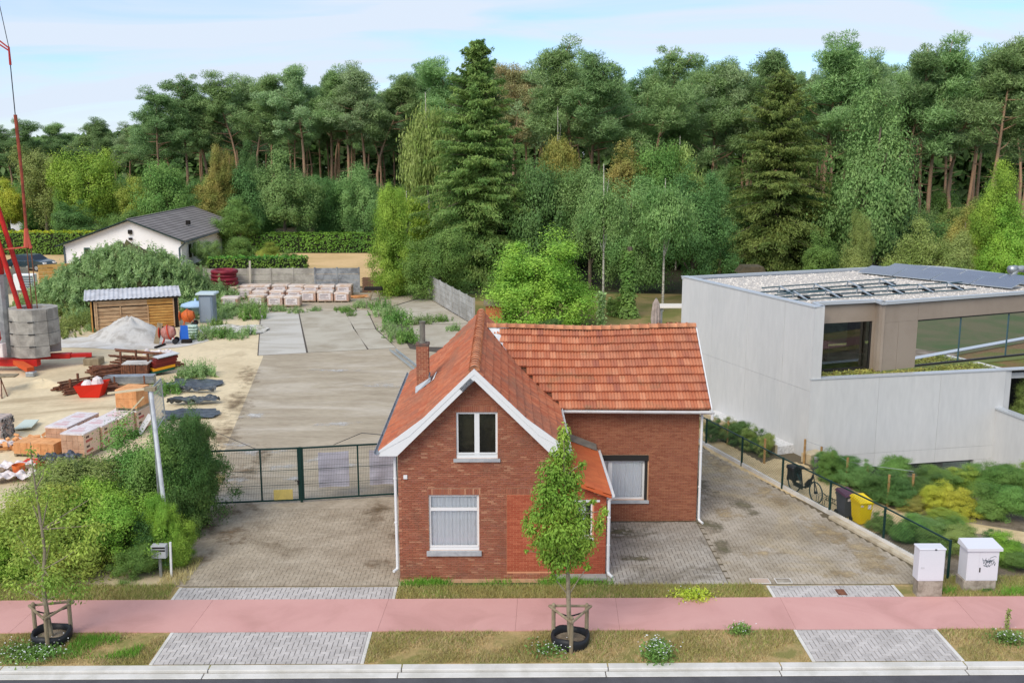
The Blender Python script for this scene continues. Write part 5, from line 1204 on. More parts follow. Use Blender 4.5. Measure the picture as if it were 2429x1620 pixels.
def spruce_mesh(seed, H, R0, mat, nper=9, step=.5, droop=.5, ragged=.25, base=.04, power=.85, spray=.34):
    rg = np.random.default_rng(seed); out_ = []; mb = MB()
    mb.tube([(0, 0, 0), (.05, .03, H * .5), (0, 0, H * .99)], [R0 * .045 + .08, R0 * .03 + .05, .02], 7)
    z = H * base; 
    while z < H * .985:
        t = z / H; Lr = R0 * (1 - t) ** power * (1 + .0 * t) + .25
        for k in range(int(nper * (1 - .45 * t)) + 2):
            an = rg.uniform(0, 6.28); l = Lr * rg.uniform(1 - ragged * 1.6, 1.12); rise = .25 + .8 * t
            d_ = np.array([math.cos(an), math.sin(an), 0]); m = int(26 + 44 * l); u = rg.uniform(.12, 1, m) ** .75
            zc = (rise * u - droop * (1.25 - t) * u ** 2 + .22 * (u > .8) * (u - .8)) * l * .55
            P = d_ * (u * l)[:, None]; P[:, 2] = zc
            side_ = np.array([-d_[1], d_[0], 0]); w_ = .20 * l * (1.08 - u) + .10
            P += side_ * (rg.normal(0, 1, m) * w_)[:, None]; hang = -np.abs(rg.normal(0, .30, m)) * (.4 + .5 * l / max(R0, .1)); P[:, 2] += hang
            P[:, 2] += z + rg.normal(0, .5) * min(1, l)
            dr = np.tile(d_ * .7, (m, 1)) + side_ * rg.normal(0, .5, (m, 1)); dr[:, 2] = -.75
            out_.append(cards(P, spray * rg.uniform(.13, .26, m), rg, d_ * .5, asp=2.6, up=.7, droop=dr))
            if k % 3 == 0: mb.tube([(0, 0, z), tuple(d_ * l * .5 + np.array([0, 0, z + (rise * .5 - droop * (1.25 - t) * .25) * l * .55])), tuple(d_ * l * .92 + np.array([0, 0, z + (rise * .92 - droop * (1.25 - t) * .85) * l * .55]))], [.05, .035, .01], 4)
        z += step * rg.uniform(.8, 1.2) * (1 - .35 * t)
    return np_mesh('crown', *join(out_), mL[mat]), mb.mesh('trunk', m_bark, True)
def spruce(name, label, x, y, meshes, rz=0):
    t = thing(name, label, 'tree', (x, y, 0), rz); put('trunk', meshes[1], t); put('crown', meshes[0], t); return t
def weeping(seed, mat, n=70, H=1.0):
    """birch crown in the box x,y [-1,1], z [0,2] of hanging sprays"""
    rg = np.random.default_rng(seed); out_ = []
    for k in range(n):
        d_ = sph(rg, 1)[0]; d_[2] = abs(d_[2]) * .9 - .25; p = d_ * rg.uniform(.35, 1) ** .5 * np.array([.86, .86, 1]); m = 170
        s_ = rg.normal(0, 1, (m, 3)) * np.array([.11, .11, .07]); dn = rg.uniform(0, 1, m) ** 1.3 * rg.uniform(.2, .55); s_[:, 2] -= dn; s_[:, :2] *= (1.1 - dn)[:, None]
        dr = np.zeros((m, 3)); dr[:, 2] = -1.0
        out_.append(cards(p + s_, rg.uniform(.014, .028, m), rg, d_ * .5, asp=1.8, up=.2, droop=dr))
    V, Fq = join(out_); V[:, 2] += 1.0; return np_mesh('crown', V, Fq, mL[mat])
BIRCH = [weeping(300, 'birch', 90), weeping(301, 'birch', 70), weeping(302, 'olive', 80)]
BTRUNK = limbs(90, 1.3, .045, n=5, spread=.4, top=1.8).mesh('trunk', m_birchbark, True)
def birch(label, x, y, ztop, r, hc, mat, var=0, rz=0):
    t = thing('birch_tree', label, 'tree', (x, y, 0), rz); zb = ztop - hc
    o = put('crown', BIRCH[var], t, (0, 0, zb), (0, 0, rz), (r, r, hc / 2)); oslot(o, mL[mat])
    put('trunk', BTRUNK, t, (0, 0, zb), None, (r * .8, r * .8, max(hc / 2, (zb + .2) / 1.3))); return t
def weed_mesh(seed, n=26, H=1.0, mat='weed', spread=.35, leafs=.05, per=34):
    rg = np.random.default_rng(seed); out_ = []
    for k in range(n):
        x, y = rg.normal(0, spread, 2); h = H * rg.uniform(.45, 1.0) * (1 - .35 * min(1, math.hypot(x, y))); lx, ly = rg.normal(0, .14, 2) * h
        u = rg.uniform(.05, 1, per); P = np.stack([x + lx * u + rg.normal(0, .055, per), y + ly * u + rg.normal(0, .055, per), h * u], 1)
        dr = np.stack([rg.normal(0, .6, per), rg.normal(0, .6, per), np.full(per, .9)], 1)
        out_.append(cards(P, leafs * rg.uniform(.5, 1.1, per) * (1.25 - u), rg, None, asp=2.6, up=.3, droop=dr))
    return np_mesh('stems', *join(out_), mL[mat])
WEED = [weed_mesh(400 + i, 30, 1.0) for i in range(4)]
def weedplant(label, p, h, var, mat='weed', group='tall weeds in the yard', w=None):
    o = put('weed_plant', WEED[var % 4], None, (p[0], p[1], 0), (0, 0, var * 1.3), (w or h * .9, w or h * .9, h)); oslot(o, mL[mat])
    return tag(o, label, 'weed', group)
def hedge_block(name, label, x0, x1, y0, y1, h, mat='hedge', topmat='hedgetop', dens=42, seed=1, leafs=.07, rz=0, loc=None, group=None):
    rg = np.random.default_rng(seed); lx, ly = x1 - x0, y1 - y0; t = thing(name, label, 'hedge', loc or ((x0 + x1) / 2, (y0 + y1) / 2, 0), rz, group)
    area = 2 * (lx + ly) * h; n = int(area * dens); side_ = rg.uniform(0, 2 * (lx + ly), n); P = np.zeros((n, 3)); O = np.zeros((n, 3))
    for i, s_ in enumerate(side_):
        if s_ < lx: P[i, :2] = (s_ - lx / 2, -ly / 2); O[i, 1] = -1
        elif s_ < 2 * lx: P[i, :2] = (s_ - lx * 1.5, ly / 2); O[i, 1] = 1
        elif s_ < 2 * lx + ly: P[i, :2] = (-lx / 2, s_ - 2 * lx - ly / 2); O[i, 0] = -1
        else: P[i, :2] = (lx / 2, s_ - 2 * lx - ly * 1.5); O[i, 0] = 1
    P[:, 2] = rg.uniform(0, h, n); P += rg.normal(0, .07, (n, 3))
    put('foliage', np_mesh('foliage', *cards(P, leafs * rg.uniform(.7, 1.4, n), rg, O), mL[mat]), t)
    n = int(lx * ly * dens * 1.6); P = np.stack([rg.uniform(-lx / 2, lx / 2, n), rg.uniform(-ly / 2, ly / 2, n), h + rg.normal(.02, .09, n)], 1)
    put('top_growth', np_mesh('top_growth', *cards(P, leafs * rg.uniform(.7, 1.5, n), rg, None, up=1.0), mL[topmat]), t)
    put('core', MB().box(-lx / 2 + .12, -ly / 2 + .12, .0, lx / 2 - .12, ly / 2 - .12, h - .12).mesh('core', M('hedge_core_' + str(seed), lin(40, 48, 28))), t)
    return t
# ------------------------------------------------------------------ the wood
rt = random.Random(77)
FRONT = [  # x in the photo (full px), distance, top y, variant, needles, label
 (372, 175, 218, 0, 'pine2', 'lone tall pine with a lopsided crown standing highest left of the main wood', (0, -.05)),
 (432, 180, 226, 1, 'pine', 'pine with a round crown at the left shoulder of the main wood', (0, 0)),
 (492, 182, 190, 2, 'pine2', 'broad dark pine at the left end of the tall wood edge', (0, .02)),
 (540, 180, 182, 3, 'pine', 'twin-topped pine second in from the left end of the tall wood edge', (0, 0)),
 (596, 184, 190, 4, 'pine3', 'bluish flat-topped pine above the ochre tree', (0, 0)),
 (650, 178, 192, 5, 'pine', 'pine with a leaning orange trunk above the grey roofed house', (0, .04)),
 (716, 176, 170, 6, 'pine3', 'tallest pine above the grey-green birch clump, with a forked orange trunk', (0, .02)),
 (770, 182, 186, 7, 'pine2', 'dark pine close right of the forked one', (0, -.03)),
 (815, 176, 166, 8, 'pine', 'pine with ragged dark top twigs above the blurred hedge', (0, 0)),
 (872, 174, 164, 0, 'pine3', 'pine with a spread crown midway between the forked pine and the big spruce', (0, .03)),
 (915, 176, 190, 1, 'pine', 'pale round-crowned pine left of the birch beside the spruce', (0, 0)),
 (962, 178, 188, 2, 'pine2', 'narrow dark pine just left of the pale birch', (0, 0)),
 (1010, 180, 162, 3, 'pine2', 'thin spire of a pine in the gap left of the spruce top', (0, 0)),
 (1060, 170, 150, 4, 'pine', 'pine half hidden behind the left shoulder of the spruce', (0, 0)),
 (1208, 150, 148, 5, 'pine2', 'pine just right of the spruce top', (0, 0)),
 (1252, 140, 150, 6, 'rust', 'pine with rust brown dying needles right of the spruce', (0, .03)),
 (1300, 142, 155, 7, 'pine3', 'grey-green pine between the rusty one and the tall umbrella pine', (0, 0)),
 (1345, 140, 135, 8, 'pine', 'pine left of the tall umbrella pine', (0, 0)),
 (1408, 122, 88, 0, 'pine', 'tall umbrella pine with a bent orange trunk right of the spruce', (0, .08)),
 (1470, 124, 122, 1, 'pine2', 'pine leaning right with a dark arching crown beside the umbrella pine', (0, .12)),
 (1553, 122, 110, 2, 'pine', 'pine with an open layered crown and crooked trunk, third right of the spruce', (0, .0)),
 (1620, 126, 150, 3, 'pine2', 'pine with a trunk curving right to an overhanging crown', (0, .16)),
 (1692, 128, 138, 4, 'pine', 'pine in the dip of the skyline right of centre', (0, 0)),
 (1750, 126, 142, 5, 'pine3', 'pine left of the second dark spruce', (0, 0)),
 (1812, 130, 140, 6, 'pine', 'pine rising behind the tip of the second spruce', (0, 0)),
 (1880, 124, 116, 7, 'pine2', 'pine just right of the second spruce tip', (0, .03)),
 (1985, 118, 84, 8, 'pine', 'tallest pine above the modern building roof, under the small white cloud', (0, .02)),
 (2045, 122, 122, 0, 'pine3', 'pine right of the tallest one above the modern building', (0, 0)),
 (2120, 118, 112, 1, 'pine', 'pine with a wide green crown above the big broadleaf tree on the right', (0, .04)),
 (2190, 114, 106, 2, 'pine2', 'pine with a curved orange trunk right of the big broadleaf tree', (0, .06)),
 (2245, 112, 82, 3, 'pine', 'pine with a wind-swept top pointing right, near the right edge', (0, .05)),
 (2310, 114, 112, 4, 'pine3', 'pine between the wind-swept one and the last on the right', (0, 0)),
 (2375, 110, 88, 5, 'pine', 'pine second from the right edge with a slanting grey trunk', (0, .05)),
 (2425, 112, 108, 6, 'pine2', 'pine cut by the right edge of the picture', (0, 0))]
for i, (fx_, Y, fy, v, mt, lab, lean) in enumerate(FRONT):
    zt = top_z(fy, Y) * (.965 if fx_ > 1200 else 1); pine(lab, at_x(fx_, Y) - math.sin(lean[1]) * zt * .9, Y, zt, v, mt, rz=i * 1.9, lean=lean, wide=1.25 if Y > 150 else 1.12)
LEFTBACK = [(15, 225, 300, 'dark', 'dark spruce-like pine at the far left edge of the skyline'), (62, 220, 288, 'pine2', 'dark pine behind the olive willow at far left'), (110, 225, 296, 'pine', 'pine in the low skyline left of the round green tree'),
            (160, 230, 318, 'pine2', 'small pine at the lowest dip of the skyline'), (212, 215, 298, 'pine', 'broad low pine above the bright round tree'), (262, 210, 284, 'pine2', 'dark low pine right above the bright round tree'), (310, 205, 296, 'pine3', 'low pine left of the lone tall one'), (345, 200, 290, 'pine', 'low pine just behind the lone tall one'),
            (405, 200, 300, 'pine2', 'low pine in the gap right of the lone tall one')]
for i, (fx_, Y, fy, mt, lab) in enumerate(LEFTBACK):
    pine(lab, at_x(fx_, Y), Y, top_z(fy, Y), i + 3, mt if mt != 'dark' else 'pine2', rz=i * 2.1, wide=1.35)
for i in range(92):
    fx_ = 470 + (i * 53.7 + rt.uniform(-20, 20)) % 2030; base = 190 if fx_ < 1000 else (165 if fx_ < 1300 else 136)
    Y = base + rt.uniform(4, 46); fy = np.interp(fx_, [450, 700, 1000, 1300, 1600, 2000, 2429], [235, 215, 205, 185, 185, 160, 145]) + rt.uniform(-14, 26)
    pine('slim pine in the dim inner rows of the wood, half hidden by the front trunks', at_x(fx_, Y), Y, top_z(fy, Y), i, rt.choice(['pine', 'pine2', 'pine2', 'pine3']), rz=i * 1.3, lean=(0, rt.uniform(-.04, .06)), group='pines deep inside the wood')
# the dark mass at the back of the wood that closes it off
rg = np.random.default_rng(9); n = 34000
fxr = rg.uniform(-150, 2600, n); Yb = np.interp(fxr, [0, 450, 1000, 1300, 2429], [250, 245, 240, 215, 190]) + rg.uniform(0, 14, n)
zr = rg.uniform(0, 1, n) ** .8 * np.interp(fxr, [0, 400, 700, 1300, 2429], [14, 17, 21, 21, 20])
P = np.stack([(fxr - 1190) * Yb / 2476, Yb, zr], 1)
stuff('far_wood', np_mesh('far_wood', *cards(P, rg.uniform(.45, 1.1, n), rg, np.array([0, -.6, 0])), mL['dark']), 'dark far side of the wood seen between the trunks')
# undergrowth along the foot of the wood
UND = []
for i in range(46):
    fx_ = -30 + i * 55 + rt.uniform(-15, 15); Y = np.interp(fx_, [0, 450, 1000, 1300, 2429], [205, 172, 166, 118, 104]) + rt.uniform(-4, 8)
    UND.append((fx_, Y))
for i, (fx_, Y) in enumerate(UND):
    broad('forest_shrub', 'bushy undergrowth along the shaded foot of the pine wood', 'shrub', at_x(fx_, Y), Y, rt.uniform(3.5, 7.5), rt.uniform(3.0, 4.6), rt.uniform(3.2, 6), rt.choice(['dark', 'mid', 'blue', 'dark', 'olive']), i, group='undergrowth at the foot of the pines', trunk=False, rz=i)
# the two big spruces
SP1 = spruce_mesh(501, top_z(108, 100), 7.9, 'spruce', nper=9, step=.34, droop=.62, ragged=.34, power=.78, spray=.36)
spruce('spruce_tree', 'tall drooping spruce with a pointed top, the biggest conifer left of centre', at_x(1134, 100), 100, SP1)
SP2 = spruce_mesh(502, top_z(182, 104), 6.8, 'spruce2', nper=9, step=.36, droop=.75, ragged=.5, power=.5, spray=.34)
spruce('spruce_tree', 'blunt-topped olive brown spruce behind the modern building roof', at_x(1852, 104), 104, SP2)
SP3 = spruce_mesh(503, 7.5, 1.4, 'bluespruce', nper=7, step=.4, droop=.3)
spruce('blue_spruce', 'small blue spruce behind the hedge at far left', at_x(70, 165), 165, SP3)
# birches
birch('pale weeping birch on the left flank of the big spruce', at_x(1015, 108), 108, top_z(190, 108), 3.3, 15.5, 'birch', 0)
birch('lower pale birch drooping left of the spruce foot', at_x(965, 104), 104, top_z(430, 104), 3.0, 8.6, 'bright', 1, 1.0)
birch('yellowed weeping birch right of the spruce in front of the trunks', at_x(1325, 112), 112, top_z(292, 112), 2.5, 8.5, 'ochre', 2, .6)
birch('slim birch behind the tallest understory right of centre', at_x(1612, 110), 110, top_z(300, 110), 2.9, 11, 'birch', 1, 2.0)
birch('birch with a thin white trunk at the lawn edge by the parasol', at_x(1583, 82), 82, top_z(400, 82), 2.6, 7.2, 'sage', 0, 1.2)
birch('birch with a bare slim trunk on the lawn behind the ridge', at_x(1437, 80), 80, top_z(420, 80), 2.4, 5.9, 'sage', 1, .4)
# broadleaf trees (label, x px, distance, top y, radius, crown height, leaf, variant)
BT = [('bright green round tree right behind the house', 1268, 74.5, 566, 4.8, 6.4, 'bright', 0),
      ('bright yellow-green tree at the left foot of the big spruce', 942, 92, 440, 2.7, 9.2, 'bright', 1),
      ('glossy mid green tree in front of the spruce by the panel wall', 1040, 89, 545, 2.9, 5.8, 'mid', 2),
      ('low dark green tree at the corner of the two panel walls', 960, 93, 560, 2.6, 5.2, 'bright', 3),
      ('blue-green maple tucked against the right side of the spruce', 1290, 98, 395, 3.4, 9.5, 'blue', 1),
      ('grey-green maple above the lawn, left of the pair', 1405, 96, 400, 3.6, 9.3, 'sage', 2),
      ('blue-green maple above the lawn, right of the pair', 1500, 93, 428, 3.4, 9.0, 'sage', 4),
      ('dark-based maple beside the corner of the concrete wall', 1655, 90, 410, 3.7, 9.0, 'blue', 0),
      ('ochre-tinged small tree among the understory right of the yellowed birch', 1478, 108, 345, 2.6, 8.0, 'ochre', 3),
      ('green tree with an uneven top right of the ochre-tinged one', 1560, 108, 348, 2.9, 9.0, 'mid', 1),
      ('pointed light green tree between the birch and second spruce', 1720, 106, 395, 2.8, 9.0, 'sage', 3),
      ('big broadleaf tree with pale green sprays above the solar panels', 2085, 100, 226, 5.2, 16.0, 'sage', 1),
      ('small upright tree right of the second spruce foot', 1960, 92, 550, 1.8, 5.5, 'mid', 3),
      ('slim young tree behind the roof gravel', 2055, 88, 500, 1.5, 7.0, 'olive', 3),
      ('feathery willow-like bush behind the solar panels', 2205, 80, 520, 2.6, 6.5, 'birch', 2),
      ('low feathery bush right of the willow-like one', 2290, 79, 555, 2.2, 5.0, 'olive', 4),
      ('bright green tree cut by the right edge above the vent pipe', 2400, 82, 390, 3.0, 10, 'bright', 0),
      ('yellowish thin shrub before the dark trunks at right', 2310, 92, 490, 2.6, 6.0, 'ochre', 2),
      ('olive willow behind the far left hedge', 100, 150, 355, 4.6, 10.0, 'olive', 4),
      ('bright green round-headed tree left of the white house', 208, 146, 360, 4.8, 9.8, 'bright', 0),
      ('yellow-green bushy tree right of the round-headed one', 322, 140, 420, 3.4, 7.2, 'yellow', 2),
      ('mixed green tree directly behind the white house gable', 392, 138, 390, 4.0, 9.0, 'mid', 1),
      ('ochre-leaved tree behind the grey tiled roof', 516, 140, 350, 3.1, 11.0, 'ochre', 3),
      ('tall blue-green tree right of the ochre-leaved one', 592, 142, 338, 3.4, 12.0, 'blue', 1),
      ('broad sage green tree above the right end of the grey roof', 668, 132, 360, 4.4, 9.6, 'sage', 2),
      ('rounded dark tree behind the garden hedge', 770, 138, 425, 3.4, 8.0, 'dark', 0),
      ('grey-green rounded tree left of the bare trunks', 858, 136, 395, 3.5, 9.3, 'sage', 4),
      ('yellow-green tree at the left picture edge above the hedge', 10, 150, 425, 3.4, 7.0, 'lime', 2),
      ('low shrub row above the van at the left edge', 45, 165, 470, 5.0, 5.0, 'yellow', 1),
      ('dark thicket tree between hedge and white house', 165, 138, 478, 3.0, 5.0, 'dark', 3),
      ('dense bush behind the left roof slope of the white house', 285, 130, 500, 3.2, 4.6, 'mid', 4),
      ('low green bush at the right end of the grey roof', 560, 128, 470, 3.0, 5.0, 'mid', 2),
      ('pale green tall understory tree above the round bright tree', 1345, 102, 430, 2.6, 7.0, 'mid', 2)]
for i, (lab, fx_, Y, fy, r, hc, mt, v) in enumerate(BT):
    broad('broadleaf_tree', lab, 'tree', at_x(fx_, Y), Y, top_z(fy, Y), r, hc, mt, v, rz=i * 1.1, fine=i in (0, 1, 2, 5, 6, 7, 11, 16))
for i in range(34):                                            # understory between the named trees and the trunks
    fx_ = [60, 250, 330, 450, 480, 620, 700, 740, 820, 900, 930, 990, 1250, 1300, 1370, 1440, 1520, 1590, 1640, 1700, 1760, 1900, 1960, 2020, 2150, 2200, 2260, 2330, 2400, 150, 560, 860, 1180, 1800][i]
    Y = (150 if fx_ < 940 else 112) + rt.uniform(-4, 8)
    fy = np.interp(fx_, [0, 300, 600, 900, 1200, 1500, 1900, 2200, 2429], [430, 430, 420, 440, 440, 420, 450, 470, 455]) + rt.uniform(-15, 25)
    broad('understory_tree', 'leafy young tree in the understory before the pine trunks', 'tree', at_x(fx_, Y), Y, top_z(fy, Y), rt.uniform(2.4, 3.4), rt.uniform(5.5, 7.5), rt.choice(['mid', 'sage', 'dark', 'blue', 'mid', 'olive']), i, group='young trees at the wood edge', rz=i * .7)
# ivy-clad trunk, low shrubs on the lawn
t = thing('ivy_clad_tree', 'ivy-covered tree trunk on the lawn behind the house', 'tree', (at_x(1497, 79), 79, 0))
part('trunk', MB().tube([(at_x(1497, 79), 79, -.1), (at_x(1500, 79), 79, 5.5)], [.28, .2], 7), m_bark, t)
n = 2600; zv = rg.uniform(0, 5.2, n); an_ = rg.uniform(0, 6.28, n); rv = .42 + .5 * np.exp(-zv * 1.4) + rg.normal(0, .1, n)
put('ivy', np_mesh('ivy', *cards(np.stack([rv * np.cos(an_), rv * np.sin(an_), zv], 1), rg.uniform(.06, .12, n), rg, np.stack([np.cos(an_), np.sin(an_), 0 * an_], 1)), mL['mid']), t)
for i, (fx_, Y, fy, r, hc, mt, lab) in enumerate([(1462, 80, 700, .9, 1.5, 'mid', 'round bush on the lawn left of the ivy trunk'), (1342, 73, 738, 1.2, 1.7, 'sage', 'pale low bush between the bright tree and the lawn'), (1310, 70, 755, .9, 1.3, 'dark', 'dark low bush at the foot of the bright round tree')]):
    broad('bush', lab, 'bush', at_x(fx_, Y), Y, top_z(fy, Y), r, hc, mt, i, trunk=False, fine=True)
n = 900; sl_ = rg.uniform(0, 1, n); P = np.stack([at_x(1432, 72) + rg.normal(0, .16, n), 72 + rg.normal(0, .16, n), sl_ * 3.0], 1)
o = put('climbing_plant', np_mesh('climbing_plant', *cards(P, rg.uniform(.05, .1, n), rg), mL['weed']), None); tag(o, 'thin leafy stem standing on the dry lawn', 'plant')
# hedges
hedge_block('clipped_hedge', 'clipped garden hedge with yellow top growth by the parked cars', 0, 30, 0, 1.6, 2.7, loc=(-60.0, 127.0, 0), rz=.02, seed=21, dens=36, leafs=.10)
hedge_block('clipped_hedge', 'long dark green hedge behind the bare field', 0, 34, 0, 1.5, 2.3, loc=(-26.5, 129.5, 0), rz=-.02, seed=22, dens=36, leafs=.10, topmat='hedge')
hedge_block('clipped_hedge', 'short hedge on the low wall beside the cars', 0, 5, 0, .8, 1.9, loc=(-46.6, 92.5, 0), rz=.9, seed=23, dens=50, leafs=.07)
hedge_block('clipped_hedge', 'green hedge right behind the left half of the grey panel wall', 0, 9, 0, 1.2, 3.0, loc=(-22.6, 94.9, 0), rz=.04, seed=24, dens=45, leafs=.08, topmat='hedge')
for i, (lab, x, y, r, h, mt) in enumerate([('grey-green bush beside the white house side wall', -33.2, 116, 1.7, 2.6, 'sage'), ('rounded bush second right of the white house', -30.0, 118, 2.0, 2.8, 'mid'), ('bush third right of the white house before the long hedge', -26.6, 117, 1.7, 2.3, 'yellow'), ('low bush at the corner of the bare field', -23.6, 112, 1.4, 1.9, 'mid')]):
    broad('bush', lab, 'bush', x, y, h, r, h, mt, i, trunk=False)
# ------------------------------------------------------------------ building site on the left
m_red = M('crane_red', lin(188, 36, 30), lin(160, 34, 28), scale=1.5, fine=.06, rough=.5)
m_rust = M('rusty_steel', lin(122, 78, 56), lin(92, 60, 46), scale=5, fine=.2, rough=.8, isl=.2, objr=.15)
m_orange = M('mixer_orange', lin(216, 108, 46), lin(186, 92, 48), scale=4, fine=.08, rough=.5)
m_pinkred = M('mixer_faded_red', lin(190, 138, 128), lin(168, 104, 94), scale=4, fine=.1, rough=.6)
m_clay = M('clay_block', lin(222, 164, 112), lin(206, 146, 96), scale=3, fine=.08, objr=.07, isl=.05)
m_claydk = M('clay_wrapped', lin(206, 168, 140), lin(192, 152, 124), scale=3, fine=.08, objr=.06)
m_film = M('white_film', lin(224, 216, 214), lin(206, 192, 190), scale=5, fine=.05, rough=.35)
m_printred = M('print_red', lin(178, 86, 82), fine=.05, rough=.4)
m_printdk = M('print_dark', lin(84, 60, 58), fine=.05, rough=.4)
m_plank = M('shed_plank', lin(192, 160, 124), lin(166, 132, 98), scale=2.5, fine=.14, objr=.12, stretch=(.4, 1, 2))
m_plank2 = M('shed_plank_fresh', lin(196, 150, 84), lin(176, 126, 66), scale=2.5, fine=.1, objr=.08, stretch=(.4, 1, 2))
m_ballast = M('ballast_concrete', lin(170, 166, 158), lin(136, 132, 126), scale=1.3, fine=.08, fscale=8, bump=.2, objr=.04)
m_tarp = M('black_tarp', lin(84, 90, 96), lin(60, 65, 72), scale=2, fine=.1, rough=.4)
m_blue = M('blue_plastic', lin(38, 96, 190), fine=.06, rough=.4)
m_heap = M('grey_sand', lin(196, 192, 186), lin(164, 158, 150), scale=1.0, lo=.5, hi=.65, fine=.08, fscale=8, bump=.5, bscale=8)
# self-erecting crane: ballast ring, struts, mast foot, outriggers, pendant ropes
BC = Vector((-28.2, 61.2, 0)); crane = thing('tower_crane', 'red self-erecting crane with stacked grey ballast blocks at the left edge of the site', 'crane', tuple(BC))
r0 = 1.36
def ring(z0, z1, rad, cut=0.0, sx=1.0):
    ang = [R(v) for v in (-112, -62, -20, 25, 70, 115, 160, 205)]
    return [(BC.x + rad * math.cos(v), BC.y + rad * math.sin(v), z0) for v in ang]
lay_z = [.78, 1.46, 2.20, 2.94, 3.66]
for i, (z0, z1) in enumerate(zip(lay_z, lay_z[1:])):
    rad = 1.42 - .02 * i
    ang = [R(v) for v in (-136, -98, -60, -22, 20, 62, 104, 142, 180, 224)]
    for k, (a0, a1) in enumerate(((-2.40, -.62), (-.60, .66), (.68, 2.3), (2.32, 3.86))):
        vs = []; nseg = 3; ri = .72
        for rr, zz_ in ((rad, z0), (rad, z1), (ri, z1), (ri, z0)):
            for s in range(nseg + 1): v = a0 + (a1 - a0) * s / nseg; vs.append((BC.x + rr * 1.02 * math.cos(v), BC.y + rr * math.sin(v), zz_ + (.012 if zz_ == z0 else -.012)))
        m_ = nseg + 1; fs = []
        for q in range(4):
            for s in range(nseg): fs.append((q * m_ + s, q * m_ + s + 1, ((q + 1) % 4) * m_ + s + 1, ((q + 1) % 4) * m_ + s))
        fs += [(0, m_, 2 * m_, 3 * m_), (m_ - 1, 4 * m_ - 1, 3 * m_ - 1, 2 * m_ - 1)]
        if i == 0 and k == 1: continue
        part('ballast_block', MB().add(vs, fs), m_ballast, crane)
for z in lay_z[1:-1]:
    for v in (-2.35, -1.28): part('wooden_wedge', MB().cbox((BC.x + 1.38 * math.cos(v), BC.y + 1.38 * math.sin(v), z), .36, .1, .05, v + 1.57), m_black, crane)
part('slew_core', MB().lathe([(.66, .7), (.66, 3.5)], (BC.x, BC.y, 0), 12), m_steel, crane)
part('base_frame', MB().beam((BC.x - 4.2, BC.y - 1.0, .52), (BC.x + .6, BC.y - 1.15, .52), .5, .42).beam((BC.x - 1, BC.y, .6), (BC.x + 1.9, BC.y + .35, .62), .5, .3), m_red, crane)
part('outrigger', MB().beam((BC.x + .9, BC.y + .1, .66), (BC.x + 3.0, BC.y + .75, .58), .40, .22), m_red, crane)
part('outrigger', MB().beam((BC.x - .7, BC.y - 1.2, .55), (BC.x + .7, BC.y - 2.5, .36), .42, .26), M('outrigger_orange', lin(196, 84, 40), fine=.1), crane)
part('foot_plate', MB().bev(BC.x + 2.6, BC.y + .3, 0, BC.x + 3.6, BC.y + 1.2, .42, .06), m_wood, crane)
part('foot_plate', MB().bev(BC.x + .5, BC.y - 2.8, 0, BC.x + 1.0, BC.y - 2.3, .26, .04), m_steel, crane)
part('mast', MB().tube([(-30.2, 61.5, .7), (-30.2, 61.5, 5.6)], .42, 12).tube([(-30.2, 61.5, .3), (-30.2, 61.5, .95)], .5, 12), m_steel, crane)
part('mast_section', MB().tube([(-30.25, 61.5, 5.6), (-30.6, 61.5, 12)], .36, 10), m_red, crane)
YC = 60.9
for (b0, b1) in ((a('c', 405, 390, YC - .2), a('4', -60, 230, YC - .2)), (a('c', 575, 385, YC + .4), a('4', -60, -80, YC + .4))):
    part('strut', MB().tube([b0 - Vector((0, 0, .35)), b1], .14, 10), m_red, crane)
part('control_box', MB().bev(-30.0, 59.4, .95, -29.35, 59.9, 1.75, .03), m_film, crane)
part('motor', MB().tube([(-29.85, 59.6, 1.75), (-29.65, 59.6, 2.15)], .2, 10).cbox((-29.65, 59.6, 2.3), .22, .22, .35), m_red, crane)
P1, P2, P3 = a('D', -6, -10, YC), a('D', 20, 108, YC), a('D', 24, 150, YC); P4, P5, P6 = a('D', 35, 264, YC), a('4', 243, 245, YC), a('4', 248, 420, YC)
part('pendant_rope', MB().tube([P1, P2], .022, 5).tube([P3, P4], .03, 5), m_black, crane)
part('tip_arm', MB().tube([a('D', -30, 72, YC), a('D', 22, 112, YC)], .045, 6).tube([a('D', -30, 84, YC), a('D', 22, 118, YC)], .045, 6).tube([P2, P3], [.05, .07], 6), M('tip_red', lin(170, 52, 48), fine=.1), crane)
part('tie_rod', MB().tube([P4, P4.lerp(P5, .5) + Vector((.05, 0, 0)), P5], [.10, .085, .085], 7), M('tie_rod_red', lin(150, 74, 56), lin(120, 60, 48), scale=3, fine=.15), crane)
part('spreader', MB().tube([P5, P6], [.12, .17], 6).tube([P5, a('4', 285, 430, YC)], [.08, .09], 6).tube([a('4', 20, 440, YC), a('4', 300, 412, YC)], .05, 6), M('spreader_red', lin(186, 88, 72), fine=.08), crane)
part('pendant_rope', MB().tube([P6, a('4', 300, 985, YC)], .032, 5).tube([a('4', 288, 430, YC), a('4', 356, 1065, YC)], .032, 5), m_rust, crane)
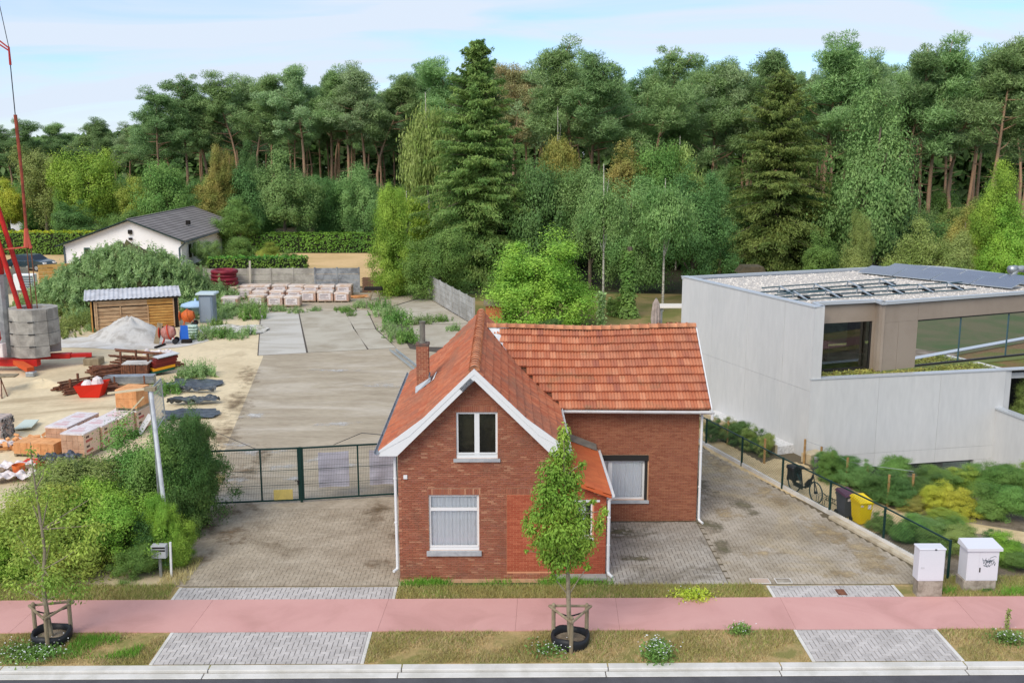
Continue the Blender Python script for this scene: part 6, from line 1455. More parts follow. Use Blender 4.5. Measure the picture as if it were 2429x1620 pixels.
# tool shed of reclaimed boards with a corrugated roof
S0, S1 = Vector((-29.55, 72.9, 0)), Vector((-23.85, 75.0, 0)); su = (S1 - S0).normalized(); sn = Vector((su.y, -su.x, 0)); sl = (S1 - S0).length
shed = thing('tool_shed', 'low shed of mixed brown boards with a corrugated sheet roof on the site', 'shed', tuple(S0))
part('shed_body', wallbox(MB(), S0, su, sn, .03, sl - .03, 0, 2.28, -2.2, -.06), m_dark, shed)
r_ = np.random.default_rng(4)
for (l0, l1, z0, z1, mat, n) in ((.42, 2.02, .12, 1.70, m_plank, 6), (2.12, 3.90, .12, 1.70, m_plank, 6), (3.98, 5.72, .10, 1.72, m_plank2, 8), (.42, 3.9, 1.76, 2.22, m_plank, 2), (3.9, 5.72, 1.76, 2.22, m_plank2, 2)):
    h = (z1 - z0) / n
    for k in range(n): part('plank', wallbox(MB(), S0, su, sn, l0 + r_.uniform(-.02, .02), l1 + r_.uniform(-.02, .02), z0 + k * h + .022, z0 + (k + 1) * h - .012, -.05 + .02 * (k % 2), -.02 + .02 * (k % 2)), mat, shed)
for l in (2.06, 3.93, 5.72): part('upright_board', wallbox(MB(), S0, su, sn, l - .045, l + .045, .05, 1.75 if l < 5 else 2.25, -.02, .03), m_plank, shed)
for k in range(11): part('plank', wallbox(MB(), S1, -sn, su, .05, 2.1, .12 + k * .19, .12 + k * .19 + .15, -.04, -.0 + .02 * (k % 2)), m_plank, shed)
for l, h, tl in ((.05, 2.25, .0), (.28, 2.35, .03), (.40, 2.35, -.02)): part('leaning_board', wallbox(MB(), S0, su, sn, l, l + .10, 0, h, .03, .10), m_plank2 if l < .1 else m_plank, shed)
mb = MB(); nc = 84; vs = []
for i in range(nc + 1):
    s = -.35 + (sl + .55) * i / nc; zc = .028 * math.sin(i * math.pi / 2 + .7)
    for t, z in ((.32, 2.33), (-2.6, 2.72)):
        p = S0 + su * s + sn * t; vs.append((p.x, p.y, z + zc + .04 * (s / sl)))
part('corrugated_roof', mb.add(vs, [(2 * i, 2 * i + 2, 2 * i + 3, 2 * i + 1) for i in range(nc)]), M('corrugated_sheet', lin(196, 196, 200), lin(170, 168, 170), scale=1, fine=.06, rough=.5), shed)
part('roof_beam', wallbox(MB(), S0, su, sn, -.2, sl + .1, 2.20, 2.32, .03, .12), M('beam_dark', lin(70, 66, 58)), shed)
# grey site toilet cabin behind the shed
tcb = g('4', 1725, 995); TQ = Vector((tcb.x, 77.5, 0)); toi = thing('site_cabin', 'narrow blue-grey site toilet with a pale lid behind the shed', 'cabin', (-22.3, 77.4, 0))
part('shell', MB().bev(-22.9, 76.8, .0, -21.85, 77.9, 2.12, .06), M('cabin_blue_grey', lin(128, 142, 158), lin(112, 126, 142), scale=2, fine=.05, rough=.5), toi)
part('door', MB().box(-22.75, 76.77, .12, -22.0, 76.80, 1.95), M('cabin_door', lin(140, 152, 166), fine=.04), toi)
part('roof', MB().bev(-23.1, 76.65, 2.12, -21.65, 78.05, 2.26, .05), M('cabin_roof', lin(186, 200, 206), fine=.05), toi)
# sand heap
def heap(name, label, c, rx, ry, h, mat, seed, cat='sand heap', n=40, rz=0.0):
    rg_ = np.random.default_rng(seed); mb = MB(); m_ = 36; ph = rg_.uniform(0, 6.28, 6); vs = [(0, 0, h)]
    for j in range(1, n // 2):
        t = j / (n // 2 - 1)
        for i in range(m_):
            an = 2 * math.pi * i / m_; k = 1 + .14 * math.sin(2 * an + ph[0]) + .09 * math.sin(3 * an + ph[1]) + .05 * math.sin(7 * an + ph[2])
            z = h * (1 - t ** 1.25) * (1 + .10 * math.sin(5 * an + ph[3] + t * 6) * (t < .95)) + rg_.normal(0, .018 * h)
            if t > .72: z *= (1 - t) / .28 * .9 + .1
            vs.append((rx * t * k * math.cos(an), ry * t * k * math.sin(an), max(z, 0) if j < n // 2 - 1 else -.03))
    fs = [(0, 1 + i, 1 + (i + 1) % m_) for i in range(m_)]
    for j in range(n // 2 - 2):
        for i in range(m_): q = 1 + j * m_; fs.append((q + i, q + m_ + i, q + m_ + (i + 1) % m_, q + (i + 1) % m_))
    mb.add(vs, fs); o = put(name, mb.mesh(name, mat, True), None, c, (0, 0, rz)); return tag(o, label, cat)
hc = g('4', 1200, 1265); heap('sand_heap', 'pale grey heap of masonry sand in front of the shed', (hc.x, hc.y + .3, 0), 2.9, 2.6, 1.42, m_heap, 1)
struct('spilled_sand', MB().sheet(blob((hc.x + .3, hc.y - 1.5), 5.0, 2.6, -.004, seed=91)), M('spilled_grey_sand', lin(206, 202, 196), lin(186, 178, 166), scale=.8, fine=.06))
h2 = g('c', 620, 1520); heap('sand_heap', 'small yellow sand heap beside the crane foot', (h2.x + .3, h2.y, 0), 1.5, .9, .35, m_sand, 2)
# concrete mixers, tools
def mixer(label, c, s, drum, rz, frame=m_orange):
    t = thing('concrete_mixer', label, 'mixer', tuple(c), rz)
    tilt = Matrix.Rotation(R(78), 4, 'Y'); mm = Matrix.Translation((0, 0, .85 * s)) @ tilt
    part('drum', MB().lathe([(.20 * s, -.55 * s), (.38 * s, -.46 * s), (.52 * s, -.15 * s), (.54 * s, .05 * s), (.36 * s, .38 * s), (.28 * s, .50 * s), (.25 * s, .50 * s), (.33 * s, .3 * s)], (0, 0, 0), 16, mm), drum, t, True, True)
    part('drum_ring', MB().lathe([(.56 * s, -.02 * s), (.60 * s, 0), (.60 * s, .06 * s), (.56 * s, .08 * s)], (0, 0, 0), 20, mm), frame, t, True, True)
    part('frame', MB().tube([(-.45 * s, -.4 * s, 0), (-.2 * s, -.05 * s, .75 * s), (.3 * s, -.05 * s, .75 * s), (.5 * s, -.4 * s, .25 * s)], .035 * s, 6).tube([(-.45 * s, .4 * s, 0), (-.2 * s, .05 * s, .75 * s)], .035 * s, 6).tube([(.5 * s, -.4 * s, .25 * s), (.5 * s, .4 * s, .25 * s)], .03 * s, 6), frame, t, False, True)
    part('hand_wheel', MB().lathe([(.34 * s, 0), (.40 * s, .02), (.40 * s, .05), (.34 * s, .06)], (0, 0, 0), 18, Matrix.Translation((-.72 * s, 0, .85 * s)) @ Matrix.Rotation(R(90), 4, 'Y')), frame, t, True, True)
    for sg in (-1, 1): part('wheel', MB().lathe([(.02, -.05 * s), (.19 * s, -.05 * s), (.22 * s, 0), (.19 * s, .05 * s), (.02, .05 * s)], (0, 0, 0), 14, Matrix.Translation((.5 * s, .42 * s * sg, .22 * s)) @ Matrix.Rotation(R(90), 4, 'X')), m_black, t, False, True)
    return t
q = g('m', 1060, 1200); mixer('pale dusty red concrete mixer standing right of the sand heap', (q.x, q.y, 0), .9, m_pinkred, .15, M('mixer_red', lin(196, 70, 48), fine=.1))
q = g('m', 1470, 900); mixer('orange concrete mixer standing behind the blue barrow by the shed corner', (q.x, q.y + .8, .25), .88, m_orange, .1)
q = g('m', 1440, 1190); wb = thing('wheelbarrow', 'blue wheelbarrow tipped up on its nose between the mixers', 'wheelbarrow', (q.x, q.y, 0))
part('tray', MB().add([(-.55, 0, .35), (.5, 0, .35), (.42, .1, 1.95), (-.38, .1, 1.95), (-.35, .55, .5), (.3, .55, .5), (.28, .5, 1.75), (-.25, .5, 1.75)], [(0, 1, 2, 3), (7, 6, 5, 4), (0, 4, 5, 1), (3, 2, 6, 7), (0, 3, 7, 4), (1, 5, 6, 2)]), m_blue, wb, False, True)
part('wheel', MB().lathe([(.03, -.06), (.18, -.06), (.24, 0), (.18, .06), (.03, .06)], (0, 0, 0), 14, Matrix.Translation((-.9, .1, .26)) @ Matrix.Rotation(R(90), 4, 'X')), m_black, wb, False, True)
part('handle', MB().tube([(-.45, -.05, .2), (-.5, -.06, 1.6), (-.7, -.06, 1.7)], .03, 6), m_steel, wb, False, True)
part('boot', MB().bev(-.35, -.15, 0, .75, .5, .45, .1), m_dark, wb, False, True)
wb.scale = (.62, .62, .62)
bag = thing('cement_bags', 'stack of pale green cement bags right of the blue barrow', 'bags', tuple(g('m', 1640, 1080)))
for k in range(5): part('bag', MB().bev(-.5 + .03 * (k % 2), -.3, .02 + k * .26, .5 + .03 * (k % 2), .3, .26 + k * .26, .1), M('cement_bag%d' % k, lin(196, 214, 200), lin(150, 178, 164), scale=6, fine=.08, rough=.5), bag, True, True)
part('torn_film', MB().add([(.5, 0, 1.1), (.75, .1, .5), (1.5, -.1, .12), (1.75, .1, .05), (1.2, .5, .1), (.6, .5, .8)], [(0, 1, 5), (1, 2, 4, 5), (2, 3, 4)]), m_film, bag, False, True)
bag.scale = (.75, .75, .75)
q = g('m', 1725, 470); tb = thing('water_tank', 'light blue covered tub behind the orange mixer', 'tub', (q.x, q.y, 0)); part('tub', MB().lathe([(.7, 0), (.85, .5), (1.2, .55), (1.1, .72), (.5, .9), (.08, .95), (.08, 1.15), (.02, 1.16)], (0, 0, .1), 14), M('pale_blue_cover', lin(168, 196, 224), fine=.05, rough=.5), tb, True, True)
sb = thing('scaffold_board', 'grey board leaning against the dusty red mixer', 'board', tuple(g('m', 740, 1210))); part('board', MB().beam((0, 0, 0), (.35, .25, 1.75), .45, .06, up=(0, 1, 0)), m_wood, sb, False, True); sb.scale = (.8, .8, .8)
sb = single('timber_beam', MB().beam(g('m', 715, 1300, .06), g('m', 950, 1215, .06), .16, .12), m_dark, 'dark beam lying on the sand before the dusty red mixer', 'beam', tuple(g('m', 715, 1300)))
# red hose coils
cl = g('4', 2080, 880); cx0 = Vector((cl.x, cl.y + .5, 0)); m_hose = M('hose_red', lin(134, 36, 50), lin(112, 28, 42), scale=3, fine=.1, rough=.5)
for k in range(7):
    mb = MB(); rr = .98 + .04 * math.sin(k * 2.2); mb.tube([(rr * math.cos(v), rr * math.sin(v), 0) for v in np.linspace(0, 2 * math.pi, 22)], .20, 8, False)
    o = put('hose_coil', mb.mesh('hose_coil', m_hose, True), None, (cx0.x + .04 * math.cos(k * 2), cx0.y + .03 * math.sin(k), .20 + k * .335))
    tag(o, ['bottom dark red hose coil of the stack by the panel wall', 'second dark red hose coil from the ground', 'third dark red hose coil from the ground', 'middle dark red hose coil of the stack', 'third dark red hose coil from the top', 'second dark red hose coil from the top', 'topmost dark red hose coil of the stack'][k], 'hose coil', 'stack of red hose coils')
# wrapped brick pallets in front of the panel wall
PAL = thing('brick_pallet', 'wrapped brick pallet standing apart at the left front of the rows', 'brick pallet', (0, 0, 0), 0, 'wrapped brick pallets by the panel wall')
m_wrapbrick = M('wrapped_bricks', lin(178, 138, 118), lin(200, 176, 160), scale=2.2, lo=.4, hi=.6, fine=.12, fscale=9, objr=.12, rough=.55)
m_filmtop = M('film_top', lin(216, 204, 196), lin(200, 172, 150), scale=1.6, fine=.06, objr=.08, rough=.4)
part('bricks', MB().bev(-.62, -.55, .13, .62, .55, .86, .04), m_wrapbrick, PAL, False, True)
part('film_lid', MB().bev(-.645, -.575, .74, .645, .575, .885, .05), m_filmtop, PAL, False, True)
part('label_sheet', MB().box(-.50, -.572, .20, .42, -.553, .73), m_film, PAL, False, True)
part('print', MB().box(-.40, -.578, .56, .22, -.573, .63).box(-.40, -.578, .44, .05, -.573, .51).box(-.40, -.578, .30, .30, -.573, .36), M('print_grey', lin(160, 150, 152)), PAL, False, True)
part('pallet', MB().box(-.62, -.55, .09, .62, .55, .125).box(-.62, -.5, 0, -.5, .5, .09).box(-.07, -.5, 0, .07, .5, .09).box(.5, -.5, 0, .62, .5, .09), m_wood, PAL, False, True)
spots = []
for rowi, (yy, pts_) in enumerate(((632, [238]), (620, [475, 632, 782]), (578, [925, 1068, 1214]), (552, [372]), (535, [240]), (565, [500, 650, 800]), (525, [395, 520, 680, 820, 950, 1085, 1235]), (492, [290, 410, 600, 725, 870, 985, 1115, 1245]))):
    for p in pts_: spots.append((p, yy))
rowname = {632: 'in front of all others', 620: 'in the short front row on the left', 578: 'in the clean front row on the right', 552: 'beside the red coils', 535: 'nearest the red coils', 565: 'in the second row on the left', 525: 'in the middle row', 492: 'in the back row along the wall'}
ordn = ['first', 'second', 'third', 'fourth', 'fifth', 'sixth', 'seventh', 'eighth']
cntr = {}; rp_ = random.Random(2)
for i, (px_, py_) in enumerate(spots):
    w_ = g('6', px_, py_); k = cntr.get(py_, 0); cntr[py_] = k + 1
    lab = 'wrapped brick pallet %s%s' % (rowname[py_], '' if len([s for s in spots if s[1] == py_]) == 1 else ', %s from the left' % ordn[k])
    o = PAL if i == 0 else dup(PAL, (0, 0, 0))
    o.location = (w_.x, w_.y + .55, 0); o.rotation_euler = (0, 0, rp_.uniform(-.07, .07)); o['label'] = lab; s = rp_.uniform(.98, 1.1); o.scale = (s, s, s * rp_.uniform(.95, 1.06))
def planks(name, label, cat, c, n, l, w, h, rz, mat, seed, spread=.3):
    t = thing(name, label, cat, tuple(c), rz); r__ = random.Random(seed)
    for k in range(n): part('plank', MB().cbox((r__.uniform(-spread, spread), r__.uniform(-spread, spread) * .7, .04 + .06 * (k // 3)), l * r__.uniform(.6, 1.1), w, h, r__.uniform(-.3, .3)), mat, t, False, True)
    return t
planks('plank_pile', 'scattered broken boards at the right end of the brick pallets', 'planks', g('6', 1350, 535), 9, 1.6, .15, .05, .1, m_clay, 3, .5)
t = thing('sawhorse', 'dark sawhorse with a black sheet right of the pallets', 'sawhorse', tuple(g('6', 1500, 560)))
part('legs', MB().beam((-.4, 0, 0), (0, .2, 1.1), .09).beam((.5, 0, 0), (.15, .2, 1.1), .09).beam((-.5, .3, 0), (-.1, .2, 1.1), .09), m_wood, t, False, True)
part('sheet', MB().bev(-.9, .05, .85, .7, .5, 1.15, .08), m_dark, t, False, True)
# racks of scaffold tubes and props
def tube_pile(label, c, n, l, rz, spread, hmax, seed, mat=m_rust, name='tube_pile', rr=.045):
    t = thing(name, label, 'steel props', tuple(c), rz); r__ = random.Random(seed)
    for k in range(n):
        y = r__.uniform(-spread, spread); z = rr + hmax * max(0, 1 - abs(y) / spread) * r__.random()
        part('tube', MB().tube([(-l / 2 * r__.uniform(.8, 1.1), y + r__.uniform(-.1, .1), z), (l / 2 * r__.uniform(.8, 1.1), y + r__.uniform(-.1, .1), z)], rr, 6), mat, t, False, True)
    return t
t = tube_pile('rack of rusty props with four uprights left of the red tub', g('s', 420, 790), 34, 3.0, .85, .9, .55, 1)
m_ = Matrix.Rotation(-.85, 3, 'Z')
for (px_, py_, tz) in ((145, 880, 620), (285, 760, 515), (480, 720, 605), (620, 690, 500)):
    p = g('s', px_, py_); h = a('s', px_ - 18, tz, p.y).z; lc = m_ @ (p - t.location); part('upright', MB().tube([lc, lc + Vector((0, 0, h))], .07, 6), m_rust, t, False, True)
t = tube_pile('big rusty heap of scaffold tubes behind the brown board stack', g('s', 1500, 420), 40, 4.0, -.35, 1.3, 1.0, 2)
m_ = Matrix.Rotation(.35, 3, 'Z')
for (px_, py_, tz) in ((1085, 330, 120), (1305, 300, 180), (1370, 310, 80), (1595, 400, 140)):
    p = g('s', px_, py_ + 130); h = a('s', px_, tz, p.y).z; lc = m_ @ (p - t.location); part('upright', MB().tube([lc, lc + Vector((0, 0, h))], .07, 6), m_rust, t, False, True)
tube_pile('loose rusty rods sloping left of the brown board stack', g('s', 930, 540), 26, 2.2, .75, .8, .6, 3, rr=.05)
tube_pile('rusty rods in the lower left corner of the board stack', g('s', 780, 480), 14, 2.0, .05, .5, .5, 4, rr=.05)
p0 = g('s', 1080, 590); p1 = g('s', 1570, 585)
t = thing('formwork_stack', 'upright stack of rusty brown formwork boards amid the steel heap', 'formwork', tuple(p0)); bl_ = (p1 - p0).length; bd = (p1 - p0).normalized(); hh = a('s', 1080, 350, p0.y).z * .92
for k in range(20): part('board', wallbox(MB(), p0, bd, Vector((bd.y, -bd.x, 0)), k * bl_ / 20 + .008, (k + 1) * bl_ / 20 - .008, .02, hh + r_.uniform(-.05, .03), -1.1, r_.uniform(-.03, .03)), m_rust, t)
part('debris_top', MB().cbox(p0 + bd * bl_ / 2 + Vector((0, .6, hh + .04)), bl_, 1.0, .06, math.atan2(bd.y, bd.x)), m_heap, t)
p0 = g('s', 735, 745); p1 = g('s', 1690, 720); bd = (p1 - p0).normalized(); bl_ = (p1 - p0).length; nn_ = Vector((bd.y, -bd.x, 0))
t = thing('steel_plank_stack', 'bundle of grey steel scaffold planks strapped in front of the board stack', 'scaffold planks', tuple(p0))
for k in range(5): part('steel_plank', wallbox(MB(), p0, bd, nn_, .01 * k, bl_ - .01 * (k % 3), .08 + k * .085, .08 + k * .085 + .07, -.65, .0 + .01 * (k % 2)), m_steel, t)
for s in (.22, .80): part('strap', wallbox(MB(), p0, bd, nn_, s * bl_, s * bl_ + .07, .0, .53, .012, .04), m_rust, t)
tube_pile('dark rusty angle bars under the steel plank bundle', g('s', 1000, 860), 16, 3.4, .02, .5, .35, 6, rr=.05)
tube_pile('thin grey sticks dropped on the right of the plank bundle', g('s', 1480, 770, .2), 8, 2.4, -.35, .4, .1, 7, m_wood, rr=.03)
bm = [(lin(196, 196, 198), 'light grey'), (lin(112, 40, 36), 'dark red'), (lin(120, 44, 38), 'maroon'), (lin(104, 36, 34), 'brown-red'), (lin(232, 160, 36), 'yellow'), (lin(30, 84, 66), 'green')]
fb = g('s', 1700, 560); fe = g('s', 2070, 500)
for k, (c_, nm) in enumerate(bm):
    z = 1.02 - k * .17; sh = Vector((-.05 * k, -.05 * k, 0))
    single('formwork_beam', MB().beam(fb + sh + Vector((0, .3, z + .0)), fe + sh + Vector((.1, .35, z + .12)), .55 if k else .7, .15 if k else .05), M('beam_' + nm.replace(' ', '_'), c_, fine=.08, rough=.5),
           nm + ' formwork beam in the coloured pile right of the steel heap', 'beam', tuple(fb + sh), 'pile of coloured formwork beams')
# red mortar tub with white sacks
q = g('s', 520, 960); tub = thing('mortar_tub', 'bright red mortar tub filled with crumpled white film', 'tub', (q.x, q.y + .3, 0))
part('tub', MB().add([(-.75, -.45, 0), (.55, -.45, 0), (.6, .45, 0), (-.7, .45, 0), (-1.05, -.7, .85), (.95, -.62, 1.0), (1.0, .6, 1.05), (-.95, .6, .9)], [(0, 3, 2, 1), (0, 1, 5, 4), (1, 2, 6, 5), (2, 3, 7, 6), (3, 0, 4, 7)]), M('tub_red', lin(206, 42, 26), fine=.05, rough=.45), tub, False, True)
mb = MB().lathe([(.02, .4), (.4, .5), (.42, .9), (.3, 1.25), (.05, 1.4)], (.35, 0, 0), 10).lathe([(.02, .4), (.42, .5), (.4, .85), (.2, 1.1), (.02, 1.15)], (-.35, 0, 0), 9)
part('white_film', mb, m_film, tub, False, True); tub.scale = (.78, .78, .78)
# clay block packs at the front, wrapped ones with red and dark print, bare orange ones
def block_pack(label, x0, y0, w, dpt, h, rz, wrapped, nx, ny, nz, z=0.0, sub='clay block packs', dx=None):
    t = thing('block_pack', label, 'block pack', (x0, y0, z), rz, sub)
    sx, sy, sz = w / nx, dpt / ny, (h - .12) / nz
    me = MB(); me.box(.006, .006, .004, sx - .006, sy - .006, sz - .006)
    for k in range(5): me.box(.02 + k * sx / 5, -.004, .01, .02 + k * sx / 5 + sx / 9, .006, sz - .012)
    me = me.mesh('block', m_claydk if wrapped else m_clay)
    for i in range(nx):
        for j in range(ny):
            for k in range(nz):
                if 0 < i < nx - 1 and 0 < j < ny - 1 and k < nz - 1: continue
                put('block', me, t, (i * sx, j * sy, .12 + k * sz))
    part('pallet', MB().box(0, 0, .085, w, dpt, .12).box(0, .02, 0, .1, dpt - .02, .084).box(w / 2 - .06, .02, 0, w / 2 + .06, dpt - .02, .084).box(w - .1, .02, 0, w, dpt - .02, .084), m_wood, t, False, True)
    if wrapped:
        part('film_lid', MB().box(-.012, -.012, h - .05, w + .012, dpt + .012, h + .012), m_film, t, False, True)
        part('film_side', MB().box(w + .003, .0, .15, w + .013, dpt, h - .055), M('film_side', lin(214, 186, 164), fine=.06, rough=.35) if 'film_side' not in bpy.data.materials else bpy.data.materials['film_side'], t, False, True)
        mb = MB()
        for (u0, z0) in ((.12, .62), (.12, .22)): mb.box(w + .014, u0 * dpt, h * z0, w + .017, (u0 + .42) * dpt, h * z0 + .11)
        part('red_print', mb, m_printred, t, False, True)
        mb = MB()
        for (u0, z0) in ((.14, .78), (.14, .40)): mb.box(w + .014, u0 * dpt, h * z0, w + .017, (u0 + .2) * dpt, h * z0 + .10)
        part('dark_print', mb, m_printdk, t, False, True)
        part('lid_print', MB().box(.2 * w, .25 * dpt, h + .013, .75 * w, .50 * dpt, h + .016).box(.3 * w, .6 * dpt, h + .013, .6 * w, .75 * dpt, h + .016), M('lid_print', lin(206, 176, 178), fine=.05) if 'lid_print' not in bpy.data.materials else bpy.data.materials['lid_print'], t, False, True)
    return t
E1 = g('5', 580, 1045); E2 = g('5', 790, 1055)
PKW = (E2 - E1).length; rzp = math.atan2((E2 - E1).y, (E2 - E1).x)
hfront = a('5', 560, 815, E1.y).z
pd = Vector((-math.sin(rzp), math.cos(rzp), 0)); pxv = Vector((math.cos(rzp), math.sin(rzp), 0))
PD = 1.25
for k, lab in enumerate(('wrapped block pack nearest the bushes, front of the right column', 'wrapped block pack second in the right column', 'wrapped block pack third in the right column', 'wrapped block pack at the back of the right column, carrying orange blocks')):
    p = E1 + pd * (PD + .06) * k + pxv * (.10 * k); block_pack(lab, p.x, p.y, PKW, PD, hfront, rzp, True, 4, 2, 3)
p = E1 + pd * (PD + .06) * 3 + pxv * .36
block_pack('bare bright orange block pack on top of the rear wrapped pack', p.x, p.y, PKW * 1.0, PD, .98, rzp, False, 5, 3, 2, hfront + .02)
F1 = g('5', 375, 965 + 75); 
hL = hfront * .98
p = E1 - pxv * (PKW + .28) + pd * .95
for k, lab in enumerate(('wrapped block pack at the front of the left column', 'wrapped block pack second in the left column')):
    q = p + pd * (PD + .06) * k; block_pack(lab, q.x, q.y, PKW, PD, hL, rzp, True, 4, 2, 3)
q = p - pd * 1.0 - pxv * .9
block_pack('low bare orange block pack in front of the left column', q.x, q.y, 1.9, .9, .62, rzp, False, 6, 2, 1)
t = thing('rubble_heap', 'heap of broken orange clay blocks left of the wrapped packs', 'rubble', tuple(g('5', 250, 930)))
r__ = random.Random(6)
for k in range(44): part('broken_block', MB().cbox((r__.gauss(0, .6), r__.gauss(0, .4), .06 + .5 * r__.random() * r__.random()), r__.uniform(.12, .4), r__.uniform(.1, .25), r__.uniform(.06, .16), r__.uniform(0, 3), r__.uniform(-.5, .5), r__.uniform(-.5, .5)), m_clay, t, False, True)
part('base_slab', MB().cbox((0, -.1, .05), 2.0, 1.0, .1, .05), m_clay, t, False, True)
q = g('5', 30, 890); t = thing('stone_pallet', 'pallet of grey-pink split stones at the left picture edge', 'stone pallet', (q.x - .6, q.y, 0))
for k in range(2): part('stone_layer', MB().bev(-1.3, 0, .02 + k * .52, .55, 1.2, .50 + k * .52, .05), M('split_stone%d' % k, lin(196, 176, 164), lin(150, 142, 138), scale=5, fine=.15), t, False, True)
rs = random.Random(4); mb = MB()
for k in range(90): mb.cbox((.57, rs.uniform(.02, 1.18), rs.uniform(.04, 1.0)), .06, rs.uniform(.06, .14), rs.uniform(.04, .09), 0, rs.uniform(-.3, .3))
part('stone_ends', mb, M('stone_end', lin(150, 146, 142), isl=.3), t, False, True)['kind'] = 'stuff'
t = thing('gutter_bundle', 'pale green boards lying behind the stone pallet', 'boards', tuple(g('5', 230, 720)))
for k in range(5): part('board', MB().beam(g('5', 150 + k * 30, 775 - k * 4, .06 + .03 * k), g('5', 250 + k * 22, 690, .06 + .03 * k), .22, .05), M('pale_board%d' % k, lin(196, 206, 196), fine=.06), t)
t = thing('trestle', 'small steel trestle with a pale top at the left edge of the site', 'trestle', tuple(g('5', 30, 465)))
part('legs', MB().beam(g('5', 18, 490), g('5', 18, 385, .05) + Vector((0, 0, .75)), .06).beam(g('5', 70, 468), g('5', 38, 400, .0) + Vector((0, -.3, .7)), .05).beam(g('5', -20, 480), g('5', 0, 400) + Vector((0, -.3, .7)), .05), m_rust, t)
part('top', MB().cbox(g('5', 5, 440) + Vector((0, .5, .85)), 1.4, .7, .08, .1), m_wood, t)
# black plastic sheets spread on the ground
def crumple(c, lx, ly, rz, seed, hmax, nx=34, ny=22):
    rg_ = np.random.default_rng(seed); X, Y = np.meshgrid(np.linspace(-1, 1, nx), np.linspace(-1, 1, ny)); Z = np.zeros_like(X)
    for k in range(9):
        an, f, ph = rg_.uniform(0, 3.14), rg_.uniform(2, 8), rg_.uniform(0, 6.28); Z += np.abs(np.sin(f * (X * math.cos(an) + Y * math.sin(an)) + ph)) ** 3 * rg_.uniform(.3, 1)
    Z = Z / Z.max() * hmax; X = X + rg_.normal(0, .02, X.shape) + .12 * np.sin(Y * 3 + seed); Y = Y + .1 * np.sin(X * 4 + seed)
    cs, sn_ = math.cos(rz), math.sin(rz); V = np.stack([(X * lx * cs - Y * ly * sn_).ravel(), (X * lx * sn_ + Y * ly * cs).ravel(), Z.ravel() + .01], 1)
    Fq = [(j * nx + i, j * nx + i + 1, (j + 1) * nx + i + 1, (j + 1) * nx + i) for j in range(ny - 1) for i in range(nx - 1)]
    return V, Fq
for c_, lx, ly, rz, sd, hm, lab in ((g('5', 1800, 360), 1.5, 1.0, -.2, 1, .16, 'dark plastic sheet spread flat, farthest along the yard edge'), (g('5', 1770, 640), 1.3, .9, .2, 2, .14, 'dark plastic sheet spread flat, nearest along the yard edge'), (g('5', 1800, 540), 1.2, .35, .25, 3, .5, 'crumpled black plastic roll between the two flat sheets'), (g('5', 1810, 430), 1.1, .25, -.15, 4, .35, 'black plastic strip rumpled on the farther sheet')):
    V, Fq = crumple(c_, lx, ly, rz, sd, hm); o = put('plastic_sheet', np_mesh('plastic_sheet', V, Fq, m_tarp), None, c_); tag(o, lab, 'plastic sheet')
for c_, sd, lab in ((g('5', 100, 1250), 7, 'white plastic film heaped at the left edge behind the bushes'), (g('5', 60, 950), 8, 'scraps of white film beside the stone pallet'), (g('5', 1470, 90), 9, 'white film scraps on the sand by the steel heap'), (g('D', 25, 1080), 10, 'white film bundle in the far left corner before the bushes')):
    V, Fq = crumple(c_, .9, .45, .3, sd, .4); o = put('plastic_film', np_mesh('plastic_film', V, Fq, m_film), None, c_); tag(o, lab, 'plastic film')
q = g('5', 560, 1120); V, Fq = crumple(q, .75, .4, .1, 12, .55); o = put('black_sheeting', np_mesh('black_sheeting', V, Fq, M('sheet_black', lin(48, 52, 62), lin(96, 100, 112), scale=5, fine=.1, rough=.4)), None, (q.x, q.y, .12)); tag(o, 'crumpled black sheeting in front of the low orange pack', 'plastic sheet')
single('red_tray', MB().bev(q.x - 1.5, q.y - .3, .02, q.x - .7, q.y + .3, .28, .05), bpy.data.materials['tub_red'], 'red tray half hidden by the bushes beside the black sheeting', 'tray', (q.x - 1.1, q.y, 0))
single('orange_bucket', MB().lathe([(.2, 0), (.26, .5), (.24, .5), (.19, .05)], (q.x - 1.1, q.y - 1.3, 0), 12), m_orange, 'orange bucket among the twigs at the bush edge', 'bucket', (q.x - 1.1, q.y - 1.3, 0))
# big bag, white and green boards, mesh panel and leaning pole at the yard edge
q = g('5', 1180, 770); bb = thing('big_bag', 'sagging pinkish white big bag right of the block packs', 'bag', (q.x, q.y, 0))
part('bag', MB().lathe([(.45, 0), (.62, .25), (.66, .7), (.55, 1.0), (.3, 1.15), (.02, 1.1)], (0, 0, 0), 9), M('bag_fabric', lin(206, 190, 182), lin(176, 152, 140), scale=3, fine=.1), bb, True, True)
for (x0, y0, x1, y1, c_, lab, w_) in ((1265, 820, 1278, 560, m_white, 'white upright board right of the big bag', .16), (1290, 820, 1400, 640, m_white, 'white board leaning right beside the pole', .24), (1310, 680, 1345, 590, M('board_green', lin(40, 92, 82), fine=.05), 'dark green board behind the two white boards', .3), (1080, 900, 1092, 740, m_white, 'thin white lath standing in the bush', .06)):
    p = g('5', x0, y0); q = a('5', x1, y1, p.y + .5); single('board', MB().beam(p, q, w_, .05, up=(0, 1, 0)), c_, lab, 'board', tuple(p))
PB = g('7', 1270, 660); PT = a('5', 1400, 400, PB.y + .4)
pole = thing('leaning_pole', 'tall white metal pole leaning up out of the dark bush', 'pole', tuple(PB))
part('tube', MB().tube([PB - Vector((0, 0, .1)), PT], .065, 10), M('pole_white', lin(214, 218, 222), lin(190, 194, 200), scale=3, fine=.04, rough=.4), pole)
part('rail', MB().tube([PB + Vector((-.1, .1, 0)), PT + Vector((-.1, .06, -.05))], .022, 6), m_steel, pole)
part('head', MB().cbox(PT, .34, .2, .12), m_wood, pole)
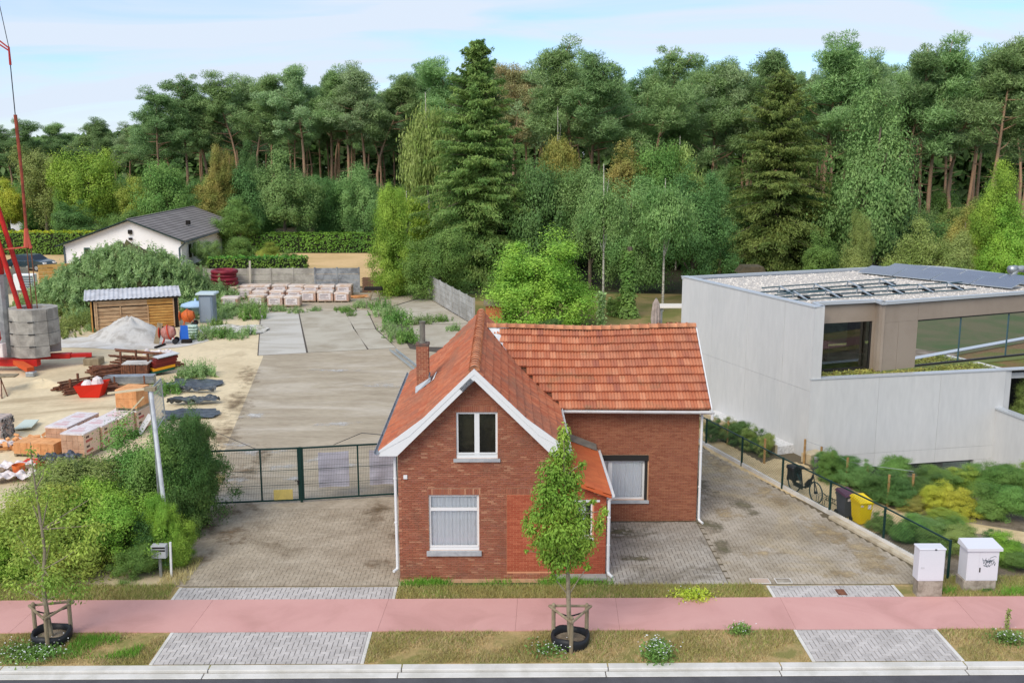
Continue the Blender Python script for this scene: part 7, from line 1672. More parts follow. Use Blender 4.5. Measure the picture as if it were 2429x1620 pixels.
single('lath', MB().beam(a('5', 1005, 442, PT.y + .3), PT + Vector((-.05, .05, 0)), .10, .06), M('pale_lath', lin(206, 190, 160), fine=.1), 'pale timber lath fixed across the top of the leaning pole', 'lath', tuple(PT))
single('lath', MB().beam(a('5', 1110, 720, 36), a('5', 1335, 475, 36), .07, .05), bpy.data.materials['pale_lath'], 'thin pale lath sloping left of the leaning pole', 'lath', (PT.x, 36, 0))
single('lath', MB().beam(a('5', 1465, 780, 37), a('5', 1540, 645, 37), .05, .04), bpy.data.materials['pale_lath'], 'short pale lath sloping right of the leaning pole', 'lath', (PT.x, 37, 0))
YM = PT.y + .5; c4 = [a('5', 1405, 400, YM), a('5', 1495, 308, YM + 2.2), a('5', 1535, 650, YM + 2.2), a('5', 1430, 820, YM)]
mp_ = thing('mesh_panel', 'wire mesh site fence panel running back from the leaning pole', 'fence panel', (c4[3].x, c4[3].y, 0))
part('frame', MB().tube([c4[0], c4[1]], .028, 6).tube([c4[1], c4[2]], .02, 6).tube([c4[2], c4[3]], .02, 6).tube([c4[0], Vector((c4[0].x, c4[0].y, 0))], .03, 6).tube([c4[2], Vector((c4[2].x, c4[2].y, 0))], .025, 6), m_steel, mp_)
mb = MB()
for k in range(1, 16): mb.beam(c4[0].lerp(c4[1], k / 16), c4[3].lerp(c4[2], k / 16), .008, .008, up=(0, 1, 0))
for k in range(1, 9): mb.beam(c4[0].lerp(c4[3], k / 9), c4[1].lerp(c4[2], k / 9), .008, .008)
part('wire_mesh', mb, m_steel, mp_)
q0, q1 = g('6', 1660, 990, .12), g('6', 1850, 1140, .12)
lad = thing('aluminium_ladder', 'aluminium ladder lying on the yard behind the chimney', 'ladder', tuple(q0)); dv = (q1 - q0).normalized(); sv = Vector((dv.y, -dv.x, 0))
for sg in (-1, 1): part('stile', MB().beam(q0 + sv * .2 * sg, q1 + dv * 1.5 + sv * .2 * sg, .07, .1), m_alu, lad)
for k in range(12): part('rung', MB().beam(q0 + dv * (.3 + .45 * k) - sv * .2, q0 + dv * (.3 + .45 * k) + sv * .2, .04, .03), m_alu, lad)
# weedy soil mound behind the shed
mc = Vector((-31.8, 86.5, 0)); heap('soil_mound', 'overgrown soil mound under the tall weeds behind the shed', (mc.x, mc.y, -.05), 7.2, 5.5, 5.0, m_soil, 5, 'mound')
rg = np.random.default_rng(44); n = 620; out_ = []; base = [weed_mesh(430 + i, 20, 1.0, spread=.42, per=26, leafs=.06) for i in range(3)]
bd_ = []
for b_ in base:
    co = np.empty(len(b_.vertices) * 3, dtype=np.float32); b_.vertices.foreach_get('co', co); bd_.append(co.reshape(-1, 3))
for k in range(250):
    an = rg.uniform(0, 6.28); rr = rg.uniform(0, 1) ** .5; x = mc.x + 8.2 * rr * math.cos(an) * (1.0 if math.cos(an) < 0 else 1.0); y = mc.y + 6.5 * rr * math.sin(an); z = max(0, 4.9 * (1 - rr ** 1.25)); s = rg.uniform(1.0, 1.8)
    if rg.random() < .25: x, y, z, s = rg.uniform(-33, -21.5), rg.uniform(78.5, 84), 0, rg.uniform(.7, 1.5)
    V = bd_[k % 3] * np.array([s * 1.1, s * 1.1, s]) + np.array([x, y, z - .1]); out_.append((V, np.arange(len(V)).reshape(-1, 4)))
stuff('weed_thicket', np_mesh('weed_thicket', *join(out_), mL['weed']), 'tall grey-green weeds covering the soil mound behind the shed')
out_ = []
for k in range(110):
    x, y = rg.uniform(-41, -31), rg.uniform(68, 89); s = rg.uniform(.7, 1.6); V = bd_[k % 3] * s + np.array([x, y, 0]); out_.append((V, np.arange(len(V)).reshape(-1, 4)))
stuff('dry_weeds', np_mesh('dry_weeds', *join(out_), mL['olive']), 'yellowish weeds on the sandy slope left of the mound')
# single clumps growing through the slabs
WP = [(6, 445, 720, 1.9, 'tall weed clump at the left edge of the pale slab'), (6, 470, 660, 1.6, 'weed clump behind the tall one at the pale slab'), (6, 410, 860, 1.0, 'low weed clump at the near left corner of the pale slab'), (6, 180, 870, 1.1, 'weed clump in the rubble left of the slabs'), (6, 40, 860, 1.3, 'weed clump left of the rubble patch'),
      (6, 300, 890, .8, 'low green weeds on the rubble strip'), (6, 120, 780, .9, 'weed tuft far back on the rubble strip'), (6, 825, 665, .8, 'dark weed tuft at the seam of the two beige slabs'), (6, 985, 650, .6, 'small weed tuft on the back seam, middle'), (6, 1265, 660, .8, 'weed tuft at the back corner of the beige slab'), (6, 1285, 695, .5, 'small tuft below the back corner tuft'),
      (6, 1400, 620, 1.0, 'weed clump left of the green weed row'), (6, 1545, 640, 1.5, 'tall weed clump at the top of the green weed row'), (6, 1560, 690, 1.1, 'second clump of the green weed row'), (6, 1630, 710, 1.7, 'third clump of the green weed row'), (6, 1700, 770, 1.7, 'fourth clump of the green weed row'), (6, 1630, 830, 1.2, 'wide clump left in the green weed row'), (6, 1700, 885, 1.2, 'low clump near the bottom of the green weed row'),
      (6, 1790, 920, 1.7, 'tall bottom clump of the green weed row'), (6, 1865, 765, .9, 'weed clump in the right slab joint, left one'), (6, 1960, 755, 1.1, 'weed clump in the right slab joint, middle one'), (6, 2075, 740, .8, 'pale weed clump in the right slab joint'), (6, 2205, 820, .8, 'upright weed by the panel wall end'), (6, 660, 650, .8, 'dark weeds in front of the second pallet row'),
      (6, 1190, 645, .5, 'small weeds behind the beige slab'), (5, 1800, 290, 1.4, 'upright weeds by the yard edge before the black sheet'), (5, 1900, 280, 1.3, 'upright weeds right of the others before the black sheet'), (5, 1570, 430, 1.1, 'bushy weeds left of the far black sheet'), (5, 1300, 520, .8, 'weeds behind the orange block pack'), (4, 880, 1190, .8, 'weeds at the left foot of the shed'), (4, 1420, 1150, .7, 'weeds under the shed boards by the heap'), (4, 1900, 1270, 1.0, 'weeds right of the cement bags'), (4, 2070, 1240, .9, 'weeds on the rubble right of the bags'), (4, 1740, 1010, 1.2, 'weeds at the foot of the grey cabin'), (4, 700, 1090, .9, 'weeds left of the shed'), (4, 1900, 960, 1.8, 'tall pale weeds right of the grey cabin'), (4, 1960, 800, 2.0, 'tall pale weeds at the left end of the panel wall')]
for i, (c_, x_, y_, h_, lab) in enumerate(WP): weedplant(lab, g(str(c_), x_, y_), h_, i, 'weed' if i % 3 else 'mid', w=h_ * (.8 if i % 2 else .6) + .3)
q = g('6', 250, 820); V, Fq = crumple(q, 2.4, 1.8, .2, 21, .25); o = put('rubble', np_mesh('rubble', V, Fq, M('pale_rubble', lin(206, 202, 196), lin(150, 146, 128), scale=2.0, fine=.2, fscale=10)), None, (q.x, q.y, -.1)); o['kind'] = 'stuff'
# ------------------------------------------------------------------ the white house far left and its surroundings
m_rooftile_g = M('grey_roof_tile', lin(132, 126, 124), lin(120, 114, 112), scale=.6, fine=.05, fscale=5)
WA = g('4', 600, 606); WB = g('4', 1672, 560)
WA = Vector((-48.3, 112.6, 0)); yw = 112.6
hz = lambda x, y: a('4', x, y, yw)
pA, pR, pB = hz(585, 385), hz(1195, 160), hz(1680, 345)
wh = thing('white_house', 'low white house with a grey tiled gable roof at the back left', 'house', (pA.x, yw, 0))
depth = 24.0
mb = MB().plate([(pA.x, -.1), (pB.x, -.1), (pB.x, pB.z - .15), (pR.x, pR.z - .15), (pA.x, pA.z - .15)], yw, yw + .3)
part('gable_wall', mb, m_whitewall, wh)
part('side_wall', MB().box(pB.x - .3, yw + .305, -.1, pB.x, yw + depth, pB.z - .2), m_whitewall, wh)
sx_ = pB.x + .5; ez = pB.z - .16
ns_ = 13; mb = MB()
def slope_steps(mb, xa, za, xb, zb, y0, y1, n, sgn):
    for k in range(n):
        t0, t1 = k / n, (k + 1.12) / n
        x0, z0, x1, z1 = xa + (xb - xa) * t0, za + (zb - za) * t0 + .07, xa + (xb - xa) * min(1, t1), za + (zb - za) * min(1, t1) + .015
        mb.add([(x0, y0, z0), (x0, y1, z0), (x1, y1, z1), (x1, y0, z1), (x0, y0, z0 - .07), (x0, y1, z0 - .07)], [(0, 1, 2, 3), (4, 5, 1, 0)])
slope_steps(mb, sx_, ez, pR.x, pR.z, yw - .5, yw + depth, ns_, 1)
slope_steps(mb, pA.x - .6, pA.z - .2, pR.x, pR.z, yw - .5, yw + depth, 17, -1)
rf = part('roof', mb, m_rooftile_g, wh)
part('ridge_cap', MB().beam((pR.x, yw - .5, pR.z + .04), (pR.x, yw + depth, pR.z + .04), .24, .12), m_rooftile_g, rf)
part('roof_vent', MB().bev(pR.x + 3.4, yw + 9, pR.z - 1.25, pR.x + 3.9, yw + 9.4, pR.z - .75, .05), m_dark, rf)
mv = M('dark_verge', lin(46, 62, 58), fine=.1)
part('verge', MB().beam((sx_, yw - .5, ez - .05), (pR.x, yw - .5, pR.z - .02), .12, .34, up=(0, 1, 0)).beam((pA.x - .6, yw - .5, pA.z - .26), (pR.x, yw - .5, pR.z - .02), .12, .34, up=(0, 1, 0)), mv, wh)
part('gutter', MB().beam((sx_ + .05, yw - .4, ez - .1), (sx_ + .05, yw + depth, ez - .1), .16, .14), M('grey_gutter', lin(96, 106, 112)), wh)
part('downpipe', MB().tube([(sx_, yw - .2, ez - .2), (pB.x - .2, yw - .06, ez - .8), (pB.x - .2, yw - .06, 0)], .09, 6), M('grey_pipe', lin(84, 98, 104)), wh)
part('downpipe', MB().tube([(pA.x + .12, yw - .06, pA.z - .3), (pA.x + .12, yw - .06, 0)], .09, 6), bpy.data.materials['grey_pipe'], wh)
for (x0, y0, x1, y1) in ((778, 422, 842, 500), (938, 422, 1005, 500)):
    c0_, c1_ = hz(x0, y0), hz(x1, y1); w = part('window', MB().box(c0_.x, yw - .02, c1_.z, c1_.x, yw + .05, c0_.z), M('teal_frame', lin(54, 84, 92)) if 'teal_frame' not in bpy.data.materials else bpy.data.materials['teal_frame'], wh)
    part('pane', MB().box(c0_.x + .12, yw - .035, c1_.z + .12, c1_.x - .12, yw - .022, c0_.z - .12), m_dark, w); part('sill', MB().box(c0_.x - .1, yw - .12, c1_.z - .1, c1_.x + .1, yw - .021, c1_.z - .003), m_sill, w)
for k in range(3): part('window', MB().box(pB.x - .02, yw + 2.6 + k * 1.7, .8, pB.x + .03, yw + 3.6 + k * 1.7, 2.3), m_dark, wh)
part('wall_lamp', MB().cbox((pR.x + .1, yw - .12, pR.z - 1.35), .4, .2, .45).cbox((pR.x + .1, yw - .12, pR.z - 2.1), .35, .2, .25), m_dark, wh)
# parked cars
def car(label, c, rz, paint, sc=1.0):
    t = thing('parked_car', label, 'car', tuple(c), rz, 'cars parked beside the white house')
    W2 = .9
    prof = [(-2.2, .35), (-2.25, .75), (-2.05, 1.02), (-1.75, 1.08), (-1.25, 1.50), (-.2, 1.56), (.55, 1.50), (1.15, 1.05), (1.95, .92), (2.2, .70), (2.22, .35)]
    mb = MB(); n = len(prof); vs = []
    for sy, inn in ((-W2, 1), (-W2 * .99, 0), (W2 * .99, 0), (W2, 1)):
        pass
    for sy in (-1, 1):
        for x, z in prof: vs.append((x, sy * (W2 if z < 1.1 else W2 * .78), z))
    fs = [tuple(range(n)), tuple(reversed(range(n, 2 * n)))] + [((i + 1) % n, i, n + i, n + (i + 1) % n) for i in range(n)]
    part('body', mb.add(vs, fs), paint, t, False, True)
    mg = MB()
    for sy in (-1, 1): mg.add([(-1.55, sy * .90, 1.1), (.98, sy * .90, 1.1), (.50, sy * .735, 1.46), (-1.2, sy * .735, 1.46)], [(0, 1, 2, 3)])
    mg.add([(1.10, -.72, 1.10), (1.10, .72, 1.10), (.60, .64, 1.49), (.60, -.64, 1.49)], [(0, 1, 2, 3)]).add([(-1.74, -.72, 1.12), (-1.74, .72, 1.12), (-1.28, .64, 1.49), (-1.28, -.64, 1.49)], [(0, 1, 2, 3)])
    part('windows', mg, M('car_glass', lin(30, 38, 44), fine=.02, rough=.1, spec=.6) if 'car_glass' not in bpy.data.materials else bpy.data.materials['car_glass'], t, False, True)
    for wx in (-1.35, 1.38):
        for sy in (-1, 1):
            mm = Matrix.Translation((wx, sy * .82, .33)) @ Matrix.Rotation(R(90), 4, 'X'); w = part('wheel', MB().lathe([(.2, -.1), (.32, -.1), (.33, 0), (.32, .1), (.2, .1)], (0, 0, 0), 14, mm), m_black, t, False, True)
            part('rim', MB().lathe([(.02, -.11), (.2, -.105), (.2, .105), (.02, .11)], (0, 0, 0), 12, mm), m_steel, w, False, True)
    for sy in (-1, 1): part('headlight', MB().cbox((2.12, sy * .62, .78), .2, .35, .16), m_white, t, False, True)
    t.scale = (sc, sc, sc); return t
pt_dark = M('car_paint_dark', lin(40, 58, 66), fine=.02, rough=.25, coat=.6); pt_grey = M('car_paint_silver', lin(150, 158, 166), fine=.02, rough=.25, coat=.6)
cA = g('4', 470, 560); car('dark car with a pale windscreen parked nearest the white house wall', (-50.6, 110.5, 0), -.35, pt_dark, 1.12)
car('dark car parked left of the other behind the red crane struts', (-55.4, 109.0, 0), -.3, pt_grey, 1.15)
van = thing('white_van', 'white vehicle roof showing above the hedge at the far left', 'van', (at_x(35, 158), 158, 0))
part('body', MB().bev(at_x(20, 158), 157, .4, at_x(53, 158), 159.2, 3.1, .15), m_white, van); part('windows', MB().box(at_x(28, 158), 156.96, 1.9, at_x(50, 158), 156.99, 2.5), bpy.data.materials['car_glass'], van)
for k in (0, 1): part('wheel', MB().lathe([(.2, -.1), (.4, -.1), (.4, .1), (.2, .1)], (0, 0, 0), 12, Matrix.Translation((at_x(25 + 22 * k, 158), 157.0, .4)) @ Matrix.Rotation(R(90), 4, 'X')), m_black, van)
# low wall, heat pump and board fence near the cars
panel_wall('short pale panel wall standing left of the heat pump', (-45.9, 90.6, 0), (-43.6, 94.3, 0), 2, 2.25, 3, lambda b: m_panelwall)
hp = thing('heat_pump', 'white heat pump unit on the weedy bank by the short panel wall', 'heat pump', (-41.6, 89.8, 0))
part('casing', MB().bev(-42.7, 89.4, .75, -40.9, 90.1, 2.15, .06), m_white, hp); part('fan_grille', MB().box(-42.15, 89.36, .9, -41.0, 89.39, 2.0), bpy.data.materials['teal_frame'], hp)
mb = MB()
for k in range(7): mb.box(-42.15, 89.34, .95 + k * .15, -41.0, 89.355, .99 + k * .15)
part('louvre', mb, m_white, hp); part('stand', MB().beam((-42.5, 89.6, 0), (-42.5, 89.6, .75), .1).beam((-41.1, 89.6, 0), (-41.1, 89.6, .75), .1), m_steel, hp)
bf = thing('board_fence', 'short ochre board fence between the heat pump and the white house', 'fence', (-42.8, 101, 0))
for k in range(5): part('board', MB().beam((-44.8, 99.0, .25 + k * .36), (-40.6, 101.5, .25 + k * .36), .05, .32), M('ochre_board%d' % k, lin(206, 166, 100), lin(184, 142, 80), scale=1, fine=.08), bf)
# ------------------------------------------------------------------ behind the house: parasol, trampoline, table, play house
q = g('y', 1010, 1330); QP = Vector((at_x(1567, 66.5), 66.5, 0)); ps = thing('garden_parasol', 'closed greyish pink garden parasol standing on the lawn behind the roof', 'parasol', tuple(QP))
zt_ = a('y', 1015, 840, 66.5).z; zb_ = a('y', 960, 1330, 66.5).z
part('pole', MB().tube([QP, QP + Vector((0, 0, zt_))], .05, 8), m_steel, ps)
m_cloth = M('parasol_cloth', lin(176, 160, 152), lin(156, 142, 134), scale=3, fine=.05)
mb = MB(); k_ = 20; vs = []
for z, rr in ((zt_ - .05, .06), (zt_ - .35, .20), (zt_ - 1.4, .30), (zt_ - 2.0, .22), (zt_ - 2.2, .30), (zb_ - .05, .42)):
    for i in range(k_):
        v = 2 * math.pi * i / k_; r2 = rr * (1 + .28 * (i % 2) - .14); vs.append((QP.x + r2 * math.cos(v), QP.y + r2 * math.sin(v), max(z, .4)))
mb.add(vs, [(j * k_ + i, j * k_ + (i + 1) % k_, (j + 1) * k_ + (i + 1) % k_, (j + 1) * k_ + i) for j in range(5) for i in range(k_)])
part('folded_canopy', mb, m_cloth, ps)
part('base', MB().lathe([(.5, 0), (.5, .08), (.1, .12)], tuple(QP), 12), m_dark, ps)
tr = thing('trampoline', 'low round black trampoline behind the right end of the ridge', 'trampoline', (at_x(1585, 65.5), 65.5, 0))
TC = (at_x(1585, 65.5), 65.5, 0)
part('safety_pad', MB().lathe([(1.75, .72), (2.35, .70), (2.4, .64), (2.36, .55), (1.75, .66)], TC, 32), M('pad_grey', lin(96, 104, 100), fine=.06), tr)
part('jump_mat', MB().lathe([(.02, .66), (1.75, .685), (1.75, .67), (.02, .65)], TC, 28), m_black, tr)
for k in range(6): part('leg', MB().tube([(TC[0] + 2.2 * math.cos(k * 1.047), TC[1] + 2.2 * math.sin(k * 1.047), 0), (TC[0] + 2.25 * math.cos(k * 1.047), TC[1] + 2.25 * math.sin(k * 1.047), .62)], .04, 6), m_steel, tr)
tbx = at_x(1610, 72); tbl = thing('garden_table', 'pale garden table with dark red chairs beside the concrete wall', 'table', (tbx, 72.0, 0))
zt2 = a('y', 1250, 975, 72).z
part('top', MB().bev(tbx - 1.2, 71.5, zt2 - .14, tbx + 1.6, 72.9, zt2, .04), M('pale_top', lin(216, 208, 198), fine=.04), tbl)
for k in range(4): part('leg', MB().beam((tbx - .9 + (k % 2) * 2.1, 71.7 + (k // 2) * .9, 0), (tbx - .9 + (k % 2) * 2.1, 71.7 + (k // 2) * .9, zt2 - .145), .12), m_steel, tbl)
for k in range(3):
    cx_ = tbx - .45 + k * .62; ch_ = thing('garden_chair', ['dark red garden chair left under the pale table top', 'dark red garden chair in the middle under the pale table top', 'dark red garden chair next to the concrete wall'][k], 'chair', (cx_, 71.1, 0), 0, 'dark red chairs at the pale table')
    mred = M('chair_red%d' % k, lin(96, 40, 36), fine=.08)
    part('seat', MB().box(cx_ - .22, 70.9, .44, cx_ + .22, 71.35, .48), mred, ch_); part('backrest', MB().box(cx_ - .22, 70.86, .5, cx_ + .22, 70.895, 1.0), mred, ch_)
    for s1 in (-1, 1):
        for y_ in (70.93, 71.3): part('leg', MB().beam((cx_ + .19 * s1, y_, 0), (cx_ + .19 * s1, y_, .44), .04), mred, ch_)
phx = at_x(1795, 86); ph_ = thing('play_house', 'small wooden play house roof peeping over the concrete building', 'play house', (phx, 86, 0))
part('walls', MB().box(phx - .8, 85.4, 0, phx + .8, 86.8, 2.6), m_wood, ph_); part('roof', MB().plate([(phx - 1.15, 2.65), (phx + 1.15, 2.65), (phx + .85, 3.22), (phx - .7, 3.22)], 85.1, 87.1), M('dim_shingle', lin(96, 86, 68), lin(74, 68, 54), scale=2), ph_)
oh = thing('garden_hut', 'orange brick hut end showing behind the panel wall and bright tree', 'hut', (1.2, 74.5, 0)); hx0, hx1 = at_x(1150, 73), at_x(1190, 73)
part('wall', MB().box(hx0, 73, 0, hx1, 75, a('8', 1130, 20, 73).z), M('hut_orange', lin(206, 128, 82), lin(190, 112, 70), scale=2), oh); part('roof', MB().box(hx0 - .15, 72.8, a('8', 1130, 20, 73).z, hx1 + .2, 75.2, a('8', 1130, 20, 73).z + .1), m_wood, oh)
# ------------------------------------------------------------------ right side: bicycle, bins, rack, hedges, stakes, shrubs
bA, bB = g('12', 985, 805), g('12', 1195, 915); bu = (bB - bA).normalized(); br = math.atan2(bu.y, bu.x)
bike = thing('bicycle', 'black city bicycle with full pannier bags parked against the chain link fence', 'bicycle', tuple((bA + bB) / 2), br)
m_bike = M('bike_black', lin(34, 40, 42), fine=.05, rough=.35); m_tyre = M('tyre', lin(42, 64, 66), fine=.05)
wb_ = 1.16 / 2; wr = .35
for wx, nm in ((-wb_, 'rear'), (wb_, 'front')):
    mm = Matrix.Translation((wx, 0, wr)) @ Matrix.Rotation(R(90), 4, 'X')
    w = part('wheel', MB().tube([((wr - .02) * math.cos(v), (wr - .02) * math.sin(v), 0) for v in np.linspace(0, 2 * math.pi, 29)], .022, 6, False), m_tyre, bike, False, True); w.matrix_local = mm
    mb = MB()
    for k in range(14): mb.tube([(0, 0, 0), ((wr - .03) * math.cos(k * .449), (wr - .03) * math.sin(k * .449), 0)], .0025, 3, False)
    part('spokes', mb, m_steel, w, False, True); part('hub', MB().lathe([(.04, -.05), (.05, 0), (.04, .05)], (0, 0, 0), 10), m_bike, w, False, True)
part('frame', MB().tube([(-wb_, 0, wr), (-.13, 0, .30), (.18, 0, .42), (.40, 0, .88)], .032, 8).tube([(-.13, 0, .30), (-.26, 0, .86)], .028, 8).tube([(-wb_, .05, wr), (-.22, 0, .66)], .015, 6).tube([(.02, 0, .34), (.34, 0, .74)], .045, 8), m_bike, bike, False, True)
part('battery', MB().beam((.06, 0, .42), (.28, 0, .66), .09, .12), m_black, bike, False, True)
part('fork', MB().tube([(.40, 0, .88), (.47, 0, .70), (wb_, .05, wr)], .018, 6).tube([(.47, 0, .70), (wb_, -.05, wr)], .018, 6), m_bike, bike, False, True)
part('handlebar', MB().tube([(.40, 0, .88), (.36, 0, 1.06)], .018, 6).tube([(.16, .30, 1.10), (.34, .22, 1.10), (.38, 0, 1.06), (.34, -.22, 1.10), (.16, -.30, 1.10)], .013, 6), m_bike, bike, False, True)
part('saddle', MB().bev(-.42, -.10, .90, -.14, .10, .97, .03), m_black, bike, False, True)
part('seat_post', MB().tube([(-.25, 0, .84), (-.27, 0, .92)], .016, 6), m_steel, bike, False, True)
part('carrier', MB().box(-.78, -.07, .745, -.30, .07, .765), m_bike, bike, False, True)
for sg in (-1, 1): part('pannier_bag', MB().bev(-.80, .08 * sg - .07, .42, -.44, .08 * sg + .07, .80, .03), m_black, bike, False, True)
part('pannier_lid', MB().bev(-.82, -.19, .78, -.42, .19, .90, .04), m_black, bike, False, True)
part('mudguard', MB().tube([(-wb_ + .39 * math.cos(v), 0, wr + .39 * math.sin(v)) for v in np.linspace(.4, 3.3, 12)], .02, 5), m_bike, bike, False, True)
part('chain_case', MB().bev(-.55, -.06, .25, -.05, -.03, .40, .01), m_bike, bike, False, True)
bike.scale = (1.18, 1.18, 1.18)
rk = thing('bicycle_rack', 'low wire bicycle stand between the bicycle and the bins', 'bicycle rack', tuple(g('12', 1310, 930)), br)
for k in range(3):
    x = -.35 + k * .38
    for s1 in (-.06, .06): part('hoop', MB().tube([(x + s1, -.25, 0), (x + s1, -.22, .28), (x + s1, .0, .36), (x + s1, .2, .2), (x + s1, .25, 0)], .011, 5), m_dkgreen, rk, False, True)
part('rail', MB().tube([(-.5, -.25, .02), (.55, -.25, .02)], .012, 5).tube([(-.5, .25, .02), (.55, .25, .02)], .012, 5), m_dkgreen, rk, False, True)
def bin_(label, c, rz, body, lid, s=1.0, sticker=None):
    t = thing('wheelie_bin', label, 'wheelie bin', tuple(c), rz)
    w, dd, h = .29 * s, .36 * s, .98 * s
    mb = MB(); vs = [(-w * .82, -dd * .78, .06), (w * .82, -dd * .78, .06), (w * .82, dd * .72, .06), (-w * .82, dd * .72, .06), (-w, -dd, h), (w, -dd, h), (w, dd, h + .05), (-w, dd, h + .05)]
    part('body', mb.add(vs, [(0, 3, 2, 1), (4, 5, 6, 7), (0, 1, 5, 4), (1, 2, 6, 5), (2, 3, 7, 6), (3, 0, 4, 7)]), body, t, False, True)
    part('rim', MB().box(-w - .015, -dd - .015, h - .07, w + .015, dd + .01, h - .01), body, t, False, True)
    vs = [(-w - .03, -dd - .05, h), (w + .03, -dd - .05, h), (w + .03, dd + .05, h + .06), (-w - .03, dd + .05, h + .06), (-w, -dd, h + .05), (w, -dd, h + .05), (w * .9, dd, h + .14), (-w * .9, dd, h + .14)]
    part('lid', MB().add(vs, [(0, 3, 2, 1), (4, 5, 6, 7), (0, 1, 5, 4), (1, 2, 6, 5), (2, 3, 7, 6), (3, 0, 4, 7)]), lid, t, False, True)
    part('handle', MB().tube([(-w * .7, dd + .05, h - .02), (-w * .7, dd + .11, h), (w * .7, dd + .11, h), (w * .7, dd + .05, h - .02)], .014, 6), body, t, False, True)
    for sg in (-1, 1): part('wheel', MB().lathe([(.02, -.03), (.09, -.03), (.10, 0), (.09, .03), (.02, .03)], (0, 0, 0), 14, Matrix.Translation((sg * w * .9, dd * .82, .10)) @ Matrix.Rotation(R(90), 4, 'Y')), m_black, t, False, True)
    if sticker:
        for (x0, z0, x1, z1) in sticker: part('sticker', MB().box(x0, -dd * .965 - .012, z0, x1, -dd * .90 - .0, z1), m_film, t, False, True)
    return t
m_byel = M('bin_yellow', lin(232, 200, 18), fine=.03, rough=.4); m_bgrey = M('bin_grey', lin(76, 76, 84), fine=.03, rough=.45); m_blid = M('bin_lid_purple', lin(92, 58, 78), fine=.04, rough=.4)
bc = g('12', 1640, 1135); bin_('bright yellow wheelie bin behind the fence', (bc.x + .02, bc.y + .38, 0), .22 + math.pi * 0, m_byel, m_byel, .88, [(.06, .62, .18, .78), (-.22, .72, -.12, .78)])
bc2 = g('12', 1485, 1075); bin_('dark grey wheelie bin with a purple lid left of the yellow one', (bc2.x + .10, bc2.y + .48, 0), .25, m_bgrey, m_blid, .86, [(-.14, .66, .04, .80)])
# bollard lamp, timber stakes with wires, hedge plants
bo = g('12', 1195, 640); bl = thing('bollard_lamp', 'short grey bollard lamp at the corner of the hedge', 'lamp', tuple(bo)); part('shaft', MB().lathe([(.09, 0), (.09, .62)], tuple(bo), 12), M('bollard_grey', lin(92, 92, 94)), bl); part('cap', MB().lathe([(.095, .62), (.10, .70), (.02, .71)], tuple(bo), 12), m_steel, bl)
m_stake = M('stake_wood', lin(168, 134, 88), lin(146, 112, 70), scale=4, fine=.1)
STK = [('12', 375, 370, 150, 'stake by the planter wall, farthest left along the concrete wall'), ('12', 715, 545, 315, 'stake by the planter wall, second from the far end'), ('12', 1085, 545, 320, 'tall bare stake at the corner of the modern building'), ('12', 1238, 600, 388, 'stake at the far end of the hedge beside the bollard'),
       ('12', 1340, 660, 440, 'stake inside the hedge, second from the bollard'), ('12', 1478, 750, 490, 'stake before the hedge, third from the bollard'), ('12', 1665, 790, 568, 'stake among the hedge, fourth from the bollard'), ('12', 1860, 945, 650, 'pale stake in front of the hedge by the yellow shrubs'), ('13', 1310, 850, 642, 'stake right of the pale one in the hedge'), ('13', 1735, 800, 735, 'short stake in the right half of the hedge')]
for i, (c_, x_, y0_, y1_, lab) in enumerate(STK):
    p = g(c_, x_, y0_); zt_ = a(c_, x_, y1_, p.y).z; t = thing('timber_stake', lab, 'stake', tuple(p), 0, 'timber stakes of the hedge')
    part('shaft', MB().tube([(p.x, p.y, -.1), (p.x, p.y, zt_)], .05, 7), m_stake, t); part('tie_wire', MB().tube([(p.x - .052, p.y, zt_ - .25), (p.x, p.y - .055, zt_ - .25), (p.x + .052, p.y, zt_ - .25)], .008, 4), m_steel, t)
wp = [g(c_, x_, y0_) + Vector((0, 0, 1.0)) for (c_, x_, y0_, y1_, l_) in (STK[2], STK[3], STK[5], STK[6], STK[8])]
single('guide_wire', MB().tube(wp, .008, 4), m_steel, 'pale guide wire strung along the hedge stakes', 'wire', tuple(wp[0]))
HS = [(13, 490, 640, 420, .75, 'dark', 'hedge plant at the bollard end of the hedge'), (13, 600, 720, 440, .75, 'mid', 'hedge plant second from the bollard'), (13, 660, 700, 470, .7, 'dark', 'hedge plant third from the bollard'), (13, 800, 800, 530, .8, 'sage', 'hedge plant left of the bins, fourth from the bollard'), (13, 1000, 890, 610, .95, 'dark', 'hedge plant behind the yellow bin'),
      (13, 1130, 760, 500, .8, 'mid', 'taller hedge shoot before the basement window'), (13, 1150, 930, 640, 1.0, 'dark', 'hedge plant right of the yellow bin'), (13, 1380, 850, 610, .95, 'dark', 'hedge plant below the basement window'), (13, 1560, 820, 590, .9, 'mid', 'hedge plant below the right end of the basement window'), (13, 1760, 800, 580, .95, 'yellow', 'lighter hedge plant under the concrete wall end'), (13, 1950, 810, 570, 1.0, 'mid', 'hedge plant in front of the low wing wall'), (13, 2150, 800, 560, 1.05, 'mid', 'hedge plant near the right picture edge'), (13, 2330, 800, 570, 1.0, 'bright', 'hedge plant cut by the right picture edge')]
for i, (c_, x_, yb, yt, r, mt, lab) in enumerate(HS):
    p = g('13', x_, yb - 20); broad('hedge_plant', lab, 'shrub', p.x, p.y, a('13', x_, yt, p.y).z, r, a('13', x_, yt, p.y).z, mt, i, group='row of hedge plants', trunk=False, fine=True, rz=i)
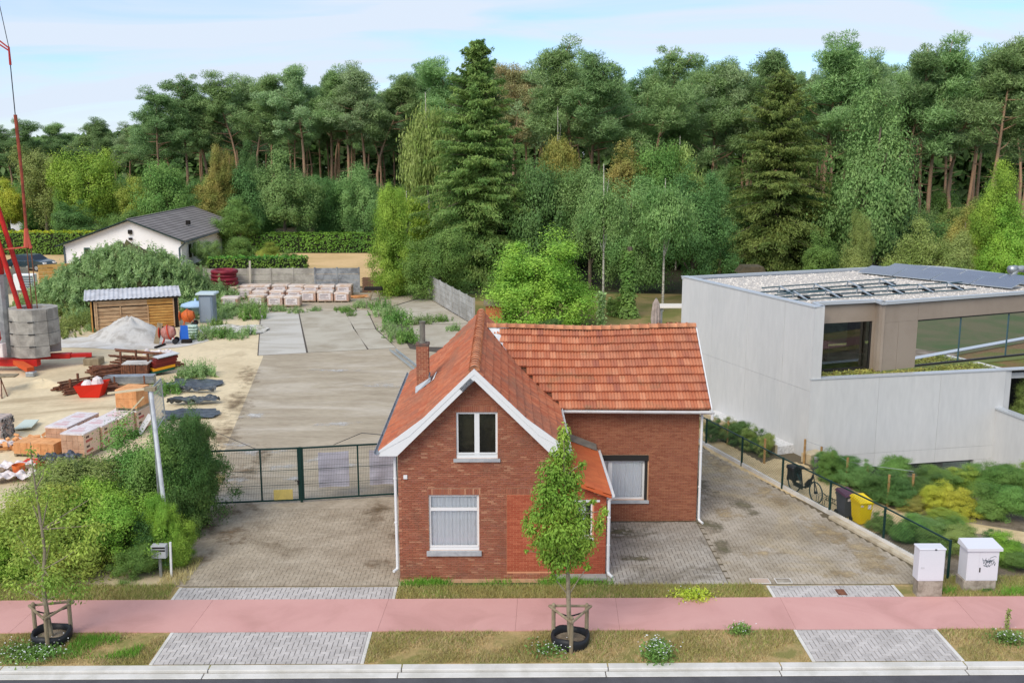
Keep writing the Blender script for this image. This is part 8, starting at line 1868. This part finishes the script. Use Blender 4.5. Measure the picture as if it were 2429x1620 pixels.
for i, (x_, y_, r) in enumerate([(200, 200, .55), (330, 205, .6), (440, 235, .6), (540, 280, .6), (640, 320, .55), (700, 350, .4)]):
    p = g('12', x_, y_ + 150); z = a('12', x_, y_ - 60, p.y).z; broad('climber', ['leafy climber at the far end of the planter under the blank wall', 'leafy climber second along the planter', 'leafy climber third along the planter', 'leafy climber fourth along the planter', 'leafy climber fifth along the planter', 'thin leafy climber at the near end of the planter'][i], 'shrub', p.x + .2, p.y + .3, z, r, .95, 'olive' if i % 2 else 'dark', i, trunk=True, fine=True, group='climbers along the concrete wall')
SH = [('13', 1560, 1020, 760, 1.0, 'lime', 'bright yellow shrub left of the dark green bush'), ('13', 1800, 1060, 800, 1.0, 'lime', 'bright yellow shrub right of the other yellow one'), ('13', 1340, 1020, 880, .75, 'ochre', 'low orange-yellow shrub at the path edge'), ('13', 1680, 1160, 1010, .9, 'yellow', 'yellow-green shrub in the middle of the bed'), ('13', 2080, 1110, 800, 1.15, 'mid', 'rounded dark green bush at the right of the bed'), ('13', 2280, 1130, 790, 1.1, 'mid', 'green bush cut by the right picture edge'),
      ('13', 1050, 1225, 1040, .62, 'mid', 'small leafy bush at the fence by the bin'), ('13', 1270, 1330, 1060, .8, 'mid', 'green bush behind the fence above the left cabinet'), ('13', 1450, 1280, 1070, .85, 'sage', 'greyish bush between the fence and the path'), ('13', 1680, 1270, 1090, .85, 'mid', 'light bush behind the cabinets'), ('13', 1520, 1400, 1160, .8, 'mid', 'bush directly behind the left cabinet'), ('13', 1780, 1400, 1180, .8, 'olive', 'bush between the two cabinets'), ('13', 2120, 1440, 1200, .7, 'blue', 'blue-green bush behind the right cabinet'), ('13', 2240, 1530, 1250, .9, 'bright', 'bright bush right of the right cabinet'), ('14', 2300, 560, 380, .8, 'mid', 'leafy bush at the right edge beside the cabinet'), ('13', 2230, 420, 140, 1.1, 'olive', 'olive bush in the dark carport opening'), ('14', 1990, 745, 690, .3, 'dark', 'small dark tuft at the foot of the right cabinet')]
for i, (c_, x_, yb, yt, r, mt, lab) in enumerate(SH):
    p = g(c_, x_, yb - 25); z = a(c_, x_, yt, p.y).z
    if 'carport' in lab: p = Vector((E0.x + 1.6, E0.y + .4, 0)); z = 2.6
    broad('garden_shrub', lab, 'shrub', p.x, p.y + r * .4, z, r * .85, z, mt, i, trunk=False, fine=True, rz=i * 1.3)
# street cabinets
m_cab = M('cabinet_white', lin(214, 214, 220), fine=.02, rough=.45); m_cabbase = M('cabinet_base', lin(166, 156, 142), lin(132, 122, 108), scale=3, fine=.15)
cb = thing('street_cabinet', 'plain white utility cabinet on a grey base, nearer the drive', 'cabinet', (12.72, 28.5, 0))
x0, x1 = g('14', 1360, 765).x, g('14', 1588, 765).x; y0 = 28.45; zb_ = a('14', 1360, 615, y0).z; zt_ = a('14', 1385, 322, y0).z
part('base', MB().bev(x0, y0, -.1, x1, y0 + .38, zb_ - .005, .01), m_cabbase, cb)
xw0, xw1 = a('14', 1362, 600, y0).x, a('14', 1602, 600, y0).x
part('body', MB().bev(xw0, y0 - .01, zb_, xw1, y0 + .40, zt_ - .02, .015), m_cab, cb)
part('lid', MB().bev(xw0 - .02, y0 - .03, zt_ - .02, xw1 + .02, y0 + .42, zt_ + .02, .015), m_cab, cb)
part('door', MB().box(xw0 + .03, y0 - .018, zb_ + .04, xw1 - .03, y0 - .0105, zt_ - .05), m_cab, cb)
part('name_plate', MB().box(xw0 + .06, y0 - .022, zb_ + .38, xw0 + .17, y0 - .0185, zb_ + .44), M('plate_pale', lin(196, 196, 200)), cb); part('lock', MB().cbox(((xw0 + xw1) / 2 + .08, y0 - .034, zt_ - .005), .06, .02, .03), m_dark, cb)
c2_ = thing('street_cabinet', 'larger white utility cabinet with a sloping lid and dark graffiti', 'cabinet', (14.4, 28.9, 0)); y0 = 28.85
x0, x1 = a('14', 1800, 690, y0).x, a('14', 2085, 690, y0).x; zb_ = a('14', 1800, 612, y0).z; zt_ = a('14', 1820, 335, y0).z
part('base', MB().bev(x0 - .05, y0 - .02, -.1, x1 + .0, y0 + .55, zb_ - .006, .02), m_cabbase, c2_)
part('body', MB().bev(x0, y0 - .02, zb_, x1 + .02, y0 + .55, zt_, .012), m_cab, c2_)
part('lid', MB().add([(x0 - .05, y0 - .08, zt_ + .002), (x1 + .09, y0 - .08, zt_ + .002), (x1 + .09, y0 + .62, zt_ + .002), (x0 - .05, y0 + .62, zt_ + .002), (x0 - .05, y0 - .08, zt_ + .09), (x1 + .09, y0 - .08, zt_ + .09), (x1 + .07, y0 + .60, zt_ + .17), (x0 - .03, y0 + .60, zt_ + .17)], [(0, 3, 2, 1), (4, 5, 6, 7), (0, 1, 5, 4), (1, 2, 6, 5), (2, 3, 7, 6), (3, 0, 4, 7)]), m_cab, c2_)
xm = (x0 * .62 + x1 * .38)
for xa, xb in ((x0 + .02, xm - .005), (xm + .005, x1)): part('door', MB().box(xa, y0 - .028, zb_ + .02, xb, y0 - .0205, zt_ - .02), m_cab, c2_)
part('handle', MB().box(xm + .02, y0 - .045, zb_ + .28, xm + .05, y0 - .0285, zb_ + .42), m_dark, c2_)
gb = MB(); rs = random.Random(8); gx, gz0 = xm + .09, zb_ + .42
strokes = [[(.0, .30), (.05, .12), (.11, .30)], [(.06, .22), (.14, .24), (.10, .10), (.20, .28)], [(.16, .14), (.24, .26), (.21, .12), (.29, .24), (.27, .10)], [(.04, .08), (.16, .02), (.28, .08)], [(.10, .16), (.34, .22), (.38, .16)], [(.22, .30), (.36, .36), (.42, .34)], [(.30, .08), (.34, .18), (.38, .06), (.40, .16)], [(.06, .04), (.12, .12), (.14, .03), (.20, .10), (.24, .02)], [(.02, .24), (.18, .20), (.36, .26)]]
for st__ in strokes:
    for p_, q_ in zip(st__, st__[1:]): gb.beam((gx + p_[0], y0 - .031, gz0 + p_[1]), (gx + q_[0], y0 - .031, gz0 + q_[1]), .012, .003, up=(0, 1, 0))
part('graffiti', gb, M('graffiti_ink', lin(40, 62, 76)), c2_)
# drain covers
for lab, c_, x0, x1, y0, y1, m in (('rusty cover plate in the right paved strip', 0, 10.05, 10.32, 28.58, 28.98, m_rust), ('square rusty manhole cover at the left end of the right paved strip', 1, 7.65, 8.25, 29.42, 29.80, M('manhole_pink', lin(186, 164, 148), fine=.1)), ('square grey manhole cover next to the rusty one', 2, 8.42, 8.92, 29.44, 29.80, m_cabbase)):
    t = thing('manhole_cover', lab, 'cover', ((x0 + x1) / 2, (y0 + y1) / 2, .014)); part('rim', MB().box(x0, y0, -.01, x1, y1, .018), m_kerb if c_ else m_rust, t); part('plate', MB().box(x0 + .03, y0 + .03, .0185, x1 - .03, y1 - .03, .023), m, t)
q = g('D', 885, 1548, -.1); gr_ = thing('gutter_grate', 'rusty cast iron drain grate let into the kerb gutter', 'drain grate', (q.x, 24.13, -.1)); part('rim', MB().box(q.x - .40, 24.02, -.14, q.x + .40, 24.27, -.106), m_rust, gr_)
for k in range(10): part('bar', MB().beam((q.x - .36 + k * .075, 24.04, -.100), (q.x - .30 + k * .075, 24.25, -.100), .035, .012), m_rust, gr_)
# ------------------------------------------------------------------ bushes at the left front
BU = [('yellow-green bush at the far left picture edge behind the cycle path', -16.3, 31.2, 2.1, 2.1, 'yellow', 0), ('large yellow-green bush left of the dark sumac', -14.3, 31.2, 2.2, 2.7, 'yellow', 1), ('fresh green bush in the middle of the thicket front', -12.7, 31.1, 1.7, 2.6, 'bright', 2), ('bright low bush at the left front of the thicket', -15.6, 30.2, 1.1, 1.2, 'bright', 0), ('dark green sumac-like bush under the leaning pole', -11.9, 33.4, 1.6, 3.7, 'mid', 1), ('tall dark green bush at the drive side of the thicket', -10.75, 33.7, 1.35, 4.4, 'dark', 2), ('dark green bush behind the pole towards the site', -12.6, 34.2, 2.0, 3.6, 'mid', 0), ('bright lime climber at the foot of the leaning pole', -10.6, 30.9, .75, 2.3, 'bright', 1), ('olive bush filling the thicket behind the yellow ones', -14.6, 33.6, 2.1, 2.8, 'olive', 2), ('low dark leaves under the letter box', -11.1, 31.1, 1.0, 1.6, 'dark', 0), ('dark bush at the gate end of the thicket', -11.25, 36.2, 1.0, 3.5, 'dark', 1), ('low leafy bush at the drive corner of the thicket', -11.35, 30.25, .75, 1.0, 'mid', 2)]
for i, (lab, x, y, r, h, mt, v) in enumerate(BU): broad('bush', lab, 'bush', x, y, h, r, h + .15, mt, v, trunk=False, fine=True, rz=i * 1.7)
mbx = g('7', 1175, 640); lb = thing('letter_box', 'grey letter box with two dark slots half hidden in the bush', 'letter box', (mbx.x, 30.0, 0)); y_ = 30.0; p0 = a('7', 1125, 640, y_); p1 = a('7', 1230, 548, y_)
part('box', MB().bev(p0.x, y_, p0.z, p1.x, y_ + .25, p1.z, .01), M('letterbox_grey', lin(176, 178, 180), fine=.05), lb)
for k in (.62, .84): part('slot', MB().box(p0.x + .05, y_ - .008, p0.z + (p1.z - p0.z) * k - .025, p1.x - .02, y_ - .001, p0.z + (p1.z - p0.z) * k + .025), m_dark, lb)
part('post', MB().beam(((p0.x + p1.x) / 2, y_ + .12, 0), ((p0.x + p1.x) / 2, y_ + .12, p0.z), .08), m_steel, lb)
single('post', MB().beam((a('7', 1268, 650, 30.1).x, 30.1, 0), (a('7', 1268, 540, 30.1).x, 30.1, 1.15), .06), m_white, 'short white post beside the letter box', 'post', (a('7', 1268, 650, 30.1).x, 30.1, 0))
# ------------------------------------------------------------------ street trees with stakes
m_tw = M('young_bark', lin(150, 138, 116), lin(122, 112, 92), scale=6, fine=.1)
def guard(label, x, y, rz):
    t = thing('tree_guard', label, 'tree guard', (x, y, 0), rz, 'wooden guards of the street trees'); P_ = []
    for k in range(3):
        an = 2.094 * k + .5; p = Vector((.52 * math.cos(an), .52 * math.sin(an), 0)); P_.append(p)
        part('post', MB().tube([p, p + Vector((0, 0, 1.0)), p + Vector((0, 0, 1.04))], [.055, .055, .03], 8), m_wood, t, False, True)
    for k in range(3):
        p, q = P_[k] + Vector((0, 0, .93)), P_[(k + 1) % 3] + Vector((0, 0, .93)); d__ = (q - p).normalized(); o_ = Vector((d__.y, -d__.x, 0)) * .07
        part('rail', MB().tube([p - d__ * .12 + o_, q + d__ * .12 + o_], .036, 7), m_wood, t, False, True)
    part('strap', MB().tube([P_[0] * .9 + Vector((0, 0, .80)), (.06, .05, .78), (-.07, .02, .78), P_[1] * .9 + Vector((0, 0, .80))], .022, 5).tube([P_[2] * .9 + Vector((0, 0, .80)), (.04, -.07, .78)], .022, 5), m_black, t, False, True)
    wbg = thing('watering_collar', 'black watering collar around the trunk of the ' + ('left' if x < -5 else 'right') + ' street tree', 'watering collar', (x, y, 0), rz)
    mb = MB(); k_ = 26; vs = []
    for j, (rr, z) in enumerate(((.50, 0), (.53, .20), (.50, .30), (.44, .29), (.44, .1))):
        for i in range(k_): v = 6.2832 * i / k_; vs.append((rr * math.cos(v) * (1 + .03 * math.sin(5 * v)), rr * math.sin(v), z * (1 + .12 * math.sin(3 * v + 1))))
    mb.add(vs, [(j * k_ + i, j * k_ + (i + 1) % k_, (j + 1) * k_ + (i + 1) % k_, (j + 1) * k_ + i) for j in range(4) for i in range(k_)])
    part('collar', mb, m_black, wbg, True, True); part('bark_chips', MB().lathe([(.02, .14), (.45, .11)], (0, 0, 0), 16), m_mulch, wbg, False, True)
def street_tree(label, x, y, h, pts, rads, leaves, mat, seed, blobs):
    t = thing('street_tree', label, 'tree', (x, y, 0)); rg_ = np.random.default_rng(seed); out_ = []; mb = MB().tube(pts, rads, 8)
    for (bx, by, bz, br_, bh, n_) in blobs:
        m = n_; d_ = sph(rg_, m) * (rg_.uniform(0, 1, (m, 1)) ** .75) * 1.5; P = d_ * np.array([br_, br_, bh]) + np.array([bx, by, bz]); dr = d_.copy(); dr[:, 2] -= .6
        out_.append(cards(P, leaves * rg_.uniform(.6, 1.25, m), rg_, d_, asp=1.7, up=.3, droop=dr))
    put('crown', np_mesh('crown', *join(out_), mL[mat]), t)
    for (bx, by, bz, br_, bh, n_) in blobs:
        i = min(len(pts) - 2, max(0, sum(1 for p in pts if p[2] < bz - .4) - 1)); p = Vector(pts[i]).lerp(Vector(pts[i + 1]), .5); mb.tube([p, p.lerp(Vector((bx, by, bz)), .6) + Vector((0, 0, .05)), (bx, by, bz + bh * .3)], [.022, .016, .006], 5)
    part('trunk', mb, m_tw, t, False, True)
X1, Y1 = g('7', 392, 1245).x, 25.95
sc = lambda fx_, fy: (a('F', fx_, fy, 26.1).x - X1, a('F', fx_, fy, 26.1).z)
bl1 = []
rg_ = np.random.default_rng(6)
for (fx_, fy, r_, n_) in ((60, 1330, .38, 190), (110, 1300, .42, 230), (150, 1350, .40, 200), (200, 1300, .36, 150), (30, 1270, .34, 120), (85, 1240, .36, 150), (165, 1235, .34, 130), (120, 1390, .35, 120), (230, 1250, .28, 80), (70, 1180, .25, 46), (118, 1110, .20, 26), (90, 1060, .14, 14), (130, 1170, .26, 60), (40, 1390, .30, 70), (190, 1385, .30, 80), (215, 1190, .22, 30)):
    x_, z_ = sc(fx_, fy); bl1.append((x_, rg_.normal(0, .25), z_, r_ * 1.15, r_, int(n_ * 2.6)))
def tp(fx_, fy): x_, z_ = sc(fx_, fy); return (x_, 0, z_)
street_tree('thin young street tree with yellowing leaves at the left', X1, Y1, 5.5, [(0, 0, 0), tp(118, 1450), tp(108, 1390), tp(112, 1300), tp(98, 1200), tp(84, 1110), tp(78, 1045)], [.075, .065, .055, .045, .032, .02, .008], .032, 'yellow', 1, bl1)
guard('wooden three-post guard around the thin left street tree', X1, Y1, .25)
X2, Y2 = g('16', 848, 680).x, 25.65
sc2 = lambda fx_, fy: (a('F', fx_, fy, 25.7).x - X2, a('F', fx_, fy, 25.7).z)
bl2 = []
for (fx_, fy, r_, rh, n_) in ((1338, 1040, .14, .30, 420), (1335, 1085, .26, .26, 700), (1312, 1120, .32, .30, 900), (1350, 1140, .30, .30, 900), (1300, 1165, .34, .30, 950), (1345, 1190, .38, .34, 1200), (1305, 1215, .36, .32, 950), (1270, 1225, .24, .24, 320), (1258, 1250, .18, .16, 170), (1330, 1250, .48, .34, 1500), (1375, 1240, .32, .30, 700), (1295, 1280, .34, .28, 800), (1350, 1295, .44, .32, 1200), (1390, 1290, .26, .24, 420), (1330, 1330, .34, .26, 700), (1300, 1320, .24, .20, 300), (1375, 1325, .22, .2, 260), (1245, 1238, .08, .08, 40), (1425, 1245, .12, .30, 150), (1433, 1210, .10, .14, 70), (1380, 1100, .10, .10, 60), (1405, 1185, .10, .07, 40), (1395, 1345, .10, .08, 45), (1248, 1306, .06, .06, 22), (1310, 1365, .10, .1, 60)):
    x_, z_ = sc2(fx_, fy); bl2.append((x_, rg_.normal(0, .12), z_, r_, rh, int(n_ * 1.5)))
tp = lambda fx_, fy: (sc2(fx_, fy)[0], 0, sc2(fx_, fy)[1])
street_tree('slim green street tree standing in front of the brick house', X2, Y2, 5.5, [(0, 0, 0), tp(1349, 1450), tp(1347, 1370), tp(1343, 1280), tp(1340, 1180), tp(1338, 1080), tp(1336, 1015)], [.07, .062, .055, .045, .035, .022, .006], .029, 'bright', 2, bl2)
guard('wooden three-post guard around the slim right street tree', X2, Y2, -.0)
# ------------------------------------------------------------------ grass and flowers on the verges
def blades(rects, n, h, mat, seed, name, lab, dens=None, clump=0.0):
    rg_ = np.random.default_rng(seed); A_ = np.array([(r[1] - r[0]) * (r[3] - r[2]) for r in rects]); idx = rg_.choice(len(rects), n, p=A_ / A_.sum()); rc = np.array(rects)[idx]
    x = rg_.uniform(rc[:, 0], rc[:, 1]); y = rg_.uniform(rc[:, 2], rc[:, 3])
    if clump: k = (np.sin(x * 1.3 + 1.7 * np.sin(y * 2.1)) + np.sin(x * 3.1 - y * 2.3 + 1)) * .5; keep = k + rg_.normal(0, .3, n) > clump; x, y = x[keep], y[keep]
    m = len(x); an = rg_.uniform(0, 6.28, m); hh = h * rg_.uniform(.35, 1.2, m); w = rg_.uniform(.006, .014, m); lx, ly = rg_.normal(0, .5, m) * hh, rg_.normal(0, .5, m) * hh
    V = np.stack([np.stack([x - w * np.cos(an), y - w * np.sin(an), np.zeros(m) - .01], 1), np.stack([x + w * np.cos(an), y + w * np.sin(an), np.zeros(m) - .01], 1), np.stack([x + lx, y + ly, hh], 1)], 1).reshape(-1, 3)
    return stuff(name, np_mesh(name, V, np.arange(3 * m).reshape(-1, 3), mL[mat]), lab)
FR = [(-16, -9.2, 24.62, 26.36), (-3.58, 8.04, 24.62, 26.36), (12.08, 16, 24.62, 26.36)]
BK = [(-16.5, -9.95, 28.5, 29.5), (-3.15, 7.9, 28.46, 29.38), (13.2, 17, 28.46, 29.9)]
blades(FR, 60000, .085, 'drygrass', 1, 'dry_grass', 'dry yellow grass on the verge by the kerb', clump=-.35)
blades(FR, 22000, .11, 'grass', 2, 'green_grass', 'greener tufts on the verge by the kerb', clump=.15)
blades(BK, 22000, .085, 'drygrass', 3, 'dry_grass', 'dry grass strip between the cycle path and the house')
blades(BK, 18000, .13, 'grass', 4, 'green_grass', 'green grass along the foot of the house', clump=.0)
blades([(-11.6, -9.6, 24.9, 26.1), (-15.2, -13.2, 24.75, 25.2)], 6500, .16, 'lushgrass', 5, 'lush_grass', 'lush green grass right of the left tree guard', clump=-.1)
blades([(-3.15, 1.5, 29.3, 29.72), (13.2, 15.8, 28.5, 28.9), (1.5, 3.4, 29.35, 29.75)], 5200, .20, 'lushgrass', 6, 'lush_grass', 'longer grass against the house wall', clump=.1)
blades([(-10.6, -9.7, 29.5, 31.5), (-12.2, -11.2, 36.5, 40)], 3000, .22, 'drygrass', 7, 'dry_grass', 'dry weeds along the thicket edge')
def flowers(label, x, y, r, h, nl, nf, seed, mat='mid'):
    t = thing('flower_clump', label, 'flowers', (x, y, 0)); rg_ = np.random.default_rng(seed)
    P = np.stack([rg_.normal(0, r * .5, nl), rg_.normal(0, r * .4, nl), rg_.uniform(.02, 1, nl) ** 1.3 * h], 1); put('leaves', np_mesh('leaves', *cards(P, rg_.uniform(.015, .035, nl), rg_, None, asp=2.2, droop=np.tile([0, 0, 1.], (nl, 1)) + rg_.normal(0, .5, (nl, 3))), mL[mat]), t)
    P = np.stack([rg_.normal(0, r * .6, nf), rg_.normal(0, r * .5, nf), h * rg_.uniform(.75, 1.15, nf)], 1); put('blossom', np_mesh('blossom', *cards(P, rg_.uniform(.016, .03, nf), rg_, None, asp=1.1, up=2.0), m_white), t)
flowers('white-flowered clump at the kerb below the left tree guard', g('7', 160, 1370).x, g('7', 160, 1370).y + .1, .7, .22, 900, 70, 1); flowers('white-flowered clump right of the left guard at the kerb', g('7', 310, 1380).x, g('7', 310, 1380).y + .12, .5, .22, 700, 50, 2)
flowers('round white-flowered clump on the verge right of centre', g('16', 1550, 820).x, g('16', 1550, 820).y + .05, .4, .36, 900, 60, 3); flowers('small white-flowered clump behind the round one', g('16', 1530, 720).x, g('16', 1530, 720).y, .25, .24, 300, 26, 4)
flowers('low green clump with white dots by the path before the drive', g('16', 1830, 320).x, g('16', 1830, 320).y, .5, .16, 1000, 16, 5, 'lime'); flowers('white-flowered weeds at the pink path edge', g('16', 2200, 610).x, g('16', 2200, 610).y, .3, .26, 380, 18, 6); flowers('white-flowered weeds on the right corner verge', g('14', 2210, 1180).x, g('14', 2210, 1180).y, .45, .26, 500, 40, 7)
flowers('loose white flowers left of the right tree guard', g('16', 680, 760).x, g('16', 680, 760).y, .5, .2, 300, 40, 8)
q = g('14', 2190, 1075); sk = thing('tall_weed', 'tall spiky weed stalk at the edge of the pink path on the right', 'weed', (q.x, q.y, 0)); n = 160; rg_ = np.random.default_rng(3); zv = rg_.uniform(.05, 1, n); put('stalk', np_mesh('stalk', *cards(np.stack([rg_.normal(0, .03, n), rg_.normal(0, .03, n), zv * .65], 1), rg_.uniform(.015, .03, n), rg_, None, asp=2, droop=np.tile([0, 0, 1.], (n, 1))), mL['olive']), sk)
rg_ = np.random.default_rng(12); n = 5200; u_ = rg_.uniform(.6, 9.2, n); w_ = -.42 - 1.5 * rg_.uniform(0, 1, n) ** 2; P = np.array([[A0.x + RD.x * a_ + RN.x * b_, A0.y + RD.y * a_ + RN.y * b_, ZP - .1 + rg_.uniform(0, .14)] for a_, b_ in zip(u_, w_)])
o = stuff('sedum', np_mesh('sedum', *cards(P, rg_.uniform(.02, .05, n), rg_, None, up=1.0), mL['ochre']), 'low sedum planting on the terrace behind the parapet', mod); o.location = -A0
